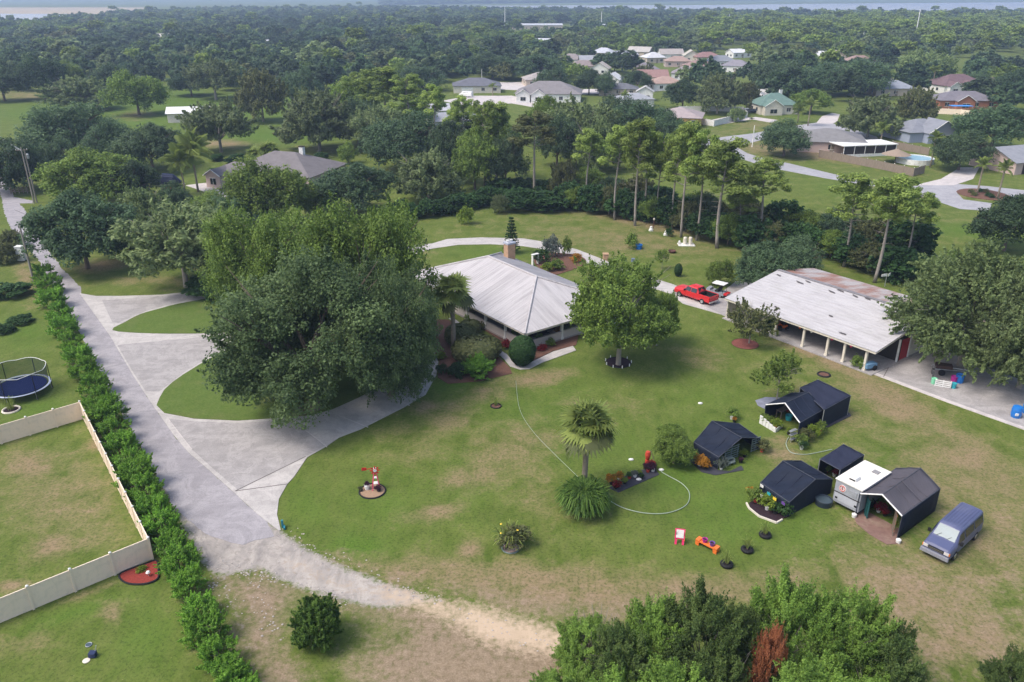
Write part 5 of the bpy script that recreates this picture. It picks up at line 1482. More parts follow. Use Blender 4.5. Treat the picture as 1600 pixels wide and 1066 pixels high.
simple_car('parked_car', 'white car half hidden among the far houses by the palm', G(980, 150), math.radians(100), white)
cb = thing('covered_boat', 'boat under a dark navy tarpaulin cover near the queen palm', 'boat', G(262, 291), math.radians(10))
loft(MB(), [(2.9, [(0, .6), (.3, .6), (.4, .7), (.4, .8), (.35, .95), (.2, 1.0), (.1, 1.02), (0, 1.05)]), (1.5, [(0, .5), (.8, .5), (1.1, .8), (1.15, 1.2), (.9, 1.9), (.5, 2.3), (.3, 2.4), (0, 2.45)]), (-.5, [(0, .5), (.9, .5), (1.2, .8), (1.2, 1.2), (1.0, 2.2), (.7, 2.6), (.3, 2.7), (0, 2.75)]), (-2.7, [(0, .5), (.8, .5), (1.1, .8), (1.1, 1.0), (1.0, 1.2), (.9, 1.35), (.5, 1.4), (0, 1.42)])]).build('tarpaulin', simple('navy_tarp', (.016, .022, .055), .6, .3, var=.3, ns=2, bs=.6), cb)
MB().box((0, 0, .4), (4.6, 1.6, .12)).tube([(2.3, 0, .4), (3.6, 0, .4)], .06).build('trailer_frame', steel, cb)
for s in (-1, 1): MB().tube([(-.6, s * 1.0 - .1, .32), (-.6, s * 1.0 + .1, .32)], .32, 14).build('wheel', black, cb)
q = thing('red_trailer', 'small red trailer beside the covered boat', 'trailer', G(264, 301), .2)
MB().box((0, 0, .6), (2.2, 1.3, .5), taper=1.05).build('tub', redp, q)
for s in (-1, 1): MB().tube([(0, s * .75 - .08, .3), (0, s * .75 + .08, .3)], .3, 14).build('wheel', black, q)

# ------------------------------------------------------------------ camper trailer
TR = math.radians(38)
tr = thing('camper_trailer', 'boxy grey camper trailer with white roof wedged between the shade tents', 'camper trailer', (27.55, 52.95, 0), TR)
grey = simple('grey_camper_skin', (.33, .345, .38), .5, .4, var=.12, dirt=((.2, .18, .17), .4))
MB().box((0, 0, 1.35), (4.1, 2.15, 1.95)).build('body', grey, tr)
MB().box((0, 0, 2.375), (4.24, 2.26, .09)).build('roof', simple('white_camper_roof', (.72, .69, .63), .5, .3, var=.05, dirt=((.5, .46, .38), .4)), tr)
ac = MB().box((-1.15, .1, 2.56), (.75, .62, .26), taper=.8).build('air_conditioner', white, tr)
MB().box((-1.49, .1, 2.52), (.05, .5, .12)).build('vent_slot', black, ac)
MB().box((1.1, -.4, 2.45), (.5, .5, .07)).build('roof_hatch', simple('grey_hatch', (.25, .24, .24), .6), tr)
MB().box((-2.07, 0, .92), (.05, 1.95, .62)).build('lower_panel', simple('light_grey_panel', (.42, .43, .47), .5), tr)
MB().box((-2.07, 0, 1.30), (.06, 2.1, .05)).build('trim_strip', darkint, tr)
for yy in (-.8, .8): MB().box((-2.10, yy, .80), (.03, .2, .16)).build('tail_light', black, tr)
em = MB().tube([(-2.06, .45, 1.78), (-2.085, .45, 1.78)], .30, 20).build('round_emblem', white, tr)
MB().torus((0, 0, 0), .22, .03, 20, 6).build('emblem_ring', redp, em)
em.children[0].matrix_local = Matrix.Translation((-2.09, .45, 1.78)) @ Matrix.Rotation(math.pi / 2, 4, 'Y')
MB().box((-2.093, .45, 1.80), (.012, .07, .24)).box((-2.093, .45, 1.72), (.012, .2, .05)).box((-2.093, .45, 1.86), (.012, .14, .05)).build('emblem_mark', simple('emblem_brown', (.3, .09, .09), .6), em)
MB().box((-2.09, -.45, 1.75), (.03, .6, .42)).build('window', grey, tr)
MB().tube([(.0, 1.08, .33), (.0, 1.2, .33)], .33, 14).build('wheel', black, tr)
MB().tube([(.0, -1.08, .33), (.0, -1.2, .33)], .33, 14).build('wheel', black, tr)
MB().box((0, 0, .34), (4.0, 1.9, .1)).build('chassis', black, tr)

# ------------------------------------------------------------------ shade tents
midshade = simple('slate_shade_cloth', (.024, .028, .050), .8, .15, var=.3, ns=2, bs=.5, stretch=(4, .6, 1))
darkpole = simple('dark_steel_pole', (.06, .065, .08), .5)
def tent(label, A, C, D, E_, R1, R2, mat, wallm, open_front=False, open_back=False, name='shade_tent'):
    """front eave left A, front eave right D, back left C, back right E, ridge R1 (front) R2 (back)"""
    P = [Vector(p) for p in (A, D, C, E_, R1, R2)]
    A, D, C, E_, R1, R2 = P
    base = (A + D + C + E_) / 4; base.z = 0
    o = thing(name, label, 'shade tent', base, 0)
    def cloth(nm, a, b, c, d, mat, sag=.2, n=14):
        """sagging cloth quad a-b (low edge) to d-c (high edge)"""
        V = []; Fs = []
        for i in range(n + 1):
            for j in range(n + 1):
                s, t = i / n, j / n
                p = a.lerp(b, s).lerp(d.lerp(c, s), t)
                nrm = (b - a).cross(d - a).normalized()
                if nrm.z < 0: nrm = -nrm
                p = p - nrm * sag * math.sin(math.pi * s) * math.sin(math.pi * t) + nrm * (.02 * math.sin(s * 29 + t * 5) + .05 * math.sin(s * 9 + t * 7 + a.x)) * math.sin(math.pi * t) ** .5
                V.append(p)
        for i in range(n):
            for j in range(n):
                k = i * (n + 1) + j
                Fs.append((k, k + n + 1, k + n + 2, k + 1))
        m = MB().add(V, Fs)
        ob = m.build(nm, mat, o, world=True, smooth=True)
        sm = ob.modifiers.new('thick', 'SOLIDIFY'); sm.thickness = .02
        return ob
    g0 = lambda p: Vector((p.x, p.y, 0))
    for lo1, lo2 in ((A, C), (D, E_)):
        for f in (.33, .66):
            a_ = lo1.lerp(lo2, f); b_ = R1.lerp(R2, f); nn_ = 7
            pp = [a_.lerp(b_, k / nn_) - Vector((0, 0, .17 * math.sin(math.pi * k / nn_) - .035)) for k in range(nn_ + 1)]
            MB().tube(pp, .022, 4).build('roof_seam', midshade if mat is shade else greyshade, o, world=True)
    cloth('roof_cloth', A, C, R2, R1, mat)
    cloth('roof_cloth', D, E_, R2, R1, mat)
    cloth('side_wall', g0(A), g0(C), C, A, wallm, .05, 6)
    cloth('side_wall', g0(D), g0(E_), E_, D, wallm, .05, 6)
    def gable(a, d, r):
        m = MB().add([g0(a), g0(d), d, r, a], [(0, 1, 2, 3, 4)])
        ob = m.build('end_wall', wallm, o, world=True)
        sm = ob.modifiers.new('thick', 'SOLIDIFY'); sm.thickness = .02
    if not open_front: gable(A, D, R1)
    if not open_back: gable(C, E_, R2)
    def pole(*ps):
        up = Vector((0, 0, .03))
        MB().tube([p + up * .3 for p in ps], .028, 6).build('frame_pole', darkpole, o, world=True)
    pole(g0(A), A, R1); pole(g0(D), D, R1); pole(g0(C), C, R2); pole(g0(E_), E_, R2); pole(R1, R2); pole(A, C); pole(D, E_)
    return o
w = G
T1 = tent('dark blue shade tent with coloured tags along its front', w(1233, 785, 1.35), w(1188, 754, 1.35), w(1301, 749, 1.35), w(1252, 720, 1.35), w(1274, 749, 2.3), w(1223, 720, 2.3), shade, shade)
T2 = tent('dark blue shade tent with slatted sides next to the round green bush', w(1123, 714.6, 1.2), w(1084, 691, 1.2), w(1187, 685, 1.2), w(1154.6, 662, 1.2), w(1159, 684, 2.25), w(1112.4, 657.7, 2.25), shade, shade, open_front=True)
T3 = tent('uppermost black shade tent with a white-edged open gable', w(1196.6, 632.5, 1.65), w(1236, 614, 1.65), w(1249.5, 660.7, 1.65), w(1286, 640, 1.65), w(1226.5, 630, 2.5), w(1263.6, 612.8, 2.5), shade, shade, open_front=True, open_back=True)
T4 = tent('large grey-roofed shade tent with open front beside the camper', w(1343, 771.5, 2.1), w(1400.3, 731.5, 2.1), w(1409.4, 806.4, 2.1), w(1469, 763.6, 2.1), w(1378.4, 773, 2.9), w(1438.6, 731.5, 2.9), greyshade, shade, open_front=True)
MB().tube([w(1344.5, 771.5, 2.2), w(1378.4, 773, 3.0), w(1409.4, 806.4, 2.2)], .06, 6).build('gable_rail', white, T4, world=True)
MB().tube([w(1196.6, 632.5, 1.72), w(1226.5, 630, 2.57), w(1249.5, 660.7, 1.72)], .06, 6).build('gable_rail', white, T3, world=True)
# seam on the big roof
MB().tube([w(1409, 751, 3.0), w(1440, 784, 2.16)], .04, 5).build('roof_seam', greyshade, T4, world=True)
# rear flat-roofed extension and the small one
def flat_tent(label, pts, mat, h0=2.0, name='shade_canopy', walls=(1, 2, 3)):
    P = [Vector(p) for p in pts]
    b = sum(P, Vector()) / 4; b.z = 0
    o = thing(name, label, 'shade canopy', b)
    V = []; n = 10; Fs = []
    for i in range(n + 1):
        for j in range(n + 1):
            s, t = i / n, j / n
            p = P[0].lerp(P[1], s).lerp(P[3].lerp(P[2], s), t)
            p.z += -.12 * math.sin(math.pi * s) * math.sin(math.pi * t) + .04 * math.sin(9 * s + 14 * t) + (.10 if i == n // 2 else 0)
            V.append(p)
    for i in range(n):
        for j in range(n):
            k = i * (n + 1) + j; Fs.append((k, k + n + 1, k + n + 2, k + 1))
    r_ = MB().add(V, Fs).build('roof_cloth', mat, o, world=True, smooth=True); r_.modifiers.new('thick', 'SOLIDIFY').thickness = .02
    for k in walls:
        a, c = P[k], P[(k + 1) % 4]
        ww = MB().add([(a.x, a.y, 0), (c.x, c.y, 0), c - Vector((0, 0, .02)), a - Vector((0, 0, .02))], [(0, 1, 2, 3)]).build('side_wall', shade, o, world=True); ww.modifiers.new('thick', 'SOLIDIFY').thickness = .02
    for p in P: MB().tube([(p.x, p.y, 0), p + Vector((0, 0, .04))], .04, 6).build('frame_pole', steel, o, world=True)
    for k in range(4): MB().tube([P[k] + Vector((0, 0, .02)), P[(k + 1) % 4] + Vector((0, 0, .02))], .025, 6).build('frame_pole', darkpole, o, world=True)
    return o
midshade = simple('slate_shade_cloth', (.024, .028, .050), .8, .15, var=.3, ns=2, bs=.5, stretch=(4, .6, 1))
flat_tent('flat slate-coloured canopy joined behind the uppermost shade tent', [w(1250, 606, 2.2), w(1278, 593.6, 2.2), w(1329, 618.4, 2.1), w(1287.5, 641, 2.0)], midshade, walls=(0, 1, 2))
flat_tent('small flat black canopy between a shade tent and the camper', [w(1281, 718, 2), w(1318, 694.5, 2), w(1349.7, 711, 2), w(1312.5, 735, 2)], midshade, walls=(0, 1, 2))

# things in and around the tents
def px_thing(name, label, cat, x, y, z=0, rz=0.0, group=None): return thing(name, label, cat, G(x, y) + Vector((0, 0, z)), rz, group)
def potted(x, y, key, s, lab, potm=black, ph=.28, z=0, pr=.17):
    o = px_thing('potted_plant', lab, 'potted plant', x, y, z)
    MB().lathe((0, 0, 0), [(pr * .75, 0), (pr, ph), (pr * .85, ph + .01)], 12).build('pot', potm, o)
    me, tm, R, H = PROTO[key]
    meshob(me, 'foliage', o, (0, 0, ph * .8), (0, 0, U(0, 6)), (s / R, s / R, s * 1.25 / H * (1.0)))
    return o
pl = px_thing('white_planter', 'white plank planter box with ragged top in front of the uppermost tent', 'planter', 1203, 667)
a, b, c_ = G(1186, 661), G(1211, 676), G(1222, 668)
def wallseg(o, nm, a, b, h, th, mat):
    d = b - a
    m = MB().box(((a + b) / 2) + Vector((0, 0, h / 2)), (d.length, th, h), math.atan2(d.y, d.x))
    return m.build(nm, mat, o, world=True)
for k in range(5):
    wallseg(pl, 'board', a.lerp(b, k / 5 + .01), a.lerp(b, (k + 1) / 5 - .01), .85 - .09 * k, .06, white)
wallseg(pl, 'board', b, c_, .38, .06, white)
for i, (x, y, k_, s, lb) in enumerate([(1193, 660, 'shrub', .6, 'dark green plant behind the white planter, left'), (1201, 665, 'shrub', .6, 'green plant in the middle of the white planter'), (1211, 669, 'shrub_lime', .65, 'bright lime plant at the right end of the white planter'),
     (1250, 694, 'shrub', .7, 'leafy plant at the right front corner of the uppermost tent'), (1260, 690, 'shrub_olives', .8, 'olive plant along the right side of the uppermost tent'), (1270, 684, 'shrub_lime', .8, 'yellow-green plant along the right side of the uppermost tent'), (1280, 677, 'shrub', .75, 'tall plant near the canopy joint of the uppermost tent'), (1252, 702, 'shrub_darks', .5, 'dark plant by the pallet of the uppermost tent'),
     (1232, 679, 'shrub_lime', .35, 'small lime plant in a white pot by the garden hose'), (1222, 640, 'shrub', .45, 'plant on the bench inside the uppermost tent'), (1230, 643, 'shrub_reds', .3, 'red plant on the bench inside the uppermost tent'),
     (1093, 728, 'shrub_oranges', .75, 'orange croton at the lower tent corner by the round bush'), (1102, 733, 'shrub_oranges', .65, 'second orange croton by the slatted tent'), (1088, 720, 'shrub_oranges', .45, 'small orange croton beside the round bush'),
     (1119, 725, 'banana', .6, 'broad-leaved plant in front of the slatted tent'), (1127, 733, 'tuft', .7, 'silvery spiky plant before the slatted tent'), (1163, 714, 'shrub_lime', .45, 'lime potted plant at the open end of the slatted tent'), (1157, 723, 'shrub_purples', .3, 'dark potted plant below the lime one'), (1190, 706, 'shrub_olives', .75, 'yellow-green fern at the right of the slatted tent'),
     (1143, 655, 'shrub', .75, 'tall green plant behind the slatted tent'), (1147, 660, 'shrub_oranges', .3, 'orange flowers behind the slatted tent'),
     (1171, 773, 'shrub_oranges', .45, 'yellow-flowered croton left of the tagged tent'), (1180, 785, 'shrub', .8, 'tall green plant at the front of the tagged tent'), (1198, 797, 'shrub_lime', .85, 'bright yellow-green plant in the front bed of the tagged tent'), (1211, 803, 'shrub_darks', .6, 'dark plant in the front bed of the tagged tent'), (1224, 806, 'shrub_darks', .8, 'dark bushy plant at the right end of the front bed'),
     (1350, 789, 'shrub_darks', .6, 'plant on the shelf inside the grey-roofed tent'), (1372, 800, 'shrub_reds', .55, 'red-flowered plant inside the grey-roofed tent'), (1382, 806, 'shrub_reds', .45, 'second red-flowered plant inside the grey-roofed tent'), (1378, 795, 'shrub', .6, 'green plant inside the grey-roofed tent'),
     (1290, 738, 'shrub', .55, 'plant under the small black canopy'), (1303, 744, 'shrub_reds', .35, 'red plant under the small black canopy'), (1276, 738, 'shrub', .4, 'plant between the tagged tent and small canopy'),
     (955, 757, 'shrub_oranges', .55, 'orange croton at the left of the flower strip'), (962, 764, 'shrub_reds', .45, 'reddish plant at the left of the flower strip'), (967, 752, 'shrub_oranges', .5, 'yellow croton in the flower strip'), (976, 756, 'shrub_lime', .35, 'lime plant in the flower strip'), (966, 761, 'shrub', .4, 'green plant in the flower strip'),
     (983, 748, 'shrub_darks', .35, 'dark potted plant in the middle of the flower strip'), (992, 746, 'shrub_greys', .35, 'silvery plant in the middle of the flower strip'), (999, 743, 'shrub_lime', .3, 'pale plant right of the silvery one in the flower strip'), (1002, 748, 'shrub_darks', .3, 'dark plant at the front of the flower strip'),
     (1012, 738, 'shrub_purples', .5, 'purple-leaved plant below the red urn'), (1020, 737, 'shrub_purples', .5, 'second purple-leaved plant below the red urn'), (1016, 731, 'shrub_reds', .45, 'red-purple plant directly under the red urn')]):
    potted(x, y, k_, s, lb, [black, black, redclay, white][i % 4] if y < 760 or x > 1000 else black)
# pallet rack beside the uppermost tent, hose
pr_ = px_thing('plant_rack', 'leaning metal plant rack at the front corner of the uppermost tent', 'rack', 1240, 690, rz=.6)
for a in (-.4, .4): MB().tube([(a, 0, 0), (a, .25, 1.1)], .025).build('leg', steel, pr_)
for z in (.3, .7, 1.05): MB().box((0, z * .23, z), (.9, .3, .03)).build('shelf', steel, pr_)
tb = px_thing('teal_tub', 'teal tub inside the uppermost tent', 'tub', 1232, 656)
MB().lathe((0, 0, 0), [(.28, 0), (.34, .5), (.30, .5), (.26, .1)], 16).build('tub', teal, tb)
bn = px_thing('potting_bench', 'wooden potting bench inside the uppermost tent', 'bench', 1226, 648, rz=.65)
MB().box((0, 0, .75), (2.2, .6, .05)).build('benchtop', wood, bn)
for a in (-1, 1):
    for b in (-.25, .25): MB().box((a, b, .37), (.07, .07, .74)).build('leg', wood, bn)
# slatted pallets of the second tent
def pallet(label, p0, p1, h=1.3, n=6, mat=None, lean=0):
    p0, p1 = Vector(p0), Vector(p1); d = p1 - p0
    o = thing('slatted_panel', label, 'pallet', (p0 + p1) / 2, math.atan2(d.y, d.x))
    for k in range(n):
        MB().box((0, 0, .12 + k * (h - .15) / (n - 1)), (d.length, .03, .09)).build('slat', mat or gslat, o)
    for a in (-.45, 0, .45): MB().box((a * d.length, .05, h / 2), (.06, .07, h)).build('upright', mat or gslat, o)
gslat = simple('grey_green_slats', (.16, .20, .185), .8)
pallet('grey-green slatted panel left of the open end of the slatted tent', G(1131, 722), G(1153, 714))
pallet('grey-green slatted panel right of the open end of the slatted tent', G(1173, 707), G(1186, 702))
stp = px_thing('wooden_steps', 'small grey wooden step stand in front of the slatted tent', 'steps', 1138, 724, rz=.5)
MB().box((0, 0, .55), (.75, .4, .05)).build('tread', gslat, stp); MB().box((0, -.3, .28), (.75, .3, .05)).build('tread', gslat, stp)
for a in (-.35, .35): MB().box((a, -.1, .27), (.05, .55, .5)).build('side', gslat, stp)
# coloured tags on the first tent
for i, (x, y, m_) in enumerate([(1191, 757, white), (1202, 769, teal), (1211, 777, yellow), (1224.5, 784, violet), (1191, 773, white)]):
    q = thing('plant_tag', ['white', 'teal', 'yellow', 'purple', 'lower white'][i] + ' card tag fixed to the front edge of the tagged shade tent', 'tag', G(x, y, 1.36 if i < 4 else .8) + Vector((-.05, -.08, 0)), math.radians(-62))
    MB().box((0, 0, -.1), (.34, .02, .24)).build('card', m_, q)
    MB().tube([(0, .01, 0), (0, .06, .1)], .012, 4).build('peg', steel, q)
sw = px_thing('stock_tank', 'round dark rubber stock tank beside the camper', 'tank', 1286, 788)
MB().lathe((0, 0, 0), [(.62, 0), (.68, .5), (.66, .52), (.58, .5), (.55, .42)], 24).build('tank', simple('slate_rubber', (.028, .040, .055), .5), sw)
MB().lathe((0, 0, .40), [(.55, 0), (.55, .03)], 24).build('lid', simple('slate_lid', (.06, .085, .10), .4), sw)
ed = px_thing('garden_edging', 'pale timber edging round the front bed of the tagged tent', 'edging', 1200, 808)
pts_ = [(1166, 787), (1170, 795), (1186, 808), (1213, 818), (1222, 813)]
for p_, q_ in zip(pts_[:-1], pts_[1:]): wallseg(ed, 'timber', G(*p_), G(*q_), .14, .12, cream)
ss(sheet('planting_bed', [(1170, 786), (1190, 776), (1228, 800), (1236, 806), (1221, 812), (1213, 816), (1187, 806), (1172, 794)], darkmulch, z1=.05))
ss(sheet('planting_bed', [(1074, 716), (1086, 712), (1122, 735), (1140, 737), (1158, 728), (1162, 735), (1118, 743), (1096, 738)], weedmat, z1=.045))
ss(sheet('planting_bed', [(952, 763), (966, 770), (1030, 742), (1022, 731), (1000, 735), (975, 745), (955, 752)], weedmat, z1=.045))
ss(sheet('planting_bed', [(1247, 692), (1280, 675), (1330, 650), (1326, 645), (1287, 662), (1250, 680), (1240, 688)], weedmat, z1=.06))
ss(sheet('brick_floor', [(1334, 806), (1348, 796), (1404, 826), (1403, 850), (1385, 851), (1358, 835), (1338, 818)], simple('brick_dust_floor', (.19, .115, .095), .95, var=.35, ns=3, dirt=((.32, .25, .18), .5)), z1=.045))
# lattice screens and string of cans of the big tent
lt = px_thing('lattice_screen', 'orange-brown lattice screen covered in green climber inside the grey-roofed tent', 'lattice', 1394, 832, rz=math.radians(70))
for k in range(6): MB().box((0, 0, .12 + k * .33), (1.0, .03, .05)).build('slat', orange if k % 2 else wood, lt)
for k in range(5): MB().box((-.48 + k * .24, .03, .95), (.05, .03, 1.9)).build('slat', wood, lt)
me_, _, R_, H_ = PROTO['shrub_lime']
meshob(me_, 'climber', lt, (0, -.1, .25), (0, 0, 0), (.35, .15, 1.0))
tl = px_thing('teal_screen', 'dark teal folding screen at the left inside the grey-roofed tent', 'screen', 1352, 806, rz=math.radians(80))
for k in range(3): MB().box((-.3 + k * .32, .06 * (k % 2), .85), (.3, .05, 1.6)).build('panel', teal if k == 9 else simple('dark_teal', (.02, .10, .10), .5), tl)
for nm, x, y in (('left front', 1334, 808), ('right front', 1403, 848)):
    q = px_thing('tent_weight', f'white bucket weight at the {nm} leg of the grey-roofed tent', 'bucket', x, y)
    MB().lathe((0, 0, 0), [(.16, 0), (.19, .28), (.17, .3)], 14).build('bucket', white, q)
    MB().torus((0, 0, .3), .13, .01, 12, 4).build('rim', steel, q)
# hoses
def hose(label, pts, z=.06, r=.035):
    P = smoothline([tuple(G(*p).to_2d()) for p in pts], 8)
    o = MB().tube([(x, y, z) for x, y in P], r, 6).build('garden_hose', hosem)
    tag(o, label, 'hose')
hose('pale garden hose looping over the lawn right of the palm', [(950, 782), (975, 795), (1010, 803), (1045, 802), (1072, 790), (1077, 772), (1066, 757), (1045, 745), (1033, 738)])
hose('long straight pale hose running from the house towards the palm', [(806, 596), (812, 640), (832, 674), (866, 710), (905, 748)], r=.018)
hose('pale garden hose curling between the upper tents and the small canopy', [(1232, 684), (1228, 695), (1236, 708), (1258, 711), (1282, 707), (1300, 703)])
ur = px_thing('red_urn', 'red tapered urn on a post above the purple plants', 'urn', 1011, 727, rz=.3)
MB().lathe((0, 0, .55), [(.10, 0), (.20, .2), (.25, .5), (.19, .8), (.13, .82)], 16).build('vessel', redclay, ur)
MB().box((0, 0, .28), (.3, .3, .56)).build('pedestal', redclay, ur)
MB().tube([(.25, 0, 1.4), (.7, -.3, 0)], .03).build('prop', wood, ur)
for i, (x, y, lb) in enumerate([(986, 719, 'square white stepping stone on the lawn left of the red urn'), (1033, 735, 'white stone block at the hose end right of the red urn'), (1094, 631, 'small white disc lying on the lawn above the slatted tent'), (998, 750, 'white shell at the front of the flower strip'), (1172, 505, 'small white stone under the crepe myrtle')]):
    q = MB().lathe((0, 0, 0), [(.20, 0), (.24, .06), (.2, .12), (.1, .14)], 7 + i, sy=.7).build('stone', white); q.location = G(x, y); tag(q, lb, 'stone')

# ------------------------------------------------------------------ lawn pieces
es = px_thing('easel_sign', 'pink easel with a white board standing on the lawn', 'easel', 1061, 851, rz=math.radians(-12))
M_ = Matrix.Rotation(math.radians(-16), 4, 'X')
MB().box((0, 0, .82), (.72, .06, .78), M=M_).build('frame', pink, es)
MB().box((0, -.04, .84), (.54, .03, .62), M=M_).build('board', white, es)
MB().box((-.26, 0, .25), (.16, .06, .5), M=M_).box((.26, 0, .25), (.16, .06, .5), M=M_).build('leg', pink, es)
MB().box((.3, .35, .5), (.05, .05, 1.15), M=Matrix.Rotation(math.radians(14), 4, 'X')).box((-.3, .35, .5), (.05, .05, 1.15), M=Matrix.Rotation(math.radians(14), 4, 'X')).build('back_leg', pink, es)
MB().box((.33, .12, .45), (.04, .5, .05)).build('brace', orange, es)
bc = thing('orange_bench', 'orange slatted toy bench with flower pots on it', 'bench', (G(1091, 849) + G(1119, 863)) / 2, math.atan2(*(lambda d: (d.y, d.x))(G(1119, 863) - G(1091, 849))))
MB().box((0, -.14, .36), (1.7, .22, .06)).build('slat', orange, bc); MB().box((0, .14, .36), (1.7, .22, .06)).build('slat', orange, bc)
for a in (-.72, .72): MB().box((a, 0, .30), (.30, .5, .32)).box((a, .18, .12), (.26, .12, .26)).box((a, -.18, .12), (.26, .12, .26)).build('end_block', orange, bc)
for dx, m_, lb in ((-.25, magenta, 'magenta pot on the orange bench'), (.35, violet, 'purple pot on the orange bench')):
    q = thing('flower_pot', lb, 'flower pot', bc.location + Vector((math.cos(bc.rotation_euler[2]) * dx, math.sin(bc.rotation_euler[2]) * dx, .39)))
    MB().lathe((0, 0, 0), [(.15, 0), (.21, .28), (.17, .28), (.14, .2)], 14).build('pot', m_, q)
    MB().lathe((0, 0, .18), [(.15, 0), (.12, .06)], 10).build('soil', darkmulch, q)
tyl = ['nearest', 'middle', 'farthest']
for i, (x, y) in enumerate([(1135, 884), (1167, 861), (1195, 838)]):
    o = px_thing('tyre_planter', f'{tyl[i]} of the three black tyre planters with young palms', 'tyre planter', x, y, rz=i * 1.1, group='three tyre planters')
    MB().torus((0, 0, .15), .32, .15, 22, 8, .95).build('tyre', black, o, smooth=True)
    MB().lathe((0, 0, .1), [(.25, 0), (.25, .06)], 14).build('soil', darkmulch, o)
    meshob(PROTO['youngpalm'][0], 'young_palm', o, (0, 0, .35), (0, 0, i * 2.0), (.62, .62, .62))
    MB().tube([(0, 0, .1), (.02, 0, .6)], .03, 5).build('stem', palmbark, o)
def ring_bed(x, y, R, label, mulchm, ringm=black, rr_=.06, sx=1, name='planter_ring'):
    o = px_thing(name, label, 'garden ring', x, y)
    MB().torus((0, 0, .05), R, rr_, 26, 6).build('edging', ringm, o)
    MB().lathe((0, 0, 0), [(R, 0), (R * .97, .05)], 24).build('mulch', mulchm, o)
    return o
ring_bed(966, 567, 1.35, 'dark mulch ring at the foot of the pecan tree', darkmulch)
for k in range(9):
    a = k / 9 * 6.283; q = G(966, 567)
    s_ = MB().box((0, 0, .15), (.10, .10, .3), taper=.8).build('edging_stone', white); s_.location = q + Vector((math.cos(a) * 1.42, math.sin(a) * 1.42, 0)); tag(s_, 'small white edging post round the dark mulch ring of the pecan tree', 'edging stone', 'white posts round the pecan mulch ring')
ring_bed(1164, 538, 1.5, 'red mulch circle under the crepe myrtle', simple('faded_red_mulch', (.21, .075, .06), .95, .1, var=.5, ns=9, bs=1), brownmulch, .04)
ring_bed(1287, 586, .62, 'black planter ring lying empty in the lawn above the canopy', brownmulch, black, .1)
ring_bed(775, 635, .5, 'black planter ring on the lawn in front of the house', brownmulch, black, .06)
tree('youngpalm', G(775, 634), .9, .9, 'small dark plant in the planter ring in front of the house', 'plant', 'small_plant')
ring_bed(582, 768, 1.05, 'round bed with curved black edging at the red windmill', simple('sandy_bed', (.30, .20, .13), .95, var=.3), black, .07)
ring_bed(798, 857, .62, 'stone-filled green ring under the frangipani-like shrub', simple('pebble_bed', (.36, .25, .22), .95, var=.5, ns=10), gslat, .06)
pz = px_thing('flowering_shrub', 'spreading pale green shrub with yellow flowers in a ring on the lower lawn', 'shrub', 798, 853)
meshob(PROTO['youngpalm'][0], 'foliage', pz, (0, 0, .5), (0, 0, 0), (1.6, 1.5, 1.0)); meshob(PROTO['shrub_olives'][0], 'inner_foliage', pz, (0, 0, .15), (0, 0, 1), (1.55, 1.4, 1.05))
MB().tube([(0, 0, 0), (.1, 0, .9)], .05).tube([(0, 0, .2), (-.4, .1, .9)], .04).tube([(0, 0, .2), (.5, -.1, .9)], .04).build('stem', greybark, pz)
for k in range(7):
    a = k * 2.1; MB().lathe((math.cos(a) * .8 - .3, math.sin(a) * .7, 1.35 + .1 * (k % 3)), [(.03, 0), (.09, .05), (.02, .09)], 6).build('flower', yellow, pz)
wm = px_thing('toy_windmill', 'red garden windmill with white wheel standing in the round bed', 'windmill', 588, 764, rz=.2)
for a in (-.3, .3):
    for b in (-.3, .3): MB().tube([(a, b, 0), (a * .25, b * .25, 1.75)], .03, 5).build('leg', pink, wm)
for z in (.6, 1.1): MB().box((0, 0, z), (.48 - z * .16, .48 - z * .16, .03)).build('brace', white, wm)
MB().tube([(0, -.17, 1.85), (0, .12, 1.85)], .15, 8).build('hub', white, wm)
for k in range(8):
    M_ = Matrix.Translation((0, -.14, 1.85)) @ Matrix.Rotation(k * math.pi / 4, 4, 'Y')
    MB().box((0, 0, .26), (.12, .02, .26), M=M_).build('blade', redp, wm)
MB().box((-.45, .1, 1.9), (.6, .03, .06)).box((-.85, .1, 1.93), (.38, .03, .26)).build('tail_vane', redp, wm)
potted(574, 765, 'shrub_purples', .3, 'dark plant in a white bucket by the red windmill', white, .45, pr=.24)
potted(592, 768, 'shrub_purples', .35, 'purple plant at the foot of the red windmill', darkint, .2)
potted(564, 768, 'shrub_olives', .25, 'small grey plant at the left rim of the windmill bed', darkint, .2)
cp = px_thing('blue_marker_post', 'short teal-blue marker post where the driveway meets the gravel lane', 'post', 442, 824, rz=.3)
MB().box((0, 0, .3), (.16, .16, .7)).build('post', simple('blue_green_paint', (.03, .20, .26), .5), cp); MB().box((.12, -.2, .12), (.12, .4, .16)).build('base', simple('blue_green_paint', (.03, .20, .26), .5), cp)
# lawn north of the house
tubb = px_thing('blue_tub', 'bright blue plastic tub beside the leafy bush on the upper lawn', 'tub', 998, 389)
MB().lathe((0, 0, 0), [(.45, 0), (.55, .7), (.5, .72), (.45, .6)], 18).build('tub', blueplastic, tubb)
MB().torus((0, 0, .7), .54, .03, 18, 5).build('rim', blueplastic, tubb)
bpz = px_thing('brick_pillar', 'short tan brick pillar at the edge of the far driveway', 'pillar', 946, 406)
MB().box((0, 0, .45), (.75, .75, .9)).build('shaft', brick_m, bpz); MB().box((0, 0, .94), (.9, .9, .1)).build('cap', brick_m, bpz)
bb = px_thing('blue_box_on_post', 'grey-blue birdhouse box on a post behind the pecan tree', 'birdhouse', 988, 424)
MB().tube([(0, 0, 0), (0, 0, 1.5)], .05).build('post', wood, bb); MB().box((0, 0, 1.7), (.5, .4, .5), taper=.9).build('box', simple('slate_blue', (.14, .18, .25), .5), bb)
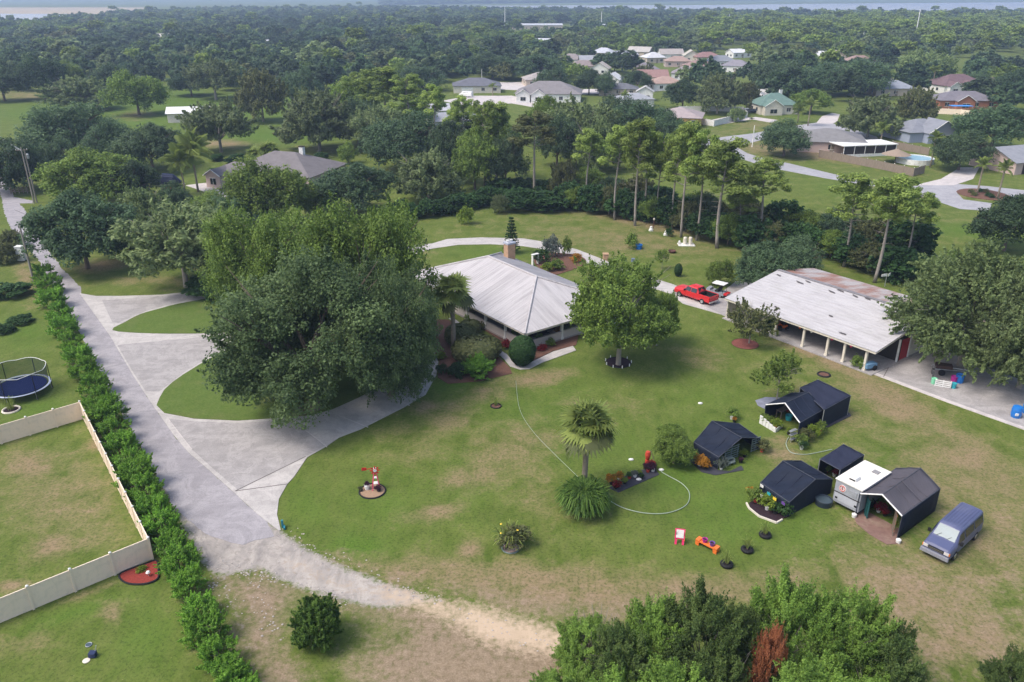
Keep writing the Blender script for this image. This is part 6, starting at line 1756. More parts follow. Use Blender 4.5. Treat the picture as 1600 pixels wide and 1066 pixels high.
wl = px_thing('well_head', 'pair of white tanks on a white-edged pad below the tall pines', 'tank', 1072, 383)
MB().box((0, 0, .06), (2.6, 1.6, .12)).build('pad', white, wl)
for a in (-.2, .65): MB().lathe((a, .1, .12), [(.32, 0), (.32, 1.0), (.25, 1.15), (.05, 1.2)], 16).build('tank', cream, wl)
MB().lathe((-1.1, .1, .12), [(.18, 0), (.2, .4), (.1, .6)], 12).build('filter', white, wl)
q = px_thing('rust_fire_pit', 'round rusty fire pit on the upper lawn', 'fire pit', 1050, 395)
MB().lathe((0, 0, 0), [(.45, 0), (.6, .35), (.55, .36), (.35, .15)], 16).build('bowl', simple('rusty_steel', (.10, .045, .035), .8), q); MB().torus((0, 0, .35), .58, .03, 16, 5).build('rim', simple('rusty_steel', (.10, .045, .035), .8), q)
for i, (x, y, lb) in enumerate([(1017, 361, 'white garden statue by the brown lamp post'), (1040, 368, 'white boulder left of the dark round shrub')]):
    q = px_thing('garden_ornament', lb, 'ornament', x, y); MB().lathe((0, 0, 0), [(.35, 0), (.4, .25), (.2, .5), (.22, .7), (.05, .85)], 10, sy=.7).build('figure', white, q); MB().box((0, 0, .04), (.7, .5, .08)).build('plinth', white, q)
lp_ = px_thing('lamp_post', 'short brown lamp post with a pale globe on the upper lawn', 'lamp post', 1021, 357)
MB().tube([(0, 0, 0), (0, 0, 1.4)], .07).build('post', simple('rusty_steel', (.10, .045, .035), .8), lp_); MB().lathe((0, 0, 1.4), [(.1, 0), (.2, .2), (.1, .4)], 10).build('globe', cream, lp_)
# clutter on the apron
jk = [(1458, 600, mint, 'mint green tub at the left of the junk pile', .28), (1489, 607, teal, 'light blue bucket at the front of the junk pile', .26), (1498, 598, blueplastic, 'dark blue barrel at the right of the junk pile', .42), (1489, 598, magenta, 'magenta tub behind the light blue bucket', .32)]
for x, y, m_, lb, r_ in jk:
    q = px_thing('tub', lb, 'tub', x, y, z=.05)
    MB().lathe((0, 0, 0), [(r_ * .85, 0), (r_, r_ * 2.1), (r_ * .9, r_ * 2.1), (r_ * .8, r_ * 1.8)], 16).build('vessel', m_, q); MB().torus((0, 0, r_ * 2.1), r_, .025, 16, 5).build('rim', m_, q)
wp = px_thing('white_pallet', 'white wooden pallet propped on edge in front of the junk pile', 'pallet', 1472, 606, z=.05, rz=math.radians(-25))
for k in range(4): MB().box((0, 0, .1 + k * .2), (1.5, .03, .12)).build('slat', white, wp)
for a in (-.7, 0, .7): MB().box((a, .06, .4), (.08, .08, .8)).build('upright', white, wp)
tf = px_thing('boat_trailer', 'metal boat trailer frame stored under the feathery tree', 'trailer', 1485, 585, z=.05, rz=math.radians(-20))
MB().tube([(-1.8, -.6, .55), (2.4, 0, .6)], .06).tube([(-1.8, .6, .55), (2.4, 0, .6)], .06).tube([(-1.2, -.6, .55), (-1.2, .6, .55)], .05).build('frame', steel, tf)
for s in (-1, 1): MB().tube([(-1.0, s * .8 - .08, .33), (-1.0, s * .8 + .08, .33)], .33, 14).build('wheel', black, tf)
MB().box((-.8, 0, .8), (1.6, .9, .35)).build('load', simple('dark_brown_load', (.08, .045, .035), .8), tf)
bkc = px_thing('bicycle', 'dark bicycle leaning at the left of the junk pile', 'bicycle', 1456, 588, z=.05, rz=1.2)
for a in (-.5, .5):
    w0 = MB().torus((0, 0, 0), .32, .025, 18, 5).build('wheel', black, bkc); w0.location = (a, 0, .34); w0.rotation_euler = (math.pi / 2, 0, 0)
MB().tube([(-.5, 0, .34), (-.1, 0, .75), (.4, 0, .78), (0, 0, .3), (-.5, 0, .34)], .02).tube([(.4, 0, .8), (.5, 0, .34)], .02).tube([(.38, -.25, .98), (.38, .25, .98)], .015).tube([(.38, 0, .78), (.38, 0, .98)], .015).build('frame', steel, bkc)
MB().box((-.15, 0, .86), (.25, .12, .05)).build('saddle', black, bkc)
for i, (x, y, lb) in enumerate([(1586, 652, 'blue plastic barrel cut open at the right picture edge'), (1604, 646, 'second blue plastic barrel at the right picture edge')]):
    q = px_thing('blue_barrel', lb, 'barrel', x, y, z=.05, rz=i)
    MB().lathe((0, 0, 0), [(.40, 0), (.46, .3), (.46, .85), (.40, 1.1), (.2, 1.12)], 20).build('drum', blueplastic, q)
    MB().torus((0, 0, .35), .46, .02, 20, 5).torus((0, 0, .8), .46, .02, 20, 5).build('hoop', blueplastic, q)
    MB().box((-.2, -.42, .45), (.3, .08, .25)).build('paper_label', white, q)
pot_patio = ss(sheet('paver_patch', [(1180, 626), (1196, 621), (1222, 622), (1236, 628), (1225, 640), (1196, 640), (1184, 634)], simple('grey_pavers', (.20, .21, .26), .9, var=.4, ns=2), z1=.04))

# ------------------------------------------------------------------ left side: vinyl fence, trampoline, cabinet, poles
def vinyl_fence(label, pts, h=1.83, step=2.4, name='vinyl_fence', m_=None, group=None):
    m_ = m_ or vinyl
    P = [Vector(p) for p in pts]
    o = thing(name, label, 'fence', P[0].copy() + Vector((0, 0, 0)), 0)
    cache = {}
    for a, b in zip(P[:-1], P[1:]):
        L = (b - a).length; n = max(1, round(L / step)); d = (b - a).normalized(); ang = math.atan2(d.y, d.x)
        s = L / n
        for k in range(n + 1):
            if k == n and b is not P[-1]: continue
            p = a + d * s * k - P[0]
            if 'post' not in cache:
                c = MB().box((0, 0, h / 2 + .04), (.14, .14, h + .08)).build('post', m_, o)
                MB().lathe((0, 0, h + .08), [(.10, 0), (.10, .04), (.02, .10)], 8).build('post_cap', white, c)
                c.location = p; c.rotation_euler = (0, 0, ang); cache['post'] = c
            else:
                c = cache['post'].copy(); COL.objects.link(c); c.location = p; c.rotation_euler = (0, 0, ang)
                for g_ in cache['post'].children:
                    e = g_.copy(); COL.objects.link(e); e.parent = c
        for k in range(n):
            p = a + d * s * (k + .5) - P[0]
            key = round(s, 2)
            if key not in cache:
                mb = MB().box((0, 0, h / 2), (s - .14, .045, h - .16))
                for j in range(8): mb.box((-s / 2 + .07 + (j + .5) * (s - .14) / 8, 0, h / 2), (.015, .052, h - .2))
                mb.box((0, 0, h - .06), (s - .14, .07, .12)).box((0, 0, .12), (s - .14, .07, .14))
                c = mb.build('fence_panel', m_, o); cache[key] = c
            else:
                c = cache[key].copy(); COL.objects.link(c)
            c.location = p; c.rotation_euler = (0, 0, ang)
    return o
vinyl_fence('beige vinyl privacy fence around the left neighbour yard', [G(-90, 1012), G(239, 874), G(131, 655), G(-90, 722)])
mb_ = px_thing('mulch_bed', 'red mulch bed with scalloped edging in the fence corner', 'flower bed', 218, 893)
q = smoothline([tuple((G(*p) - G(218, 893)).to_2d()) for p in [(187, 899), (205, 890), (228, 882), (245, 877), (248, 890), (247, 905), (230, 913), (207, 914), (192, 909)]], 5, True)
MB().prism(q, 0, .07).build('mulch', mulch, mb_)
MB().tube([(x, y, .08) for x, y in q] + [(q[0][0], q[0][1], .08)], .07, 6).build('edging', black, mb_)
for i, (x, y, lb) in enumerate([(206, 882, 'silver ball lamp against the fence corner'), (233, 901, 'white disc lamp in the red mulch bed')]):
    o = px_thing('garden_light', lb, 'garden light', x, y)
    MB().tube([(0, 0, 0), (0, 0, .3)], .03).build('stake', steel, o); MB().lathe((0, 0, .28), [(.1, 0), (.16, .08), (.1, .18), (.02, .2)], 12).build('shade', white, o)
tree('shrub_lime', G(219, 893), .35, .9, 'tiny yellow-green plant in the red mulch bed', 'plant', 'small_plant')
o = px_thing('toy_tripod', 'small black and blue garden toy on the lower left lawn', 'toy', 146, 1026)
MB().box((0, 0, .2), (.4, .35, .3)).build('body', simple('navy_paint', (.02, .03, .08), .5), o); MB().tube([(.1, .1, .2), (.22, .2, .7)], .03).build('mast', steel, o); MB().lathe((-.25, -.35, 0), [(.2, 0), (.22, .05), (.1, .06)], 12).build('dish', cream, o)
o = px_thing('garden_stone', 'round pale stepping stone above the garden toy', 'stone', 139, 1008)
MB().lathe((0, 0, 0), [(.2, 0), (.2, .05)], 12).build('stone', simple('slate_lid', (.2, .2, .24), .6), o); MB().torus((0, 0, .05), .19, .02, 12, 4).build('rim', steel, o)

pass
tp = thing('trampoline', 'round blue trampoline with net enclosure at the left edge', 'trampoline', G(33, 603, .85) * 1.0 - Vector((0, 0, .85)), 0)
TRr = 2.65
MB().lathe((0, 0, .86), [(TRr - .32, 0), (TRr - .32, .02)], 36).build('mat', simple('blue_jump_mat', (.010, .018, .085), .8, .1), tp)
MB().torus((0, 0, .88), TRr - .06, .12, 40, 6, .28).build('edge_pad', simple('pale_pad', (.42, .47, .58), .5), tp)
nt = NT('safety_net'); ntr = nt.n('ShaderNodeBsdfTransparent'); nd = nt.n('ShaderNodeBsdfDiffuse', {'Color': (.02, .03, .05, 1)})
mxs = nt.n('ShaderNodeMixShader', {0: .5, 1: ntr, 2: nd}); nt.t.links.new(mxs, nt.out.inputs[0])
V = []; Fq = []
for k in range(36):
    a = k / 36 * 2 * math.pi
    zt = 2.65 + .15 * abs(math.sin(3 * a)) 
    V += [((TRr - .15) * math.cos(a), (TRr - .15) * math.sin(a), .9), ((TRr - .05) * math.cos(a), (TRr - .05) * math.sin(a), zt)]
for k in range(36):
    j = (k + 1) % 36; Fq.append((2 * k, 2 * j, 2 * j + 1, 2 * k + 1))
MB().add(V, Fq).build('net', nt.m, tp)
MB().tube([V[2 * k + 1] for k in range(36)] + [V[1]], .03, 5, cap=False).build('net_top_rope', white, tp)
for k in range(6):
    a = k / 6 * 2 * math.pi + .5
    c, s = math.cos(a) * TRr, math.sin(a) * TRr
    MB().tube([(c, s, 0), (c, s, 2.75)], .035, 6).build('net_pole', black, tp)
    MB().tube([(c * .97, s * .97, 0), (c * .97, s * .97, .8)], .04, 6).build('leg', steel, tp)
rb = ring_bed(18, 641, .75, 'small ring of pale stones round a young palm near the trampoline', darkmulch, cream, .1)
tree('youngpalm', G(18, 640), 1.3, 1.6, 'young palm in the pale stone ring near the trampoline', 'plant', 'small_palm')

uc = px_thing('utility_cabinet', 'white utility cabinet beside the wooden pole at the lane', 'cabinet', 36, 408)
MB().box((0, 0, 1.2), (1.0, .9, 2.1)).build('body', white, uc); MB().box((0, 0, 2.3), (1.12, 1.0, .1)).build('lid', white, uc); MB().box((-.52, 0, 1.3), (.04, .8, 1.7)).build('door', simple('pale_blue_paint', (.14, .27, .42), .5), uc)
def pole_thing(label, base, h, arms=True, mat=None, r=.16, cat='utility pole', name='utility_pole', lean=(0, 0)):
    o = thing(name, label, cat, base, .4)
    MB().tube([(0, 0, -.3), (lean[0], lean[1], h)], [r, r * .65], 8).build('shaft', mat or greybark, o)
    if arms:
        MB().box((lean[0], lean[1], h - .5), (2.0, .1, .12)).build('crossarm', wood, o)
        for a in (-.9, 0, .9): MB().lathe((a + lean[0], lean[1], h - .44), [(.05, 0), (.07, .12), (.03, .2)], 8).build('insulator', white, o)
    return o
pole_thing('leaning wooden pole rising from the top of the lane hedge', G(53, 440), 8.0, False)
p1_ = pole_thing('left wooden utility pole beside the lane at the fence gate', G(54, 318), 10.6, True)
p2_ = pole_thing('right wooden utility pole with a grey transformer beside the lane', G(58, 317), 10.2, False)
MB().lathe((0.35, 0, 8.4), [(.22, 0), (.25, .1), (.25, .8), (.12, .95)], 12).build('transformer', steel, p2_)
for i, dz in enumerate((0, -.25)):
    a = G(54, 318) + Vector((0, 0, 10.1 + dz)); b = G(-60, 190) + Vector((0, 0, 10 + dz))
    pts_ = [a.lerp(b, t / 12) - Vector((0, 0, 2.2 * 4 * (t / 12) * (1 - t / 12))) for t in range(13)]
    o = MB().tube(pts_, .045, 4).build('power_line', steel); tag(o, ['upper', 'lower'][i] + ' sagging power line running left from the utility poles', 'cable')
def pole_px(x, top, base, label, mat=white, r=.3, arms=False):
    b = G(x, base); dv = F_ * SP + (top - 533) * CP; dh = F_ * CP - (top - 533) * SP
    return pole_thing(label, b, CAM_H - b.y * dv / dh, arms, mat, r, 'power pole', 'power_pole')
conc = simple('pale_concrete_pole', (.78, .77, .75), .7)
for x, tp_, bs, lb in [(1428, 15, 68, 'tallest leaning white power pole on the right'), (1349, 42, 58, 'short white power pole left of the tallest one'), (1137, 22, 50, 'white power pole above the neighbourhood'), (1520, 44, 57, 'short power pole near the right edge'), (939, 18, 50, 'white power pole beside the far grey building'), (789, 12, 46, 'tall thin power pole at the left end of the long white building'), (728, 24, 40, 'thin grey pole in the far wood'), (666, 14, 30, 'thin pole in the left far wood'), (672, 18, 30, 'second thin pole in the left far wood'), (628, 18, 28, 'faint pole at the far left wood'), (753, 108, 130, 'thin pole behind the grey-roofed house'), (1193, 38, 50, 'small power pole right of the middle'), (1175, 196, 230, 'thin white flag pole on the corner lawn')]:
    pole_px(x, tp_, bs, lb, conc, .42 if bs < 100 else .12, arms=bs < 60 and bs > 45)

# ------------------------------------------------------------------ houses of the neighbourhood
wallmats = {'white': white, 'cream': cream, 'yellow': simple('yellow_stucco', (.62, .38, .15), .8, .2), 'bluegrey': simple('blue_grey_siding', (.30, .33, .42), .7), 'tan': simple('tan_stucco', (.48, .40, .32), .8), 'brick': simple('red_brick_wall', (.33, .14, .08), .9), 'pinkish': simple('pinkish_stucco', (.50, .38, .34), .8)}
def bld(name, label, px, py, w_, d, deg, wall, roofc, kind='hip', wh=2.7, rh=2.2, cat='house', win=True, garage=None, chim=False, gablebay=None, porch=False):
    base = G(px, py); rz = math.radians(deg)
    o = thing(name, label, cat, base, rz)
    HC.append((base.x, base.y, max(w_, d) * .62))
    wm_ = wallmats[wall]; rm = roofmat(roofc, 'shingles_%d_%d_%d' % tuple(int(c * 100) for c in roofc))
    e = .45
    if kind == 'gablex':      # ridge along x, gables at the ends
        MB().box((0, 0, wh / 2), (w_, d, wh)).add([(-w_ / 2, -d / 2, wh), (-w_ / 2, d / 2, wh), (-w_ / 2, 0, wh + rh - .1), (w_ / 2, -d / 2, wh), (w_ / 2, d / 2, wh), (w_ / 2, 0, wh + rh - .1)], [(0, 2, 1), (3, 4, 5)]).build('wall', wm_, o)
        A, B, C2, D2 = (-w_ / 2 - e, -d / 2 - e, wh - .12), (w_ / 2 + e, -d / 2 - e, wh - .12), (w_ / 2 + e, d / 2 + e, wh - .12), (-w_ / 2 - e, d / 2 + e, wh - .12)
        R1, R2 = (-w_ / 2 - e, 0, wh + rh), (w_ / 2 + e, 0, wh + rh)
        slope('roof_slope', [A, B, R2, R1], rm, o, th=.15); slope('roof_slope', [C2, D2, R1, R2], rm, o, th=.15)
    else:
        MB().box((0, 0, wh / 2), (w_, d, wh)).build('wall', wm_, o)
        A, B, C2, D2 = (-w_ / 2 - e, -d / 2 - e, wh), (w_ / 2 + e, -d / 2 - e, wh), (w_ / 2 + e, d / 2 + e, wh), (-w_ / 2 - e, d / 2 + e, wh)
        if w_ >= d:
            R1, R2 = (-w_ / 2 + d / 2, 0, wh + rh), (w_ / 2 - d / 2, 0, wh + rh)
            slope('roof_slope', [A, B, R2, R1], rm, o, th=.12); slope('roof_slope', [C2, D2, R1, R2], rm, o, th=.12)
            slope('roof_slope', [B, C2, R2], rm, o, th=.12); slope('roof_slope', [D2, A, R1], rm, o, th=.12)
        else:
            R1, R2 = (0, -d / 2 + w_ / 2, wh + rh), (0, d / 2 - w_ / 2, wh + rh)
            slope('roof_slope', [A, B, R1], rm, o, th=.12); slope('roof_slope', [C2, D2, R2], rm, o, th=.12)
            slope('roof_slope', [B, C2, R2, R1], rm, o, th=.12); slope('roof_slope', [D2, A, R1, R2], rm, o, th=.12)
    if gablebay:
        for gx, gw in gablebay:
            gd = 2.2; y0 = -d / 2 - gd / 2; gh = gw * .32
            MB().box((gx, y0, wh / 2), (gw, gd, wh)).add([(gx - gw / 2, y0 - gd / 2, wh), (gx + gw / 2, y0 - gd / 2, wh), (gx, y0 - gd / 2, wh + gh)], [(0, 1, 2)]).build('front_bay', wm_, o)
            yb = -d / 2 + gh * 1.6
            for s in (-1, 1):
                slope('bay_roof', [(gx + s * (gw / 2 + .3), y0 - gd / 2 - .35, wh - .08), (gx + s * (gw / 2 + .3), yb - gh, wh - .08), (gx, yb + .4, wh + gh + .1), (gx, y0 - gd / 2 - .35, wh + gh + .1)], rm, o, th=.1)
            MB().tube([(gx - gw / 2 - .3, y0 - gd / 2 - .4, wh - .1), (gx, y0 - gd / 2 - .4, wh + gh + .08), (gx + gw / 2 + .3, y0 - gd / 2 - .4, wh - .1)], .09, 5).build('bay_trim', white, o)
            f = MB().box((gx, y0 - gd / 2 - .02, 1.35), (gw * .38, .08, 1.3)).build('window', darkglass, o)
            MB().box((gx, y0 - gd / 2 - .07, 1.35), (.06, .04, 1.3)).box((gx, y0 - gd / 2 - .07, 2.04), (gw * .38 + .2, .06, .1)).build('window_frame', white, f)
    if win:
        n = max(2, int(w_ // 4.5))
        for k in range(n):
            x = -w_ / 2 + (k + .5) * w_ / n
            if garage and abs(x - garage) < 3.4: continue
            if gablebay and any(abs(x - gx) < gw * .6 for gx, gw in gablebay): continue
            f = MB().box((x, -d / 2 - .01, 1.5), (1.3, .08, 1.2)).build('window', darkglass, o)
            MB().box((x, -d / 2 - .05, 2.15), (1.5, .06, .1)).box((x, -d / 2 - .05, .85), (1.5, .06, .1)).box((x, -d / 2 - .05, 1.5), (.06, .06, 1.2)).build('window_frame', white, f)
        for sx in (-1, 1):
            for yy in (-d / 5, d / 5):
                f = MB().box((sx * (w_ / 2 + .01), yy, 1.5), (.08, 1.2, 1.1)).build('window', darkglass, o)
                MB().box((sx * (w_ / 2 + .05), yy, 2.1), (.06, 1.4, .1)).box((sx * (w_ / 2 + .05), yy, .9), (.06, 1.4, .1)).build('window_frame', white, f)
        if not garage: 
            MB().box((.3, -d / 2 - .02, 1.05), (1.0, .1, 2.1)).build('door', wood, o)
    if garage is not None:
        MB().box((garage, -d / 2 - .03, 1.15), (4.6, .1, 2.2)).build('garage_door_or_opening', darkint if name == 'open_garage_house' else white, o)  # open garage: a dark panel stands in for the shade inside
    if chim:
        c = MB().box((w_ * .18, 1.0, wh + rh), (.9, .9, 2.0)).build('chimney', white, o); MB().box((w_ * .18, 1.0, wh + rh + 1.05), (1.05, 1.05, .14)).build('chimney_cap', darkint, c)
    return o
bld('white_shed', 'white metal-roofed shed with one window in the back meadow', 300, 189, 13, 6.6, 12, 'cream', (.72, .71, .70), 'gablex', 2.9, 1.5, 'shed', garage=None)
bld('brown_roof_house', 'large brown-roofed house half hidden behind oaks', 450, 283, 20, 15, -18, 'pinkish', (.175, .150, .152), 'hip', 2.9, 3.4, chim=True)
bld('brown_roof_wing', 'low gabled wing of the brown-roofed house by the driveway', 374, 285, 9, 8, -20, 'pinkish', (.185, .158, .16), 'hip', 2.6, 1.8, gablebay=[(-1.5, 3.6)])
bld('grey_roof_house', 'blue-grey roofed cream house beside the white van', 745, 143, 19, 13, 4, 'cream', (.125, .13, .165), 'hip', 2.8, 2.6, garage=-4)
bld('mauve_roof_house', 'white house with mauve-brown roof and two arched gables', 858, 156, 24, 16, -6, 'white', (.21, .185, .19), 'hip', 3.0, 3.8, gablebay=[(-9, 5), (-3.5, 5)])
bld('tan_house', 'tan-roofed house left of the street trees', 845, 133, 15, 12, 8, 'tan', (.36, .30, .27), 'hip', 2.8, 2.6, garage=3)
bld('pine_hidden_house', 'light grey-roofed house glimpsed between the pines', 706, 200, 13, 9, 18, 'white', (.30, .31, .36), 'gablex', 2.8, 1.8)
bld('pine_hidden_house', 'second grey-roofed house behind the pines, farther left', 672, 184, 12, 9, 10, 'white', (.38, .38, .42), 'gablex', 2.8, 1.6)
bld('yellow_house', 'yellow house with pink-brown roof behind the white fence', 1061, 194, 13.5, 13, -16, 'yellow', (.36, .27, .26), 'hip', 2.8, 2.3)
bld('green_roof_house', 'cream house with green metal roof and white chimney', 1207, 176, 13, 10, 6, 'cream', (.10, .22, .175), 'hip', 3.0, 3.4, chim=True, gablebay=[(-2.8, 6)])
bld('patio_house', 'grey-brown roofed house with a white patio extension and pool', 1292, 232, 17, 14, -14, 'pinkish', (.20, .19, .19), 'hip', 2.7, 2.4)
bld('blue_gable_house', 'blue-grey house with a broad white-trimmed gable', 1433, 216, 15, 13, 12, 'bluegrey', (.20, .215, .26), 'hip', 2.7, 2.6, gablebay=[(1.2, 9.5)], win=False)
bld('open_garage_house', 'grey-roofed house with an open garage at the right edge', 1588, 262, 16, 12, 20, 'pinkish', (.24, .25, .29), 'gablex', 2.8, 2.4, garage=-3.5)
bld('red_roof_house', 'dark red-roofed house with arched white gables', 1490, 143, 20, 14, 10, 'white', (.17, .085, .095), 'hip', 3.0, 3.8, gablebay=[(-6.5, 5), (.5, 5.5)])
bld('red_roof_house', 'smaller red-roofed house right of the arched one', 1545, 145, 9, 9, 30, 'brick', (.19, .09, .09), 'hip', 3.0, 3.0)
bld('purple_roof_house', 'purplish-roofed house with orange gable and blue awning', 1500, 167, 20, 12, -3, 'brick', (.17, .15, .18), 'hip', 2.8, 2.6, gablebay=[(-2, 6)])
bld('far_house', 'far house with a dark red roof above the grove', 1297, 108, 19, 12, 0, 'white', (.17, .10, .11), 'hip', 3, 3.2)
bld('far_house', 'far white house left of the dark red roof', 1281, 96, 9, 9, 10, 'white', (.60, .59, .58), 'gablex', 3.4, 2.4)
bld('far_house', 'far house with a pinkish triangular gable', 1306, 96, 10, 9, 80, 'tan', (.36, .26, .25), 'gablex', 3, 3)
bld('far_house', 'far cream house with a pointed gable among the roofs', 1079, 96, 10, 9, 85, 'cream', (.44, .40, .30), 'gablex', 3.4, 3)
bld('far_house', 'far house with a rusty red roof right of the cream gable', 1103, 97, 15, 10, 8, 'tan', (.30, .13, .11), 'hip', 3, 2.6)
bld('far_house', 'far long white-roofed house on the right of the roof group', 1153, 90, 14, 8, 25, 'white', (.62, .62, .64), 'gablex', 3.2, 2)
bld('far_house', 'far house with an orange-brown roof in the middle of the roof group', 1058, 104, 14, 10, -5, 'pinkish', (.38, .22, .16), 'hip', 3, 2.4)
bld('far_house', 'far house with a terracotta roof beside the dark round tree', 1038, 140, 13, 10, 10, 'white', (.42, .24, .17), 'hip', 2.9, 2.4)
bld('far_house', 'far house with a grey-blue roof left of the roof group', 978, 106, 11, 12, 80, 'white', (.26, .28, .33), 'gablex', 3, 2.4)
bld('far_house', 'far house with pale stepped roof above the street palms', 970, 95, 18, 10, 20, 'white', (.36, .38, .44), 'gablex', 3, 2.6)
bld('far_house', 'far purple-roofed house in front of the roof group', 1008, 117, 12, 10, 0, 'tan', (.20, .17, .20), 'hip', 3, 2.8)
bld('far_house', 'far reddish-roofed house at the left of the roof group', 912, 112, 15, 10, 0, 'tan', (.26, .19, .18), 'hip', 3, 2.6)
bld('far_house', 'far white gabled house behind the street trees', 938, 116, 9, 9, 75, 'white', (.48, .42, .36), 'gablex', 3, 2.8)
bld('far_house', 'far white house right of the street trees', 956, 134, 9, 8, 70, 'white', (.55, .54, .54), 'gablex', 3, 2.4)
bld('far_house', 'dark-roofed house below the white one', 966, 148, 15, 9, -8, 'tan', (.13, .135, .16), 'hip', 2.6, 1.8)
bld('pool_cage_house', 'low grey roof beside the small white chapel-like gable', 990, 165, 12, 9, 10, 'white', (.28, .30, .34), 'hip', 2.6, 1.8)
bld('white_gable_house', 'small white gabled house beside the pool cage', 1007, 157, 5, 6, 80, 'white', (.40, .38, .36), 'gablex', 3.4, 1.8)
bld('far_house', 'far blue-roofed house behind the yellow-green tree', 1388, 148, 16, 10, 5, 'tan', (.24, .27, .33), 'hip', 2.8, 2.6)
bld('far_house', 'far tan-roofed house beside the blue-roofed one', 1371, 137, 12, 9, 15, 'tan', (.34, .28, .26), 'hip', 2.8, 2.6)
bld('far_house', 'white-roofed house behind the green roof', 1182, 160, 10, 9, 30, 'white', (.60, .58, .57), 'gablex', 2.8, 1.8)
bld('long_white_building', 'long low white industrial building at the edge of the far wood', 832, 46, 66, 14, 2, 'tan', (.40, .42, .46), 'gablex', 4.5, 1.6, 'building')
bld('far_grey_building', 'far grey-roofed building beside the white power pole', 950, 49, 26, 16, 2, 'tan', (.50, .53, .60), 'gablex', 5, 2, 'building')
bld('far_shed_building', 'long pale-roofed building left of the far field', 830, 72, 34, 12, -4, 'white', (.52, .54, .58), 'gablex', 4, 1.5, 'building')
bld('far_shed_building', 'pale grey far roof left of the long pale building', 775, 74, 24, 12, 6, 'white', (.45, .47, .52), 'gablex', 4, 1.5, 'building')
bld('far_house', 'brownish far roof poking out of the left wood', 722, 92, 18, 12, -30, 'tan', (.28, .24, .23), 'gablex', 3.2, 3)
bld('far_house', 'pinkish far roof in the upper left wood', 228, 66, 20, 14, 5, 'tan', (.38, .32, .32), 'hip', 3.2, 3)
bld('far_house', 'white far roof left of the pinkish one', 210, 63, 9, 8, 30, 'white', (.65, .65, .66), 'gablex', 3.2, 2)
bld('far_house', 'beige far roof right of the pinkish one', 258, 65, 18, 12, 25, 'cream', (.50, .46, .38), 'gablex', 3.2, 3)
bld('far_house', 'tiny pink far roof in the upper left wood', 337, 55, 14, 10, -20, 'pinkish', (.42, .30, .30), 'gablex', 3.2, 3)
bld('far_house', 'tiny white far house in the upper left wood', 387, 53, 12, 9, 0, 'white', (.6, .6, .62), 'gablex', 4, 2)
bld('far_house', 'tiny white far house below the other in the left wood', 410, 74, 10, 8, 20, 'white', (.6, .6, .62), 'gablex', 3.2, 2)
bld('far_house', 'pale blue roof peeking out behind the left meadow oaks', 163, 128, 11, 8, 10, 'white', (.45, .52, .62), 'gablex', 3, 2)

bld('far_house', 'grey-roofed far house between the street palms', 925, 104, 14, 10, 0, 'tan', (0.28, 0.29, 0.33), 'gablex', 3, 2.8)
bld('far_house', 'brown-roofed far house left of the roof group', 893, 101, 14, 10, -24, 'white', (0.25, 0.2, 0.19), 'hip', 3, 2.8)
bld('far_house', 'pale-roofed far house right of the stepped roof', 1020, 98, 12, 10, 15, 'tan', (0.5, 0.5, 0.52), 'hip', 3, 2.8)
bld('far_house', 'tan-roofed far house above the orange-brown roof', 1047, 92, 14, 10, 4, 'white', (0.36, 0.3, 0.26), 'gablex', 3, 2.8)
bld('far_house', 'rust-roofed far house below the cream gable', 1092, 112, 14, 10, 19, 'tan', (0.3, 0.16, 0.13), 'hip', 3, 2.8)
bld('far_house', 'slate-roofed far house right of the rusty roof', 1125, 104, 15, 10, 0, 'white', (0.2, 0.22, 0.26), 'hip', 3, 2.8)
bld('far_house', 'beige-roofed far house at the back of the roof group', 1000, 88, 14, 10, -25, 'tan', (0.42, 0.38, 0.33), 'gablex', 3, 2.8)
bld('far_house', 'mauve-roofed far house behind the dark round tree', 1073, 124, 14, 10, -14, 'white', (0.26, 0.21, 0.23), 'hip', 3, 2.8)
bld('far_house', 'silver-roofed far house at the upper left of the roof group', 943, 90, 14, 10, -24, 'tan', (0.42, 0.44, 0.5), 'hip', 3, 2.8)
bld('far_house', 'red-roofed far house beside the terracotta roof', 1018, 130, 13, 10, 1, 'white', (0.33, 0.15, 0.12), 'gablex', 3, 2.8)
bld('far_house', 'ash-roofed far house in the grove left of the dark red roof', 1215, 100, 15, 10, -20, 'tan', (0.33, 0.33, 0.35), 'hip', 3, 2.8)
bld('far_house', 'clay-roofed far house right of the dark red roof', 1340, 104, 15, 10, 5, 'white', (0.34, 0.2, 0.16), 'hip', 3, 2.8)
bld('far_house', 'cream-roofed small far house in the grove', 1247, 93, 12, 10, 4, 'tan', (0.5, 0.46, 0.38), 'gablex', 3, 2.8)
bld('far_house', 'dusky-roofed far house behind the white fence trees', 1150, 112, 14, 10, -25, 'white', (0.22, 0.2, 0.24), 'hip', 3, 2.8)
# pool, patio, fences
pa = px_thing('patio_roof', 'flat white patio roof on posts beside the wooden-fenced yard', 'patio cover', 1345, 241, rz=math.radians(12))
MB().box((0, 0, 2.75), (15, 7, .18)).build('roof', white, pa)
for a in (-7.2, -4.3, -1.4, 1.4, 4.3, 7.2):
    for b in (-3.3, 3.3): MB().box((a, b, 1.35), (.14, .14, 2.7)).build('post', white, pa)
MB().box((0, -3.3, .35), (14.6, .1, .7)).build('low_wall', white, pa)
MB().box((0, -3.25, 1.6), (14.4, .03, 1.9)).build('screen', darkint, pa)
vinyl_fence('weathered grey wooden fence around the pool yard', [G(1279, 246), G(1300, 250), G(1340, 258), G(1380, 266), G(1426, 276), G(1443, 271)], 1.8, 2.6, 'wooden_fence', wood)
vinyl_fence('weathered wooden fence behind the pool yard', [G(1393, 232), G(1410, 235), G(1450, 243)], 1.8, 2.6, 'wooden_fence', wood)
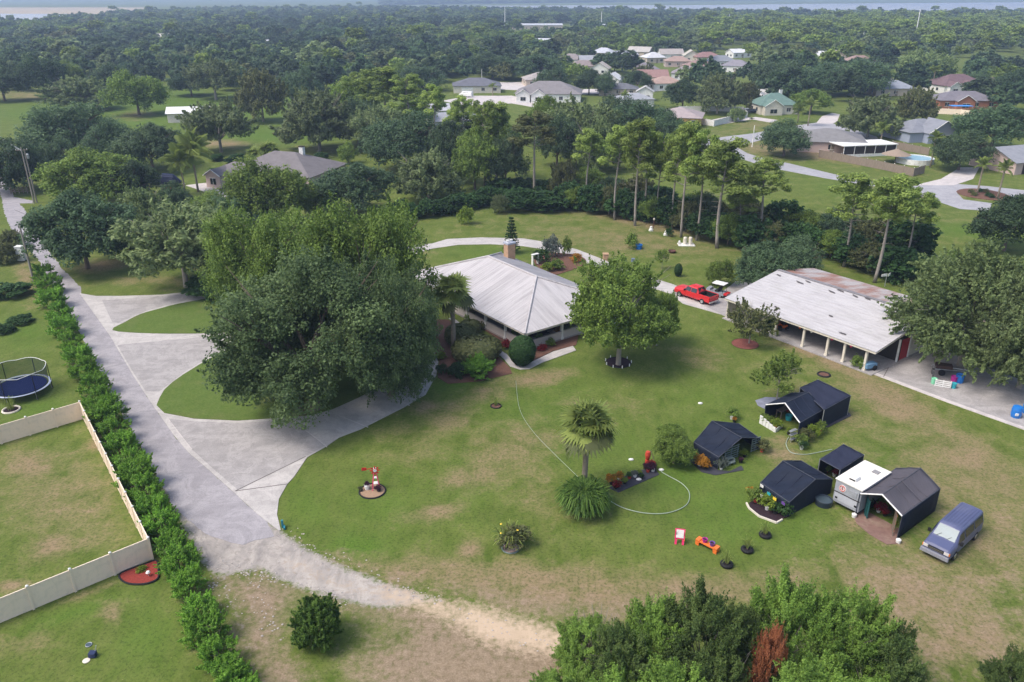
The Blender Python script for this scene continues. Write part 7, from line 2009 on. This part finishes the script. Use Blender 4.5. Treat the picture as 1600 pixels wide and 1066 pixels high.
vinyl_fence('white vinyl fence around the corner lawn by the yellow house', [G(1092, 194), G(1115, 198), G(1167, 184), G(1160, 176), G(1120, 174), G(1060, 175)], 1.8, 3.0, 'white_fence', white)
vinyl_fence('pale fence in front of the purplish-roofed house', [G(1461, 178), G(1500, 180), G(1530, 184)], 1.8, 3.0, 'white_fence', vinyl)
pol = px_thing('swimming_pool', 'round above-ground pool with pale blue water', 'pool', 1428, 254)
MB().lathe((0, 0, 0), [(4.2, 0), (4.2, 1.2), (4.0, 1.2), (4.0, 1.0)], 28, sx=1.0, sy=1.0).build('wall', white, pol)
MB().lathe((0, 0, .9), [(4.0, 0), (4.0, .15)], 28).build('water', simple('pool_water', (.20, .36, .44), .15, .5), pol)
tk = px_thing('thatched_hut', 'brown thatched umbrella hut beside the pool', 'hut', 1398, 254)
MB().tube([(0, 0, 0), (0, 0, 2.4)], .12).build('post', wood, tk)
MB().lathe((0, 0, 1.9), [(3.3, 0), (2.0, .55), (.3, 1.2), (.05, 1.3)], 20).build('thatch', simple('dry_thatch', (.27, .21, .16), .95, var=.3, ns=4), tk)
aw = px_thing('blue_canopy', 'bright blue canopy in front of the purplish-roofed house', 'canopy', 1499, 176)
MB().box((0, 0, 2.2), (7, 3, .12)).build('cloth', simple('sky_blue_tarp', (.05, .25, .62), .5), aw)
for a in (-3.3, 3.3):
    for b in (-1.3, 1.3): MB().tube([(a, b, 0), (a, b, 2.2)], .05).build('post', steel, aw)
ss(sheet('roundabout_island', smoothline([(1494, 300), (1505, 296), (1530, 296), (1560, 301), (1580, 309), (1565, 314), (1530, 311), (1505, 306)], 3, True), brownmulch, z1=.12))
for i, (x, y) in enumerate([(1516, 302), (1529, 301), (1540, 302), (1543, 308), (1521, 307), (1550, 310)]):
    tree('shrub_darks' if i % 2 else 'shrub_olives', G(x, y), .9, 1.6, 'small round shrub on the palm roundabout island', 'shrub', 'island_shrub', 'shrubs on the roundabout island')
# gate / paddock rails by the lane
pg = thing('paddock_fence', 'brown wooden rail fence under the oak beside the lane', 'fence', G(18, 300), 0)
a, b = G(18, 303), G(50, 302)
for k in range(6):
    p = a.lerp(b, k / 5) - G(18, 300); MB().box((p.x, p.y, .7), (.16, .16, 1.4)).build('post', wood, pg)
for z in (.45, .85, 1.25):
    d = b - a; c = (a + b) / 2 - G(18, 300); MB().box((c.x, c.y, z), (d.length, .06, .14), math.atan2(d.y, d.x)).build('rail', wood, pg)
# ------------------------------------------------------------------ populate the wood
W = grow_wood()
print('wood', len(W))
W.sort(key=lambda q: -q[3])
kinds = ['f_oak1', 'f_oak2', 'f_green', 'f_moss', 'f_oak3', 'f_pine', 'f_olive']
def kind_for(x, y, r):
    v = math.sin(x * .013 + 1.3) + math.sin(y * .011 + x * .004)
    pinezone = x > .22 * y and 430 < y < 1150
    if pinezone and r < .6: return 5
    if v > .9 and r < .5: return 2
    if r < .36: return 0
    if r < .60: return 1
    if r < .68: return 2
    if r < .80: return 3
    if r < .93: return 4
    if r < .965: return 5
    return 6
rw = random.Random(4)
NIND = 150
first = {}
for x, y, s, p in W[:NIND]:
    k = kind_for(x, y, rw.random()); key = kinds[k]
    me, R, H = CLOW[key]
    o = bpy.data.objects.new('woodland_tree', me); COL.objects.link(o)
    o.location = (x, y, 0); o.rotation_euler = (0, 0, rw.uniform(0, 6.28)); q = rw.uniform(.7, 1.15)
    o.scale = (q * rw.uniform(.9, 1.15), q, q * rw.uniform(.8, 1.1))
    tag(o, 'dark crown in the nearer edge of the background woodland', 'tree', 'single trees at the edge of the background woodland')
    first[key] = o
rest = W[NIND:]
pm = bpy.data.meshes.new('far_forest')
co = np.array([(x, y, 0) for x, y, s, p in rest], np.float32)
pm.vertices.add(len(rest)); pm.vertices.foreach_set('co', co.ravel())
ka = np.array([kind_for(x, y, rw.random()) for x, y, s, p in rest], np.int32)
at = pm.attributes.new('kind_index', 'INT', 'POINT'); at.data.foreach_set('value', ka)
sa = np.array([[1, 1, 1] for _ in rest], np.float32)
for i, (x, y, s, p) in enumerate(rest):
    q = rw.choice([.62, .8, .95, 1.1, 1.32]) * rw.uniform(.88, 1.1) * (s * .97)
    zz = (q / s) ** .6 * rw.uniform(.75, 1.12) * (1.0 if s < 1.3 else 1.0)
    sa[i] = (q * rw.uniform(.9, 1.1), q, zz)
at = pm.attributes.new('tree_scale', 'FLOAT_VECTOR', 'POINT'); at.data.foreach_set('vector', sa.ravel())
at = pm.attributes.new('turn', 'FLOAT', 'POINT'); at.data.foreach_set('value', np.random.default_rng(1).uniform(0, 6.28, len(rest)).astype(np.float32))
ff = bpy.data.objects.new('far_forest', pm); COL.objects.link(ff); ff['kind'] = 'stuff'
ff['label'] = 'dark woodland canopy stretching to the horizon'
ng = bpy.data.node_groups.new('scatter_trees', 'GeometryNodeTree')
ng.interface.new_socket('Geometry', in_out='INPUT', socket_type='NodeSocketGeometry')
ng.interface.new_socket('Geometry', in_out='OUTPUT', socket_type='NodeSocketGeometry')
gi_ = ng.nodes.new('NodeGroupInput'); go_ = ng.nodes.new('NodeGroupOutput')
src = bpy.data.collections.new('tree_kinds')
jn = ng.nodes.new('GeometryNodeGeometryToInstance')
objs = []
for key in kinds:
    o = bpy.data.objects.new('tree_kind', CLOW[key][0]); objs.append(o)
iop = ng.nodes.new('GeometryNodeInstanceOnPoints')
ng.links.new(gi_.outputs[0], iop.inputs['Points'])
# one Object Info per kind, joined in reverse so that the pick index matches
for o in reversed(objs):
    oi = ng.nodes.new('GeometryNodeObjectInfo'); oi.inputs['Object'].default_value = o; oi.inputs['As Instance'].default_value = True
    ng.links.new(oi.outputs['Geometry'], jn.inputs[0])
ng.nodes.remove(jn)
jn = ng.nodes.new('GeometryNodeJoinGeometry')
for o in reversed(objs):
    oi = [n for n in ng.nodes if n.type == 'OBJECT_INFO' and n.inputs['Object'].default_value == o][0]
    ng.links.new(oi.outputs['Geometry'], jn.inputs[0])
ng.links.new(jn.outputs[0], iop.inputs['Instance'])
iop.inputs['Pick Instance'].default_value = True
def named(nm, ty):
    n = ng.nodes.new('GeometryNodeInputNamedAttribute'); n.data_type = ty; n.inputs['Name'].default_value = nm; return n.outputs['Attribute']
ng.links.new(named('kind_index', 'INT'), iop.inputs['Instance Index'])
ng.links.new(named('tree_scale', 'FLOAT_VECTOR'), iop.inputs['Scale'])
cx_ = ng.nodes.new('ShaderNodeCombineXYZ'); ng.links.new(named('turn', 'FLOAT'), cx_.inputs[2])
er = ng.nodes.new('FunctionNodeEulerToRotation'); ng.links.new(cx_.outputs[0], er.inputs[0]); ng.links.new(er.outputs[0], iop.inputs['Rotation'])
ng.links.new(iop.outputs[0], go_.inputs[0])
md = ff.modifiers.new('scatter', 'NODES'); md.node_group = ng

# ------------------------------------------------------------------ air
hb = MB().box((0, 7500, 21), (26000, 17000, 45)).build('haze', [])
hb['kind'] = 'stuff'
hm = bpy.data.materials.new('haze_air'); hm.use_nodes = True
hn = hm.node_tree; hn.nodes.clear()
ho = hn.nodes.new('ShaderNodeOutputMaterial'); hv = hn.nodes.new('ShaderNodeVolumePrincipled')
hv.inputs['Color'].default_value = (.57, .72, 1.0, 1); hv.inputs['Density'].default_value = HAZE; hv.inputs['Anisotropy'].default_value = .2
hn.links.new(hv.outputs[0], ho.inputs['Volume'])
hb.data.materials.clear(); hb.data.materials.append(hm)
